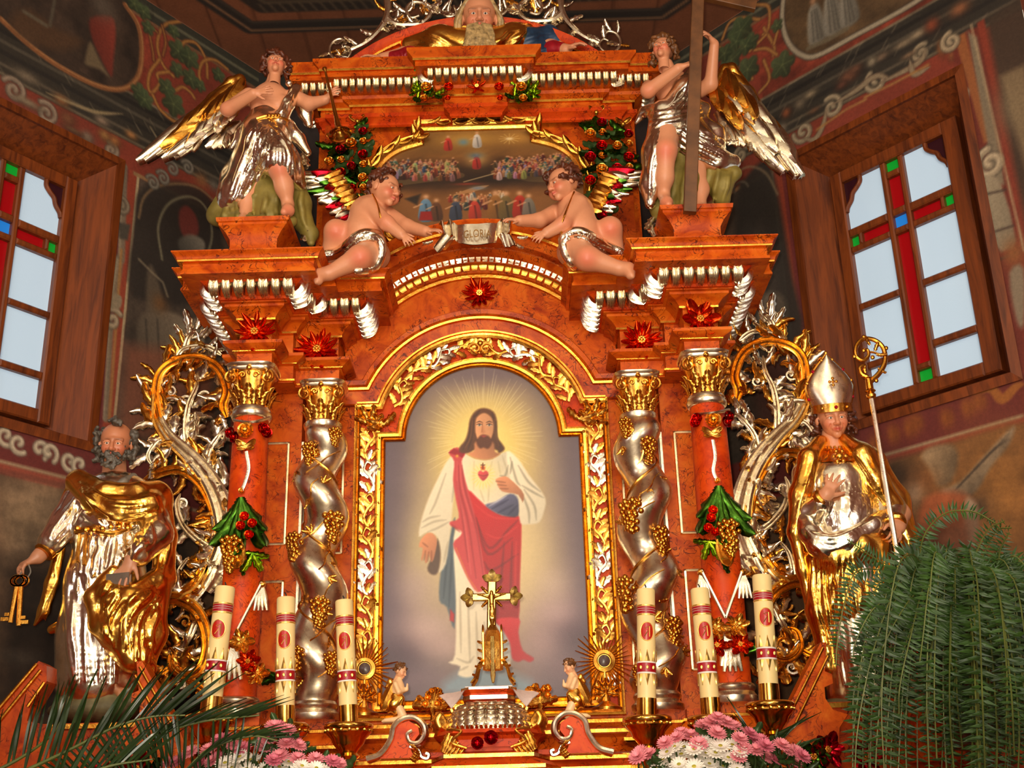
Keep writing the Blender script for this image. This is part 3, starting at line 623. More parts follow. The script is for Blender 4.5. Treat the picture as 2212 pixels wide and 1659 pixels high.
# back wall (mostly hidden by the altar)
b = MB(); b.add([V(CL[0], CL[1], WZ0), V(CR[0], CR[1], WZ0), V(CR[0], CR[1], CEIL), V(CL[0], CL[1], CEIL)], [(0, 1, 2, 3)])
P = Paint(0, 2.74, WZ0, CEIL, .03, (46, 36, 34)); P.poly([(0, 6.52), (2.8, 6.52), (2.8, 6.7), (0, 6.7)], (34, 36, 30), .02); P.mottle(.25, .4, 4)
_db = nrm(CR-CL); o = struct(link('wall_back', P.mesh('wall_back', lambda s, z: np.stack([CL[0]+_db[0]*s, CL[1]+_db[1]*s, z+0*s], -1)), 'mural'))
# ceiling, painted with octagonal bands parallel to the walls
def cpt(x, y):
    p = onpl(x, y, V(0, 0, CEIL), V(0, 0, 1)); return (float(p[0]), float(p[1]))
P = Paint(-3.6, 3.6, -2.6, 1.6, .014, (134, 82, 56)); P.mottle(.08, .7, 2)
for k in range(-14, 15):
    P.line([(k*.29, -2.6), (k*.29+.02, 1.2)], (78, 46, 32), .008, .9)
def ring(pl, pr, col, wd, n=1):
    a, b2 = cpt(*pl), cpt(*pr); L = V(-DL[0], -DL[1])
    P.line([(a[0]+DL[0]*4, a[1]+DL[1]*4), a, b2, (b2[0]+DR[0]*4, b2[1]+DR[1]*4)], col, wd)
ring((540, 60), (1432, 30), (56, 50, 46), .125); ring((543, 66), (1430, 38), (164, 120, 86), .016); ring((545, 49), (1426, 20), (74, 66, 58), .02)
ring((566, 14), (1400, -16), (58, 50, 44), .13); ring((572, 6), (1395, -24), (92, 78, 62), .03)
for k in range(40):
    a = cpt(560+k*22, 10-k*.75); P.line([a, (a[0]+.03, a[1]+.07)], (120, 100, 78), .01, .8)
o = struct(link('ceiling', P.mesh('ceiling', lambda x, y: np.stack([x, y, 0*x+CEIL], -1)), 'ceiling_paint'))
b = MB(); b.box((-5, -10, -.1), (5, 1.2, 0)); struct(b.build('floor', 'floor_stone', None, False))
# nave side walls carry on past the apse
for nm, c, d, sg in (('wall_nave_left', CL, DL, -1), ('wall_nave_right', CR, DR, 1)):
    e = c+d*WLEN; b = MB(); b.add([V(e[0], e[1], 0), V(e[0]+sg*.9, -10, 0), V(e[0]+sg*.9, -10, CEIL), V(e[0], e[1], CEIL)], [(0, 1, 2, 3)]); struct(b.build(nm, 'wall_plain', None, False))
    b = MB(); b.add([V(c[0], c[1], 0), V(e[0], e[1], 0), V(e[0], e[1], WZ0), V(c[0], c[1], WZ0)], [(0, 1, 2, 3)]); struct(b.build(nm.replace('nave', 'base'), 'wall_plain', None, False))
# ------------------------------------------------------------------ ornament pieces (local space: x width, y length, z outward)
def leaf_mb(L=1.0, Wd=.50, lobes=3, curl=.24, cup=.15, n=12, m=4, th=.035, bend=0.0, rib=.05):
    t = np.linspace(0, 1, n+1); rows_t, rows_b = [], []
    for a in t:
        w = Wd*.5*(math.sin(math.pi*min(1, (a*.80+.12)))**.6)
        if lobes: w *= 1-.42*(1-((a*lobes) % 1.0))*(1 if .04 < a < .98 else 0)
        if a >= .999: w *= .55
        zc = curl*(a**2.2) if curl >= 0 else curl*a**2.2
        yy = L*(a-.18*abs(curl)*a**3); xx = bend*a*a
        rt, rb = [], []
        for j in range(m+1):
            u = -1+2*j/m; z = zc-cup*Wd*u*u+rib*(1-abs(u))**2+.02*math.cos(4*math.pi*u)
            rt.append((xx+u*w, yy, z*L)); rb.append((xx+u*w, yy, z*L-th*L))
        rows_t.append(rt); rows_b.append(rb)
    b = MB(); b.loft(rows_t, closed=False); b.loft([r[::-1] for r in rows_b], closed=False); k = m+1; N = (n+1)*k
    fs = []
    for i in range(n):
        fs.append((i*k, (i+1)*k, N+(i+1)*k+m, N+i*k+m)); fs.append(((i+1)*k+m, i*k+m, N+i*k, N+(i+1)*k))
    b.f += fs; return b
def lm(name, mat_, **kw):
    me = leaf_mb(**kw).mesh(name, angle=None); me.materials.append(M[mat_]); return me
LEAF = {}
for _m in ('gold', 'silver', 'lacquer_green', 'lacquer_lime', 'leaf_dark', 'lacquer_red', 'lacquer_orange', 'lacquer_crimson', 'gold_smooth', 'silver_smooth'):
    LEAF[_m] = [lm('acanthus', _m), lm('acanthus', _m, Wd=.42, lobes=3, curl=.32, bend=.32, n=12), lm('acanthus', _m, Wd=.42, lobes=3, curl=.32, bend=-.32, n=12), lm('petal', _m, Wd=.55, lobes=0, curl=.35, cup=-.2, n=6), lm('petal', _m, Wd=.26, lobes=0, curl=.3, cup=.2, n=6)]
def cove_leaf(mat_):
    b = MB(); rt, rb = [], []
    for i in range(9):
        a = i/8; w = .5*(.95 if a < .72 else .95*math.sqrt(max(.02, 1-((a-.72)/.28)**2)))*(.62+.38*min(1, a*1.6)); z = .25*math.sin(math.pi*min(1, a*1.02))**.9-.05+.15*max(0, a-.8); y = a; us = (-1, -.72, -.45, -.2, 0, .2, .45, .72, 1); hs = (-.05, .12, .0, .03, .20, .03, .0, .12, -.05)
        rt.append([(u*w, y, z+h) for u, h in zip(us, hs)]); rb.append([(u*w, y, z-.08) for u in us[::-1]])
    b.loft([t+q for t, q in zip(rt, rb)]); me = b.mesh('cove_leaf', None, True, 60); me.materials.append(M[mat_]); return me
COVE = {m_: cove_leaf(m_) for m_ in ('silver', 'gold')}
def place(name, me, p, d, nrm_, s, parent, wx=1.0):
    d = nrm(d); z = nrm(np.asarray(nrm_)-(np.asarray(nrm_) @ d)*d); x = np.cross(d, z); return inst(name, me, xf(p, x*wx, d, z, s), parent)
FRONT = V(0, -1, 0)
def rosette(parent, c, R, mat_='lacquer_red', n=9, normal=FRONT, core='gold', kind=4, seed=0, name='rosette'):
    """two whorls of petals joined in one mesh with a gilded heart as its sub-part"""
    r = random.Random(seed); b = MB(); nn = nrm(normal); e1 = nrm(np.cross(nn, V(0, 0, 1)) if abs(nn[2]) < .9 else V(1, 0, 0)); e2 = np.cross(nn, e1); c = np.asarray(c, float)
    for ring, (sc, lift, cur) in enumerate(((1.0, .0, .35), (.68, .12, .6))):
        for k in range(n):
            a = 2*math.pi*(k+.5*ring)/n+r.uniform(-.1, .1); d = e1*math.cos(a)+e2*math.sin(a); L = R*sc*r.uniform(.85, 1.1)
            lb = leaf_mb(1, (.30 if kind == 4 else .62), 0, cur, .15 if kind == 4 else -.2, 5, 2, .05, r.uniform(-.15, .15)); x = np.cross(d, nn)
            for v in lb.v: b.add((v[:, :1]*x+v[:, 1:2]*d+v[:, 2:3]*nn)*L+c+nn*lift*R+d*.12*R, [])
            b.f += [tuple(i+b.n-lb.n for i in f) for f in lb.f]
    o = b.build(name, mat_, parent, True, None)
    h = MB(); 
    for k in range(9):
        a = 2*math.pi*k/8; rr = 0 if k == 8 else .14*R; h.sphere(c+nn*(.25+(.05 if k == 8 else 0))*R+rr*(e1*math.cos(a)+e2*math.sin(a)), .095*R, 6, 4)
    h.build('heart', core, o); return o
def rose(parent, c, R, mat_='lacquer_red', normal=FRONT, name='rose', seed=0):
    """cabbage rose: overlapping cupped petals in three rings"""
    r = random.Random(seed); b = MB(); nn = nrm(normal); e1 = nrm(np.cross(nn, V(.3, .1, 1))); e2 = np.cross(nn, e1); c = np.asarray(c, float)
    for rr, nP, lift, tilt in ((.62, 6, .05, .35), (.40, 5, .25, .6), (.20, 4, .42, .9)):
        for k in range(nP):
            a = 2*math.pi*(k+rr)/nP; d = e1*math.cos(a)+e2*math.sin(a); s = np.cross(nn, d); P = []
            for i in range(5):
                u = -1+i/2; row = []
                for j in range(4):
                    t = j/3; row.append(c+R*((rr*(.55+.45*t)+.1*t*(1-tilt))*d*(1-.22*u*u)+u*rr*.62*(.55+.5*t)*s+nn*(lift+tilt*.45*t-.1*u*u*t)))
                P.append(row)
            b.loft(P, closed=False)
    b.sphere(c+nn*R*.3, R*.34, 8, 5); return b.build(name, mat_, parent, True, None)
def grapes(parent, c, w, h, mat_='gold_smooth', normal=FRONT, seed=0, name='grape_cluster', n=46, down=V(0, 0, -1)):
    r = random.Random(seed); b = MB(); nn = nrm(normal); dn = nrm(down-(down @ nn)*nn); sx = np.cross(nn, dn); c = np.asarray(c, float); rad = w*.125
    for k in range(n):
        t = (k+.5)/n; wz = w*.5*(1-.75*t**1.6); a = k*2.399; q = math.sqrt((k % 7+.5)/7); x = wz*q*math.cos(a)
        z = h*(t-.5); y = math.sqrt(max(0, 1-(x/(wz+1e-6))**2))*w*.24
        b.sphere(c+sx*x+dn*z+nn*y, rad*r.uniform(.85, 1.15), 7, 5)
    return b.build(name, mat_, parent, True, None)
# ------------------------------------------------------------------ high altar
ALTAR = thing('high_altar', (0, 0, 0), 'tall red marbled baroque altarpiece with gilded mouldings and arched centre', 'altar')
PLAN = [(.73, .10), (.73, -.20), (.955, -.20), (.955, -.27), (1.03, -.27), (1.03, -.45), (1.205, -.45), (1.205, -.27), (1.25, -.27), (1.25, .50)]
fxy = lambda a, b, h: V(a, b, h)
fxz = lambda a, b, h: V(a, h, b)
def both(name, b, mat_, parent, angle=30, smooth=True):
    r = b.build(name, mat_, parent[1], smooth, angle); l = b.mirror().build(name, mat_, parent[0], smooth, angle); return (l, r)
def offs(path, o):
    """offset polyline points (mitred)"""
    b = MB(); b.sweep(path, [(o, 0)], fxy); return [tuple(v[:2]) for v in b.v[0]]
A2 = (ALTAR, ALTAR)
def sw(prof, path=PLAN, f=fxy, closed=False): return MB().sweep(path, prof, f, closed)
# dosseret blocks over the capitals, frieze blocks, bed mould, corona, cyma
dos = both('dosseret', sw([(-.14, 3.842), (0, 3.842), (0, 3.932), (.012, 3.936), (.022, 3.945), (.050, 3.958), (.060, 3.966), (.060, 3.982), (-.01, 3.985)]), 'wood_red', A2)
both('gold_fillet', sw([(.001, 3.846), (.010, 3.849), (.010, 3.859), (.001, 3.862)]), 'gold_smooth', dos); both('gold_fillet', sw([(.004, 3.934), (.020, 3.938), (.020, 3.949), (.006, 3.952)]), 'gold_smooth', dos)
fr = both('frieze', sw([(-.008, 3.98), (-.008, 4.11), (.004, 4.112), (.014, 4.128), (.034, 4.150), (.062, 4.165), (.062, 4.178), (.078, 4.182), (.078, 4.205)]), 'wood_red', A2)
both('gold_fillet', sw([(-.004, 4.108), (.012, 4.111), (.012, 4.122), (-.004, 4.125)]), 'gold_smooth', fr)
both('bed_moulding', sw([(.076, 4.186), (.090, 4.190), (.090, 4.206), (.080, 4.208), (.130, 4.236), (.168, 4.262)]), 'wood_brightred', fr)
cor = both('cornice', sw([(.10, 4.262), (.245, 4.262), (.245, 4.272), (.236, 4.290), (.236, 4.318), (.244, 4.324), (.256, 4.330), (.262, 4.336), (.264, 4.346), (.272, 4.356), (.286, 4.366), (.286, 4.372), (-.3, 4.372)]), 'wood_red', A2)
both('gold_fillet', sw([(.244, 4.322), (.258, 4.325), (.260, 4.333), (.250, 4.336)]), 'gold_smooth', cor)
def strip_leaves(path, o0, z0, o1, z1, pitch, parent, f=fxy, mat_='silver', name='acanthus_leaf', upf=None, skip0=0, sc=1.0):
    """row of upright carved leaves springing from offset o0/height z0 to o1/z1 along the path"""
    P0 = [np.array(p) for p in offs(path, (o0+o1)/2)]; hh = 0
    for i in range(len(P0)-1):
        a, b2 = P0[i], P0[i+1]; L = np.linalg.norm(b2-a)
        if L < .03: continue
        d = (b2-a)/L; nn = V(d[1], -d[0]); k = max(1, int(round(L/pitch)))
        for j in range(k):
            q = a+d*L*(j+.5)/k; m0 = q-nn*(o1-o0)/2; m1 = q+nn*(o1-o0)/2
            p = f(m0[0], m0[1], z0); e = f(m1[0], m1[1], z1); dd = e-p; tn = f(d[0], d[1], 0)-f(0, 0, 0); up = np.cross(tn, dd)
            ref = f(nn[0], nn[1], -1.0)-f(0, 0, 0)
            if up @ ref < 0: up = -up
            s = np.linalg.norm(dd)*1.15*sc; hh += 1; place(name, COVE[mat_], p, dd, up, s, parent, (L/k)/s*(1.15 if hh % 2 else .95))
for c_, mr in zip(fr, (-1, 1)):
    pl = PLAN if mr > 0 else [(-x, y) for x, y in PLAN][::-1]
    strip_leaves(pl, .094, 4.192, .162, 4.270, .062, c_)
for k, (c_, mr) in enumerate(zip(fr, (-1, 1))):
    rosette(c_.parent, (mr*1.118, -.452, 4.045), .098, 'lacquer_orange', 12 if mr < 0 else 6, FRONT, 'gold', 4 if mr < 0 else 3, 3+k)
    rosette(c_.parent, (mr*.845, -.202, 4.045), .108, 'lacquer_orange', 14, FRONT, 'gold', 4, 8+k)
# body behind the columns with silver framed panels
PB = [(.665, .12), (.665, .0), (.93, .0), (.93, -.10), (1.25, -.10), (1.25, .50)]
bod = both('pilaster_body', sw([(0, 2.10), (0, 3.85)], PB), 'wood_red', A2, 30, False)
def rect_frame(x0, x1, z0, z1, Y, mat_, parent, wdt=.016, pr=.012):
    for mr in (0, 1):
        pa = [(x1, z0), (x1, z1), (x0, z1), (x0, z0)]
        b = MB().sweep(pa, [(-wdt, Y), (-wdt, Y-pr), (-wdt*.6, Y-pr*.5), (-.004, Y-pr), (0, Y)], fxz, True)
        (b if mr else b.mirror()).build('panel_moulding', mat_, parent[mr], True, 30)
for z0, z1 in ((3.03, 3.58), (2.36, 2.86)):
    rect_frame(.985, 1.235, z0, z1, -.10, 'silver_smooth', bod); rect_frame(.715, .905, z0-.03, z1-.02, 0, 'silver_smooth', bod)
    for mr in (0, 1):
        b = MB().sweep([(0, z0), (0, z1), (-.08, z1), (-.08, z0)], [(-.014, 0), (-.014, .012), (-.005, .006), (0, .012), (0, 0)], lambda a, b_, h: V(.93-h, -.012+a, b_), True); (b if mr else b.mirror()).build('panel_moulding', 'silver_smooth', bod[mr])
# pedestal zone under the columns
ped = both('pedestal', sw([(-.12, 2.168), (.03, 2.168), (.03, 2.125), (.042, 2.120), (.042, 2.108), (.060, 2.09), (.085, 2.062), (.09, 2.05), (.09, 2.035), (.07, 2.03), (.04, 2.02), (.03, 2.0), (.03, 1.30)]), 'wood_red', A2)
both('gold_fillet', sw([(.036, 2.128), (.050, 2.124), (.050, 2.112), (.04, 2.108)]), 'gold_smooth', ped); both('gold_fillet', sw([(.085, 2.056), (.1, 2.05), (.1, 2.036), (.085, 2.03)]), 'gold_smooth', ped)
both('gold_fillet', sw([(.028, 1.985), (.042, 1.98), (.042, 1.968), (.028, 1.963)]), 'gold_smooth', ped)
# centre: back board, spandrel field, predella
b = MB(); b.box((-.74, .06, 1.3), (.74, .16, 4.40)); b.build('centre_board', 'wood_red', ALTAR, False)
CZ = 3.80
def arc(R, cz, x_end, n=28, rev=False, z_end=None):
    """points right to left on a circle, between x=+x_end and -x_end"""
    a0 = math.acos(min(1, x_end/R)); A = np.linspace(a0, math.pi-a0, n); return [(R*math.cos(a), cz+R*math.sin(a)) for a in A]
seg = [(.664, 3.88), (.73, 3.88), (.73, 4.36)]+arc(.92, CZ, .66)+[(-.73, 4.36), (-.73, 3.88), (-.664, 3.88)]
b = MB(); b.prism([(.664, 3.60)]+seg+[(-.664, 3.60)], lambda x, z: V(x, .055, z), lambda x, z: V(x, .0, z)); fld = b.build('spandrel_field', 'wood_red', ALTAR, False)
pth = arc(.735, CZ, .56, 40)
b = MB().sweep(pth, [(-.004, 0), (0, -.012), (.014, -.014), (.02, -.03), (.05, -.05), (.055, -.06), (.056, -.078), (.07, -.08), (.118, -.13), (.118, -.20), (.170, -.20), (.176, -.212), (.186, -.214), (.195, -.235), (.225, -.26), (.23, -.26), (.23, .0)], fxz); sg = b.build('segmental_cornice', 'wood_red', ALTAR, True, 30)
MB().sweep(pth, [(-.006, -.004), (-.004, -.018), (.012, -.020), (.014, -.01)], fxz).build('gold_fillet', 'gold_smooth', sg); MB().sweep(pth, [(.172, -.205), (.174, -.22), (.188, -.222), (.19, -.21)], fxz).build('gold_fillet', 'gold_smooth', sg)
strip_leaves(pth, .066, -.080, .118, -.140, .058, sg, fxz, sc=1.05)
strip_leaves(arc(.735, CZ, .45, 12), .030, -.045, .068, -.085, .058, sg, fxz, 'gold', sc=1.0)
rosette(ALTAR, (0, -.004, 4.435), .09, 'lacquer_orange', 12, FRONT, 'gold', 4, 21)
# archivolt
AZ = 3.62
def archpath(R, zf, xo): return [(xo, zf)]+arc(R, AZ, math.sqrt(R*R-(zf-AZ)**2), 40)+[(-xo, zf)]
pa = archpath(.645, 3.872, .74)
b = MB().sweep(pa, [(-.075, -.001), (-.075, -.03), (-.07, -.035), (0, -.045), (.006, -.06), (.016, -.06), (.022, -.075), (.045, -.082), (.052, -.07), (.055, 0)], fxz); av = b.build('archivolt', 'wood_red', ALTAR, True, 30)
MB().sweep(pa, [(-.004, -.04), (-.002, -.066), (.010, -.068), (.016, -.06)], fxz).build('gold_fillet', 'gold_smooth', av)
MB().sweep(archpath(.570, 3.796, .655), [(-.030, -.02), (-.030, -.045), (-.018, -.052), (-.014, -.042), (-.004, -.046), (0, -.056), (.008, -.058), (.012, -.03)], fxz).build('gold_moulding', 'gold_smooth', av)
# predella between the pedestals
pre = MB(); pre.sweep([(-.70, 0), (.70, 0)], [(.0, 2.19), (-.0, 2.165), (.04, 2.16), (.05, 2.135), (.09, 2.11), (.09, 2.085), (.06, 2.07), (.04, 2.03), (.06, 2.0), (.1, 1.985), (.1, 1.3)], lambda a, b_, h: V(a, b_-.02, h))
pr = pre.build('predella', 'wood_red', ALTAR, True, 30)
for o_, z in ((.045, 2.147), (.095, 2.097), (.1, 1.985)): MB().sweep([(-.70, 0), (.70, 0)], [(o_-.01, z+.012), (o_+.008, z+.008), (o_+.008, z-.008), (o_-.01, z-.012)], lambda a, b_, h: V(a, b_-.02, h)).build('gold_fillet', 'gold_smooth', pr)
b = MB(); b.box((-1.35, -.12, 1.2), (1.35, .55, 2.0)); b.build('altar_core', 'wood_paint', ALTAR, False)
# pedestals for the big angels
for mr in (-1, 1):
    b = MB(); rings = []
    for hw, hd, z in ((.125, .125, 4.372), (.125, .125, 4.43), (.118, .118, 4.46), (.120, .120, 4.50), (.140, .135, 4.535), (.165, .155, 4.560), (.172, .16, 4.565), (.172, .16, 4.578), (.182, .168, 4.582), (.186, .17, 4.604)):
        cx, cy = mr*1.122, -.47; rings.append([(cx-hw, cy-hd, z), (cx+hw, cy-hd, z), (cx+hw, cy+hd, z), (cx-hw, cy+hd, z)])
    b.loft(rings); b.build('statue_pedestal', 'wood_red', ALTAR, True, 25)
# attic storey
b = MB(); b.box((-.93, .10, 4.3), (.93, .30, 5.90)); at_ = b.build('attic_board', 'wood_red', ALTAR, False)
for x0, x1 in ((-.89, -.655), (.655, .89)):
    b = MB(); b.box((x0, .055, 4.42), (x1, .11, 5.60)); b.build('attic_pilaster', 'wood_paint', ALTAR, False)
    b = MB(); b.sweep([(x0-.02, .055), (x0-.02, .03), (x1+.02, .03), (x1+.02, .055)], [(.0, 4.42), (.0, 4.50), (-.02, 4.53), (-.03, 4.57)], fxy); b.build('pilaster_base', 'wood_paint', at_, True, 25)
AP = [(-.90, .3), (-.90, .08), (-.84, .08), (-.84, .045), (-.14, .045), (-.14, -.03), (.14, -.03), (.14, .045), (.84, .045), (.84, .08), (.90, .08), (.90, .3)]
AP2 = [(-.92, .3), (-.92, .05), (-.73, .05), (-.73, .02), (-.18, .02), (-.18, -.06), (.18, -.06), (.18, .02), (.73, .02), (.73, .05), (.92, .05), (.92, .3)]
b = sw([(0, 5.555), (.012, 5.562), (.012, 5.575), (.035, 5.595), (.045, 5.60), (.045, 5.625), (.02, 5.63), (.0, 5.634)], AP); al = b.build('attic_architrave', 'wood_brightred', ALTAR, True, 30)
b = sw([(0, 5.62), (0, 5.675), (.008, 5.68), (.014, 5.688), (.05, 5.705), (.055, 5.725), (.068, 5.73), (.11, 5.765), (.112, 5.785), (.16, 5.785), (.16, 5.82), (.172, 5.826), (.174, 5.838), (.205, 5.865), (.205, 5.882), (-.2, 5.885)], AP2); ac = b.build('attic_cornice', 'wood_red', ALTAR, True, 30)
for o_, z, hh in ((.008, 5.682, .010), (.166, 5.825, .010)): sw([(o_-.012, z-hh), (o_+.006, z-hh*.7), (o_+.008, z+hh*.7), (o_-.012, z+hh)], AP2).build('gold_fillet', 'gold_smooth', ac)
strip_leaves(AP2, .066, 5.728, .130, 5.79, .046, ac, sc=1.05)
# crowning segmental pediment
pp = arc(1.05, 5.13, .76, 36)
MB().sweep(pp, [(-.06, .10), (-.06, -.02), (-.045, -.03), (-.01, -.03), (-.004, -.05), (.004, -.06), (.03, -.08), (.05, -.085), (.055, -.07), (.055, .1)], fxz).build('pediment_arch', 'wood_brightred', ALTAR, True, 30)
MB().sweep(pp, [(-.012, -.032), (-.010, -.056), (.0, -.062), (.006, -.055)], fxz).build('gold_fillet', 'gold_smooth', at_)
b = MB(); b.prism([(.76, 5.85)]+pp+[(-.76, 5.85)], lambda x, z: V(x, .12, z), lambda x, z: V(x, .09, z)); b.build('tympanum', 'wood_red', ALTAR, False)
# ------------------------------------------------------------------ capitals and columns
def spiral3(c, e1, e2, r0, turns, n=22, sgn=1, lift=None, lo=.12):
    pts = []
    for i in range(n+1):
        t = i/n; a = sgn*t*turns*2*math.pi; r = r0*(1-t*(1-lo)); p = np.asarray(c)+r*(math.cos(a)*e1+math.sin(a)*e2)
        if lift is not None: p = p+lift*t
        pts.append(p)
    return pts
def capital(parent, cx, cy, z0, z1, r):
    h = z1-z0; c = V(cx, cy, z0)
    b = MB(); b.lathe([(r*.95, 0), (r*.93, h*.1), (r*.98, h*.35), (r*1.12, h*.6), (r*1.3, h*.80), (r*1.28, h*.84)], c, 24); cap = b.build('capital', 'gold', parent)
    b = MB(); R = []
    for z, k in ((h*.84, 1.0), (h*.88, 1.06), (h*.92, 1.06), (h*.95, 1.13), (h, 1.16)):
        ring = []
        for i in range(24):
            a = 2*math.pi*(i+.5)/24; q = abs(math.cos(2*a)); ring.append(c+V(math.cos(a)*r*k*(1.62-.34*q), math.sin(a)*r*k*(1.62-.34*q), z))
        R.append(ring)
    b.loft(R); b.build('abacus', 'silver_smooth', cap, True, 40)
    for row, (n, zz, L, off) in enumerate(((10, .02, .30, 0), (10, .17, .30, .5))):
        for k in range(n):
            a = 2*math.pi*(k+off)/n; d = V(math.cos(a), math.sin(a), 0)
            if d[1] > .55: continue
            place('acanthus_leaf', LEAF['gold'][0], c+d*r*(1.0+.07*row)+V(0, 0, h*zz), V(0, 0, 1)+d*.20, d, h*L*1.15, cap, 1.45)
    for k in range(4):
        a = math.pi/4+k*math.pi/2; d = V(math.cos(a), math.sin(a), 0)
        if d[1] > 0: continue
        cc = c+d*r*1.50+V(0, 0, h*.66); e1 = V(0, 0, 1); b = MB()
        for sgn in (-1, 1):
            f = nrm(V(d[0], d[1], 0)+sgn*.75*V(-d[1], d[0], 0)); sp = [c+d*r*.95+V(0, 0, h*.42), c+d*r*1.1+V(0, 0, h*.62), cc+V(0, 0, r*.40)-f*.1*r]+[p for p in spiral3(cc, V(0, 0, 1), f, r*.40, 1.7, 24, 1)][1:]
            b.tube(sp, np.linspace(r*.10, r*.07, len(sp)), 6)
        b.sphere(cc, r*.11, 8, 5); b.build('volute', 'gold', cap)
    b = MB()
    for sgn in (-1, 1): b.tube(spiral3(c+V(sgn*r*.40, -r*1.22, h*.70), V(sgn, 0, 0), V(0, 0, 1), r*.2, 1.3, 16, 1), np.linspace(r*.07, r*.045, 17), 6)
    b.sphere(c+V(0, -r*1.34, h*.86), r*.18, 8, 6); b.sphere(c+V(0, -r*1.36, h*.74), (r*.09, r*.08, r*.14), 8, 6); b.build('fleuron', 'gold', cap)
    return cap
def bell_flower(parent, x, y, Y, s, mat_='silver'):
    p = at(x, y, Y)
    b = MB(); b.sphere(p, s*.16, 8, 6); o = b.build('knob', 'gold', parent)
    b = MB()
    for k in range(4):
        dx = (k-1.5)*.10*s; b.tube([p+V(dx*.3, 0, -.05*s), p+V(dx, -.05*s, -.5*s), p+V(dx*1.6, -.02*s, -s)], [.04*s, .09*s, .05*s], 6)
    b.build('tassel', mat_, o); return o
def smooth_column(mr):
    cx, cy = mr*1.115, -.45
    T = thing('smooth_column', (cx, cy, 2.168), 'smooth red column hung with lacquered flowers and fruit beside the %s' % ('grey-bearded statue holding keys' if mr < 0 else 'mitred bishop statue'), 'column', 'smooth red columns')
    b = MB(); prof = [(.088, 0.06), (.0905, .3), (.092, .6), (.090, .95), (.086, 1.25), (.083, 1.44)]
    b.lathe(prof, (cx, cy, 2.168), 36); b.build('shaft', 'wood_brightred', T)
    b = MB(); b.lathe([(.108, 0), (.112, .012), (.112, .03), (.104, .04), (.098, .05), (.104, .06), (.106, .072), (.10, .082), (.09, .088)], (cx, cy, 2.168), 36); b.build('base', 'silver_smooth', T)
    b = MB(); b.lathe([(.083, 1.405), (.092, 1.41), (.098, 1.422), (.098, 1.435), (.09, 1.445), (.094, 1.452), (.09, 1.462), (.082, 1.466)], (cx, cy, 2.168), 36); b.build('necking', 'silver_smooth', T)
    capital(T, cx, cy, 3.632, 3.842, .083)
    Y = cy-.10; F = FRONT
    def q(x, y, dY=0): return at(x, y, Y+dY)
    if mr < 0:
        g = dict(ring=((505, 908), (545, 912), (583, 902)), gr=(531, 930), reds=((499, 935), (508, 945), (568, 926), (575, 935)), bow=(533, 965), rib=((532, 975), (537, 1010), (530, 1040), (522, 1060)), lf=(520, 1075), fl=((528, 1115), (520, 1135), (545, 1130), (538, 1155)), grp=(500, 1200), lime=(545, 1195), drop=(520, 1215))
    else:
        g = dict(ring=((1500, 895), (1540, 892), (1575, 885)), gr=(1540, 907), reds=((1506, 905), (1503, 912), (1573, 900), (1568, 912)), bow=(1537, 938), rib=((1540, 950), (1545, 985), (1541, 1015), (1549, 1038)), lf=(1553, 1050), fl=((1540, 1102), (1536, 1118), (1530, 1140), (1545, 1148)), grp=(1575, 1165), lime=(1532, 1170), drop=(1562, 1210))
    b = MB(); b.tube(spline([q(*g['ring'][0], .06), q(*g['ring'][1], -.01), q(*g['ring'][2], .06)], 8), .008, 8); b.build('garland_hoop', 'silver_smooth', T)
    rose(T, q(*g['gr']), .058, 'gold', F, 'gilded_rose')
    for k, p in enumerate(g['reds']): rose(T, q(*p, .03), .042, 'lacquer_red', V(math.copysign(.6, p[0]-g['gr'][0]), -1, 0), 'lacquered_rose', k)
    for sg in (-1, 1):
        for k, (dx, dz, l) in enumerate(((1, .5, .06), (1, -.35, .05))): place('bow_loop', LEAF['gold'][3], q(*g['bow']), V(sg*dx, -.1, dz), F, l, T)
    b = MB(); b.tube(spline([q(*p) for p in g['rib']], 6), .009, 6, .4, F); b.build('ribbon', 'silver', T)
    rose(T, q(*g['rib'][-1]), .022, 'gold', F, 'gilded_bud')
    lf = q(*g['lf'])
    for ang, l in ((-.62, .27), (-.22, .24), (.2, .22), (.66, .29), (-1.0, .2), (1.05, .22), (0, .30)): place('garland_leaf', LEAF['lacquer_green'][0], lf+V(0, .01, .0), V(math.sin(ang)*.72, .02+abs(ang)*.05, -1), F+V(math.sin(ang)*.5, 0, .1), l, T, .85)
    for k, p in enumerate(g['fl']): rose(T, q(*p, -.035), .033, 'lacquer_orange', F, 'lacquered_rose', k+5)
    grapes(T, q(*g['grp'], -.03), .11, .17, 'gold_smooth', F, 3)
    for ang, l in ((.5, .11), (1.3, .09), (-.4, .10), (-1.6, .08)): place('garland_leaf', LEAF['lacquer_lime'][0], q(*g['lime'], -.02), V(math.sin(ang), 0, -math.cos(ang)), F, l, T)
    place('gilded_pod', LEAF['gold_smooth'][3], q(g['drop'][0]-6, g['drop'][1]-45, -.02), V(.12, 0, -1), F, .15, T, .9); place('garland_leaf', LEAF['lacquer_green'][0], q(*g['drop'], -.02), V(.3, 0, -1), F, .07, T)
    # lower swag with silver cords, blossoms and leaves
    if mr < 0: kn = ((566, 1258), (507, 1372)); xs = ((524, 1386, 'gold'), (537, 1430, 'lacquer_orange'), (556, 1455, 'gold')); tails = ((566, 1262), (506, 1390))
    else: kn = ((1515, 1232), (1567, 1335), (1602, 1235)); xs = ((1545, 1358, 'gold'), (1590, 1352, 'gold'), (1548, 1395, 'lacquer_orange'), (1598, 1393, 'lacquer_orange')); tails = ((1515, 1236), (1604, 1236), (1570, 1360), (1576, 1372))
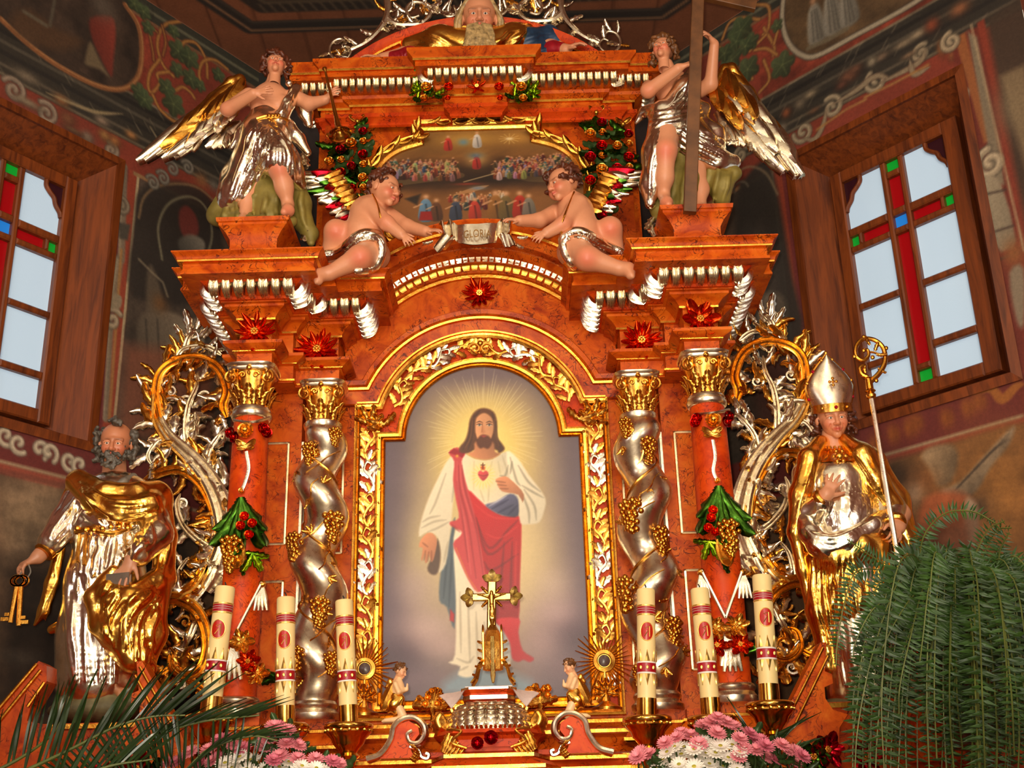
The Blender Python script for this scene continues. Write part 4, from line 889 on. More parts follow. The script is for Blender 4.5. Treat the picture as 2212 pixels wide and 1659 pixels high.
    b = MB(); P = [q(*p, -.01) for p in kn]; b.tube(spline(P, 8) if len(P) < 3 else np.concatenate([spline(P[:2], 8), spline(P[1:], 8)]), .008, 6); b.build('cord', 'silver_smooth', T)
    for p in tails: bell_flower(T, p[0], p[1], Y, .12 if p[1] < 1300 else .16)
    for k, (x, y, m_) in enumerate(xs): rosette(T, q(x, y, -.03), .055, m_, 6, V(0, -1, .1), 'gold', 3, 30+k, 'blossom')
    for k, (x, y, a) in enumerate(((xs[-1][0]+10, xs[-1][1]-8, 1.0), (xs[-1][0]+8, xs[-1][1]+20, 1.9))): place('garland_leaf', LEAF['lacquer_green'][0], q(x, y, -.01), V(math.sin(a), 0, -math.cos(a)), F, .10, T)
def twisted_column(mr):
    cx, cy = mr*.805, -.20; z0 = 2.168
    T = thing('twisted_column', (cx, cy, z0), 'silver twisted column with gold grapes, on the %s side of the large painting' % ('left' if mr < 0 else 'right'), 'column', 'silver twisted columns')
    b = MB(); rings = []; n = 110; turns = 3.5; hgt = 1.385; A = np.linspace(0, 2*math.pi, 28, endpoint=False); ph0 = 1.9
    def cen(t):
        e = .034*min(1, t*9)*min(1, (1-t)*9); a = mr*(2*math.pi*turns*t)+ph0*(1 if mr < 0 else 1)+(0 if mr < 0 else 1.1); return V(cx+e*math.cos(a), cy+e*math.sin(a), z0+.075+hgt*t), a
    def rad(t): return .121*(1-.14*t)*(1-.20*math.exp(-((t)/.03)**2)-.22*math.exp(-((1-t)/.03)**2))
    for i in range(n+1):
        t = i/n; c, a = cen(t); r = rad(t); ring = []
        for q_ in A:
            cr = math.cos(q_-a-math.pi); crease = .006*max(0, cr)**6; ring.append(c+V(math.cos(q_), math.sin(q_), 0)*(r-crease))
        rings.append(ring)
    b.loft(rings); b.build('shaft', 'silver_smooth', T)
    b = MB(); b.lathe([(.118, 0), (.124, .012), (.124, .03), (.112, .04), (.104, .05), (.112, .06), (.114, .072), (.105, .085), (.09, .09)], (cx, cy, z0), 36); b.build('base', 'silver_smooth', T)
    b = MB(); b.lathe([(.080, 1.43), (.094, 1.438), (.098, 1.45), (.098, 1.462), (.088, 1.47), (.08, 1.472)], (cx, cy, z0), 36); b.build('necking', 'silver_smooth', T)
    capital(T, cx, cy, 3.638, 3.842, .080)
    # vine line lies along the crease, tendrils cross the bulges
    def surf(t, th, lift=0.0):
        c, a = cen(t); return c+V(math.cos(th), math.sin(th), 0)*(rad(t)+lift), V(math.cos(th), math.sin(th), 0)
    b = MB(); P = []
    for i in range(160):
        t = .03+.94*i/159; c, a = cen(t); P.append(surf(t, a+math.pi+mr*.5, .002)[0])
    b.tube(P, .0055, 6); b.build('vine', 'gold', T)
    r = random.Random(4+mr); cl = ((.93, -1.05, .07), (.875, -2.05, .085), (.60, -1.0, .11), (.53, -2.2, .10), (.30, -1.35, .10), (.14, -2.2, .08), (.12, -1.0, .08)) if mr < 0 else ((.93, -2.3, .075), (.85, -1.0, .095), (.60, -2.0, .115), (.52, -.95, .10), (.33, -2.5, .12), (.20, -.95, .10), (.05, -2.2, .08))
    for k, (t, th, w) in enumerate(cl):
        p, nn = surf(t, th); grapes(T, p, w*1.1, w*1.35, 'gold_smooth', nn, k, 'grape_cluster', 38)
    for k in range(16):
        t = .05+.9*(k+.5)/16; th = -math.pi/2+r.uniform(-1.1, 1.1); p, nn = surf(t, th, .002); a = r.uniform(0, 6.3); d = V(-nn[1], nn[0], 0)*math.cos(a)+V(0, 0, 1)*math.sin(a)
        for s in (-.7, 0, .7):
            d2 = nrm(d*math.cos(s)+np.cross(nn, d)*math.sin(s)); place('vine_leaf', LEAF['gold'][0], p, d2, nn, r.uniform(.028, .05), T, 1.2)
    for k in range(7):
        t0 = .08+.12*k; th = -math.pi/2+r.uniform(-.9, .2); P = [surf(t0+.018*j, th+.22*j+.1*math.sin(j*1.3), .002)[0] for j in range(6)]; b = MB(); b.tube(spline(P, 4), .0035, 5); b.build('tendril', 'gold', T)
for mr in (-1, 1): smooth_column(mr); twisted_column(mr)
# ------------------------------------------------------------------ carved acanthus wings on both flanks of the altar
def carved_wing(mr):
    Y = -.02
    T = thing('carved_wing', (mr*1.45, Y, 2.3), 'openwork wing of gold and silver acanthus scrolls behind the %s' % ('saint holding keys' if mr < 0 else 'bishop with crosier'), 'altar carving', 'carved acanthus wings')
    def q(p, dY=0.0):
        v = at(p[0], p[1], Y+dY); 
        return v if mr < 0 else v*V(-1, 1, 1)
    stems = [  # px path (left wing), start/end half width, material
        ([(492, 905), (486, 880), (494, 846), (473, 800), (430, 780), (382, 787), (350, 813), (341, 858), (347, 908), (369, 947)], .030, .026, 'gold'),
        ([(341, 858), (347, 908), (369, 947), (408, 983), (447, 1025), (473, 1068), (490, 1120), (496, 1180), (478, 1235), (450, 1280)], .022, .072, 'silver'),
        ([(312, 1042), (352, 1025), (391, 1020), (424, 1038), (450, 1074), (466, 1123), (470, 1165)], .030, .018, 'gold'),
        ([(318, 1325), (345, 1303), (385, 1297), (425, 1318), (447, 1358), (451, 1405), (434, 1450), (402, 1462), (375, 1440), (380, 1404), (405, 1392)], .040, .016, 'gold'),
        ([(392, 1068), (386, 1095), (398, 1135), (424, 1165), (452, 1185), (474, 1200)], .012, .022, 'silver'),
        ([(490, 1120), (480, 1190), (455, 1250), (425, 1290), (395, 1302)], .020, .032, 'silver'),
        ([(452, 1190), (440, 1230), (420, 1265), (380, 1290)], .020, .020, 'gold'),
        ([(432, 1330), (418, 1370), (400, 1400)], .020, .014, 'silver'),
        ([(408, 983), (405, 930), (412, 880), (428, 840), (430, 805)], .020, .012, 'silver'),
        ([(447, 1025), (455, 980), (478, 945), (495, 925)], .018, .012, 'silver'),
        ([(369, 947), (345, 955), (325, 985), (330, 1005), (345, 1000)], .014, .008, 'silver'),
        ([(380, 787), (400, 760), (450, 755), (480, 770)], .012, .018, 'silver'),
        ([(400, 765), (412, 735), (425, 715)], .020, .010, 'silver'),
        ([(380, 1290), (390, 1240), (410, 1205)], .016, .010, 'silver'),
        ([(400, 1460), (440, 1490), (470, 1510)], .022, .016, 'gold'),
        ([(375, 1440), (350, 1455), (325, 1440), (318, 1400), (330, 1370)], .018, .010, 'gold')]
    r = random.Random(3)
    for k, (pts, w0, w1, m_) in enumerate(stems):
        P = spline([q(p) for p in pts], 6); n = len(P); tt = np.linspace(0, 1, n)
        wd = (w0+(w1-w0)*tt)*(np.minimum(1, .35+tt*6))*(np.minimum(1, .35+(1-tt)*6))
        # trough-shaped strap: two rolled edges and a raised spine
        T_, N_, B_ = frames(P, FRONT); rows = []
        for i in range(n):
            w = wd[i]; fwd = V(0, -1, 0); sd = nrm(np.cross(T_[i], fwd)); bulge = .020+.018*math.sin(math.pi*tt[i])
            prof = [(-1, 0), (-.95, .55), (-.7, .7), (-.45, .30), (-.15, .75), (0, .9), (.15, .75), (.45, .30), (.7, .7), (.95, .55), (1, 0), (.6, -.5), (-.6, -.5)]
            rows.append([P[i]+sd*w*u+fwd*(v*w*.75+bulge) for u, v in prof])
        b = MB(); b.loft(rows); o = b.build('scroll_stem', m_, T, True, 50)
        if k in (1, 5): sd = [nrm(np.cross(T_[i], V(0, -1, 0))) for i in range(n)]; b = MB(); b.tube([P[i]+sd[i]*wd[i]*(-1 if mr > 0 else 1)*.95+V(0, -.045, 0) for i in range(n)], .011, 6); b.build('gilt_rim', 'gold', T)
        # leaves spring from both edges
        L = np.cumsum(np.r_[0, np.linalg.norm(np.diff(P, axis=0), axis=1)]); step = .055; d = step*.6; c = 0
        while d < L[-1]-.01:
            i = int(np.searchsorted(L, d)); i = min(max(i, 1), n-2); sd = nrm(np.cross(T_[i], V(0, -1, 0)))
            for sg in (-1, 1):
                if r.random() < .22: continue
                ln = r.uniform(.08, .135)*(1.0 if len(pts) > 4 else .8); dr = nrm(T_[i]*r.uniform(.55, 1.1)*(1 if k > 1 else -1)+sd*sg)
                mm = m_ if r.random() < .72 else ('silver' if m_ == 'gold' else 'gold')
                place('acanthus_leaf', LEAF[mm][r.choice((0, 1, 2, 1, 2))], P[i]+sd*sg*wd[i]*.55+V(0, -.016, 0), dr+V(0, r.uniform(-.35, .1), 0), V(0, -1, 0)+.3*sd*sg, ln, T, r.uniform(1.25, 1.7))
            d += step; c += 1
    for p, a, l, m_ in (((412, 720), -.2, .13, 'silver'), ((425, 712), .35, .12, 'silver'), ((400, 735), -.6, .10, 'silver'), ((440, 730), .8, .09, 'silver'), ((395, 755), -.9, .07, 'gold'), ((430, 760), .3, .06, 'gold'), ((330, 800), -1.1, .07, 'gold'), ((338, 815), -.7, .07, 'gold')):
        d = V(math.sin(a), -.25, math.cos(a)); d = d if mr < 0 else d*V(-1, 1, 1); place('acanthus_leaf', LEAF[m_][0], q(p)+V(0, -.01, 0), d, FRONT, l, T)
    for x, y in ((397, 1092), (470, 1090), (405, 870), (372, 850), (445, 860), (402, 1345), (392, 1480)):
        b = MB(); cc = q((x, y))+V(0, -.02, 0); b.tube(spiral3(cc, V(mr, 0, 0), V(0, 0, 1), .035, 1.3, 18, -mr), np.linspace(.010, .006, 19), 6); b.sphere(cc, .010, 6, 4); b.build('curl', r.choice(('gold', 'silver')), T)
for mr in (-1, 1): carved_wing(mr)
# ------------------------------------------------------------------ large arched altar painting
ARCHP = [(.525, 2.250), (.525, 3.612), (.418, 3.612)]+arc(.418, 3.60, .4178, 40)+[(-.418, 3.612), (-.525, 3.612), (-.525, 2.250)]
PIC = thing('altar_painting', (0, 0, 2.25), 'arched painting of a robed bearded figure with red sash, glowing heart and halo', 'painting')
def figure_painting():
    P = Paint(-.53, .53, 2.24, 4.02, .0034, (112, 96, 108))
    def z(x, y): v = at(820+x/2.304, 780+y/2.304, -.012); return (float(v[0]), float(v[2]))
    def Z(*p): return [z(*q) for q in p]
    k = abs(z(1, 0)[0]-z(0, 0)[0])
    P.mottle(.07, .5, 3)
    for c, r_, col, a in (((520, 800), (400, 830), (206, 186, 160), .7), ((520, 700), (330, 720), (240, 220, 160), .8), ((520, 420), (260, 290), (252, 226, 128), .9), ((500, 420), (150, 200), (252, 238, 170), .6), ((700, 1000), (200, 330), (244, 224, 170), .6), ((230, 1000), (130, 300), (244, 226, 160), .5)):
        P.blob(z(*c), (r_[0]*k, r_[1]*k), col, a, 0, 2.4)
    for c, r_, col, a in (((120, 1420), (110, 120), (92, 70, 84), .8), ((60, 1250), (90, 160), (122, 104, 116), .6), ((960, 1330), (120, 130), (96, 74, 86), .8), ((880, 1250), (140, 90), (206, 180, 176), .7), ((230, 1330), (150, 100), (214, 190, 180), .75), ((330, 1420), (120, 70), (204, 178, 170), .6), ((930, 1530), (120, 70), (150, 124, 130), .5), ((150, 1580), (180, 60), (150, 128, 136), .5), ((800, 1400), (120, 110), (196, 168, 166), .6), ((180, 1130), (110, 130), (196, 174, 170), .6), ((60, 500), (70, 400), (128, 112, 122), .6), ((1000, 600), (80, 500), (130, 116, 124), .6), ((520, 60), (400, 90), (124, 108, 122), .7), ((870, 1120), (100, 100), (222, 200, 184), .5)):
        P.blob(z(*c), (r_[0]*k, r_[1]*k), col, a)
    r = random.Random(1)
    for i in range(90):   # rays of the halo
        a = 2*math.pi*i/90+r.uniform(-.03, .03); r0 = 130+r.random()*40; r1 = 230+r.random()*90
        P.line(Z((515+r0*math.cos(a), 380+r0*math.sin(a)*1.1), (515+r1*math.cos(a), 380+r1*math.sin(a)*1.1)), (255, 246, 200), .004, .35, True)
    P.poly(Z((300, 1659), (320, 1600), (400, 1545), (500, 1530), (640, 1545), (750, 1590), (780, 1659)), (150, 172, 182), .03, .85)
    cream = (236, 226, 200); shadow = (176, 164, 140)
    def folds(lines, col, wd=7, a=.6):
        for l in lines: P.line(Z(*l), col, wd*k, a, True, .006, 5)
    # cloak lining and inner sleeve
    P.poly(Z((375, 780), (350, 870), (305, 1050), (298, 1190), (335, 1225), (372, 1330), (385, 1100), (372, 950)), (112, 124, 130), .006, 1, (-.6, 0, .25), 3)
    folds([((340, 920), (318, 1180)), ((360, 960), (345, 1220))], (74, 84, 92), 8)
    P.poly(Z((352, 1235), (372, 1260), (370, 1300), (350, 1290)), (196, 60, 60), .005)
    # lower tunic
    P.poly(Z((368, 880), (420, 850), (560, 1000), (600, 1300), (650, 1480), (620, 1520), (480, 1535), (470, 1565), (430, 1575), (390, 1560), (400, 1520), (345, 1500), (375, 1460), (380, 1200)), cream, .006, 1, (-.5, .2, .12), 3)
    folds([((400, 1150), (405, 1450)), ((440, 1180), (450, 1500)), ((480, 1250), (490, 1520)), ((520, 1300), (540, 1500)), ((560, 1300), (620, 1480)), ((385, 1480), (440, 1500), (470, 1470)), ((400, 1540), (440, 1520))], shadow, 8, .65)
    P.poly(Z((580, 1300), (640, 1310), (660, 1480), (630, 1500)), (196, 204, 204), .01, .7)
    # torso
    P.poly(Z((405, 455), (470, 485), (560, 485), (635, 450), (700, 520), (700, 640), (670, 790), (540, 760), (430, 660), (395, 560)), cream, .006, 1, (.6, .2, -.12), 3)
    folds([((470, 500), (468, 640)), ((500, 640), (520, 700)), ((560, 500), (545, 560)), ((590, 500), (600, 560)), ((545, 620), (540, 700)), ((610, 470), (640, 560))], (190, 176, 140), 6, .5)
    P.blob(z(515, 570), (70*k, 75*k), (252, 236, 160), .85)
    # left sleeve and hand
    P.poly(Z((400, 458), (340, 492), (290, 585), (243, 685), (208, 790), (196, 872), (240, 852), (290, 880), (305, 990), (290, 1052), (330, 1010), (352, 850), (372, 640)), cream, .006, 1, (-.4, .4, .15), 3)
    P.poly(Z((288, 885), (303, 960), (290, 1050), (260, 1062), (238, 1030), (268, 960)), (120, 96, 76), .006, 1, None, 3)
    folds([((330, 560), (280, 700), (250, 760)), ((300, 770), (250, 780), (215, 800)), ((330, 790), (270, 800), (210, 830)), ((345, 800), (290, 830), (240, 850)), ((340, 900), (320, 1000)), ((380, 560), (360, 700))], shadow, 9, .6)
    skin = (214, 156, 116)
    P.poly(Z((196, 925), (205, 890), (235, 858), (265, 858), (286, 890), (280, 940), (268, 990), (255, 998), (245, 960), (236, 1002), (226, 1000), (226, 955), (214, 990), (207, 985), (215, 930)), skin, .004, 1, (-.5, .4, .2), 2)
    folds([((228, 945), (222, 990)), ((245, 950), (240, 995)), ((258, 945), (258, 990)), ((215, 905), (240, 925))], (150, 96, 66), 4, .8)
    # red mantle
    P.poly(Z((435, 640), (520, 715), (610, 768), (692, 772), (705, 830), (697, 1100), (690, 1290), (640, 1310), (570, 1290), (525, 1100), (505, 950), (465, 770)), (196, 34, 36), .006, 1, (-.2, .5, .22), 3)
    folds([((470, 760), (545, 930), (640, 840), (690, 790)), ((480, 780), (540, 960), (660, 880)), ((520, 1000), (560, 1040), (690, 960)), ((620, 900), (600, 1150)), ((660, 900), (650, 1200)), ((560, 1060), (590, 1260))], (128, 16, 22), 10, .6)
    folds([((460, 700), (560, 775), (690, 785)), ((530, 860), (600, 880), (690, 820)), ((680, 900), (672, 1200))], (230, 92, 84), 8, .55)
    P.poly(Z((345, 456), (385, 430), (426, 458), (408, 500), (428, 600), (470, 745), (515, 1000), (532, 1110), (488, 1150), (440, 1085), (395, 985), (366, 910), (402, 870), (405, 845), (356, 820), (352, 800), (395, 780), (380, 690), (366, 590), (372, 500)), (214, 92, 92), .005, 1, (-.3, 0, .12), 3)
    folds([((392, 520), (400, 640), (440, 800), (480, 1080)), ((410, 520), (425, 640), (480, 830), (515, 1060)), ((385, 600), (410, 760), (440, 1000)), ((360, 815), (400, 850))], (160, 40, 48), 8, .6)
    folds([((385, 500), (392, 640), (425, 820), (455, 1060)), ((402, 510), (410, 620), (460, 800))], (240, 150, 140), 6, .5); P.line(Z((380, 930), (440, 1075), (488, 1145)), (224, 160, 80), 5*k, .7)
    P.poly(Z((345, 456), (370, 436), (425, 456), (412, 480), (385, 470)), (176, 30, 50), .005); P.blob(z(386, 472), (9*k, 9*k), (236, 190, 80), 1)
    # blue drape at the waist
    P.poly(Z((528, 715), (580, 700), (650, 660), (690, 690), (690, 770), (620, 770), (560, 745)), (112, 112, 138), .006, 1, (-.4, .6, .3), 3)
    folds([((560, 735), (640, 690)), ((590, 755), (665, 715)), ((640, 765), (685, 720))], (64, 62, 92), 9, .7); folds([((545, 722), (630, 672))], (214, 212, 216), 8, .8)
    # foot of the mantle
    P.poly(Z((575, 1285), (692, 1280), (690, 1350), (712, 1440), (766, 1478), (748, 1497), (715, 1486), (690, 1496), (660, 1478), (648, 1400), (602, 1322)), (204, 60, 66), .006, 1, (-.3, .3, .15), 3)
    # right sleeve and hand
    P.poly(Z((632, 450), (690, 488), (745, 570), (800, 640), (826, 690), (820, 740), (796, 800), (745, 812), (700, 806), (694, 730), (690, 660), (650, 590)), cream, .006, 1, (-.5, .3, .15), 3)
    folds([((650, 480), (680, 590), (700, 620)), ((690, 520), (740, 600), (800, 650)), ((710, 620), (760, 650), (815, 680)), ((720, 640), (770, 720), (780, 790)), ((700, 640), (740, 740), (745, 805)), ((640, 520), (625, 570), (600, 570)), ((660, 500), (650, 560))], (150, 142, 122), 9, .65)
    P.poly(Z((578, 588), (615, 574), (640, 580), (690, 625), (718, 665), (712, 702), (690, 665), (640, 655), (610, 648), (592, 628), (585, 608)), skin, .004, 1, (-.3, .5, .2), 2)
    folds([((580, 598), (625, 604)), ((588, 615), (630, 620)), ((600, 634), (640, 636))], (150, 96, 66), 4, .8)
    # neck, hair, face
    hair = (120, 78, 42)
    P.poly(Z((520, 234), (478, 248), (450, 290), (440, 350), (425, 395), (398, 430), (402, 455), (445, 458), (480, 440), (575, 440), (595, 458), (622, 438), (608, 410), (585, 375), (584, 300), (566, 252)), hair, .006, 1, (-.3, .3, .2), 3)
    folds([((455, 300), (445, 380), (415, 440)), ((470, 270), (458, 380), (440, 440)), ((578, 300), (585, 380), (605, 440)), ((560, 260), (578, 350)), ((500, 245), (470, 280))], (74, 44, 24), 7, .6); folds([((462, 300), (452, 380), (425, 430)), ((572, 290), (580, 370), (595, 420))], (168, 120, 70), 5, .6)
    P.poly(Z((478, 400), (562, 400), (575, 450), (600, 462), (560, 486), (520, 492), (470, 482), (440, 460), (470, 445)), (206, 150, 108), .006, 1, (.5, .3, -.25), 3)
    P.poly(Z((476, 320), (484, 280), (520, 258), (556, 280), (568, 320), (562, 370), (545, 412), (515, 425), (490, 405), (478, 365)), (226, 174, 130), .005, 1, (.6, .1, -.2), 4)
    P.poly(Z((474, 360), (486, 385), (500, 372), (516, 366), (540, 372), (556, 385), (566, 365), (558, 410), (540, 436), (518, 430), (500, 434), (484, 412)), (112, 66, 36), .006, .92, None, 3)
    P.poly(Z((502, 372), (518, 368), (534, 373), (518, 381)), (176, 84, 70), .004)
    P.poly(Z((512, 325), (518, 322), (526, 355), (516, 362), (506, 357)), (206, 150, 108), .006, .8)
    for ex in (497, 546):
        P.line(Z((ex-16, 306), (ex, 300), (ex+16, 306)), (92, 58, 34), 5*k, .9, True); P.poly(Z((ex-13, 319), (ex, 313), (ex+13, 319), (ex, 325)), (232, 218, 200), .003); P.blob(z(ex, 318), (5*k, 5.5*k), (60, 54, 50), 1); P.line(Z((ex-14, 316), (ex, 311), (ex+14, 317)), (84, 52, 34), 3*k, .9)
    P.line(Z((512, 310), (509, 352)), (170, 112, 76), 4*k, .6)
    # heart
    for i in range(20):
        a = 2*math.pi*i/20; P.line(Z((515+30*math.cos(a), 570+30*math.sin(a)), (515+62*math.cos(a), 572+66*math.sin(a))), (252, 224, 120), .004, .55, True)
    P.poly(Z((515, 596), (495, 576), (490, 556), (502, 545), (515, 552), (528, 545), (541, 556), (537, 576)), (222, 96, 98), .004, 1, (-.4, .5, .2), 3); P.line(Z((492, 566), (515, 572), (540, 566)), (150, 60, 50), 3*k, .8)
    P.poly(Z((506, 542), (502, 528), (515, 515), (526, 530), (523, 543)), (220, 120, 50), .004); P.line(Z((514, 535), (514, 508)), (120, 60, 30), 4*k, 1); P.line(Z((505, 517), (523, 517)), (120, 60, 30), 4*k, 1)
    P.line(Z((430, 462), (475, 484), (520, 492), (565, 486)), (200, 170, 110), 4*k, .7)
    return P
_P = figure_painting(); _P.C = 255*np.clip(_P.C/255, 0, 1)**1.35
def _inarch(x, z): return (((abs(x) < .527) & (z < 3.614)) | ((x*x+(z-3.60)**2 < .42**2) & (z >= 3.6))) & (z > 2.248)
link('canvas', _P.mesh('canvas', lambda x, z: np.stack([x, 0*x-.012, z], -1), _inarch, root_off(PIC)), 'canvas', PIC, 'painted robed figure with red sash on a glowing cloudy ground')
clp = list(reversed(ARCHP[::-1]))
b = MB(); b.prism([(.655, 2.19), (.655, 3.795)]+arc(.555, AZ, .527, 30)+[(-.655, 3.795), (-.655, 2.19)], lambda x, z: V(x, .02, z), lambda x, z: V(x, -.004, z)); fbd = b.build('frame', 'wood_brightred', PIC, False)
MB().sweep(ARCHP, [(-.018, -.006), (-.020, -.022), (-.012, -.030), (-.006, -.024), (.004, -.034), (.018, -.036), (.022, -.028), (.030, -.032), (.034, -.02), (.036, -.004)], fxz, True).build('inner_gold_moulding', 'gold_smooth', fbd, True, 30)
OUTP = [(.648, 2.195), (.648, 3.78), (.5465, 3.78)]+arc(.566, AZ, .5465, 40)[1:-1]+[(-.5465, 3.78), (-.648, 3.78), (-.648, 2.195)]
MB().sweep(OUTP, [(-.016, -.004), (-.014, -.036), (-.006, -.042), (0, -.034), (.008, -.040), (.018, -.044), (.022, -.03), (.024, .0)], fxz, True).build('outer_gold_moulding', 'gold_smooth', fbd, True, 30)
# carved foliage on the red band: S-scroll with leaves, alternating gold and silver
def scroll_unit(mat_):
    b = MB()
    b.tube(spline([(0, 0, .2), (.28, .35, .30), (.05, .75, .35), (-.30, 1.05, .32), (-.12, 1.38, .3), (.16, 1.25, .28), (.02, 1.08, .26)], 5), np.linspace(.10, .05, 31), 6, .8, V(0, 0, 1))
    for (x, y, a, l, bd) in ((.2, .2, .9, .55, .2), (-.05, .15, -.8, .5, -.2), (.22, .45, .35, .6, .3), (.0, .75, -1.0, .55, -.2), (-.1, .85, .9, .6, .2), (-.3, 1.1, -.5, .5, -.2), (-.15, 1.35, .3, .5, .2), (.1, 1.3, 1.3, .4, 0)):
        l *= 1.35; lb = leaf_mb(1, .6, 3, .22, .05, 6, 2, .06, bd); d = V(math.sin(a), math.cos(a), .15); d = nrm(d); zz = V(0, 0, 1)-d[2]*d; zz = nrm(zz); xx = np.cross(d, zz); v = lb.v
        off = V(x, y, .22)
        for vv in v: b.add((vv[:, :1]*xx+vv[:, 1:2]*d+vv[:, 2:3]*zz)*l+off, [])
        b.f += [tuple(i+b.n-lb.n for i in f) for f in lb.f]
    me = b.mesh('scroll_unit', None, True, 50); me.materials.append(M[mat_]); return me
SCU = {m_: scroll_unit(m_) for m_ in ('gold', 'silver')}
def band_scroll(path, n0, s=.085, start=0):
    P = np.asarray(path, float); L = np.r_[0, np.cumsum(np.linalg.norm(np.diff(P, axis=0), axis=1))]
    for k in range(n0):
        d0 = L[-1]*(k+.02)/n0; i = min(int(np.searchsorted(L, d0+.5*L[-1]/n0)), len(P)-1); i = max(1, i); p = P[i-1]+(P[i]-P[i-1])*((d0-L[i-1])/(L[i]-L[i-1]+1e-9) if d0 > L[i-1] else 0); t = nrm(P[i]-P[i-1]); fl = 1 if k % 2 else -1
        x = V(-t[1], 0, t[0])*fl
        inst('scroll_foliage', SCU['gold' if (k+start) % 3 else 'silver'], xf(V(p[0], -.006, p[1]), x*s*1.0, V(t[0], 0, t[1])*(L[-1]/n0/1.42), V(0, -1, 0)*s*.75), fbd)
for mr in (-1, 1):
    band_scroll([(mr*.588, 2.26), (mr*.588, 3.66)], 8, .085)
    am = arc(.493, AZ-.005, .478, 24); half = [(abs(x)*mr, z) for x, z in am if x >= -.001]; band_scroll(half, 4, .085, 1)
    for a, l in ((.3, .1), (-.5, .1), (1.2, .09), (-1.3, .09), (2.2, .09)): place('corner_leaf', LEAF['gold'][0], V(mr*.588, -.02, 3.70), V(math.sin(a), -.2, math.cos(a)), FRONT, l, fbd, 1.2)
    for a, l in ((mr*1.4, .1), (mr*1.9, .1), (mr*.9, .08), (-mr*.9, .09)): place('corner_leaf', LEAF['gold'][0], V(mr*.515, -.02, 3.69), V(math.sin(a), -.2, math.cos(a)), FRONT, l, fbd, 1.2)
b = MB(); b.tube(spiral3(V(-.03, -.03, 4.10), V(-1, 0, 0), V(0, 0, 1), .035, 1.3, 16, 1), np.linspace(.009, .005, 17), 6); b.tube(spiral3(V(.03, -.03, 4.10), V(1, 0, 0), V(0, 0, 1), .035, 1.3, 16, 1), np.linspace(.009, .005, 17), 6); b.sphere((0, -.03, 4.13), .018); b.build('crest_scroll', 'gold', fbd)
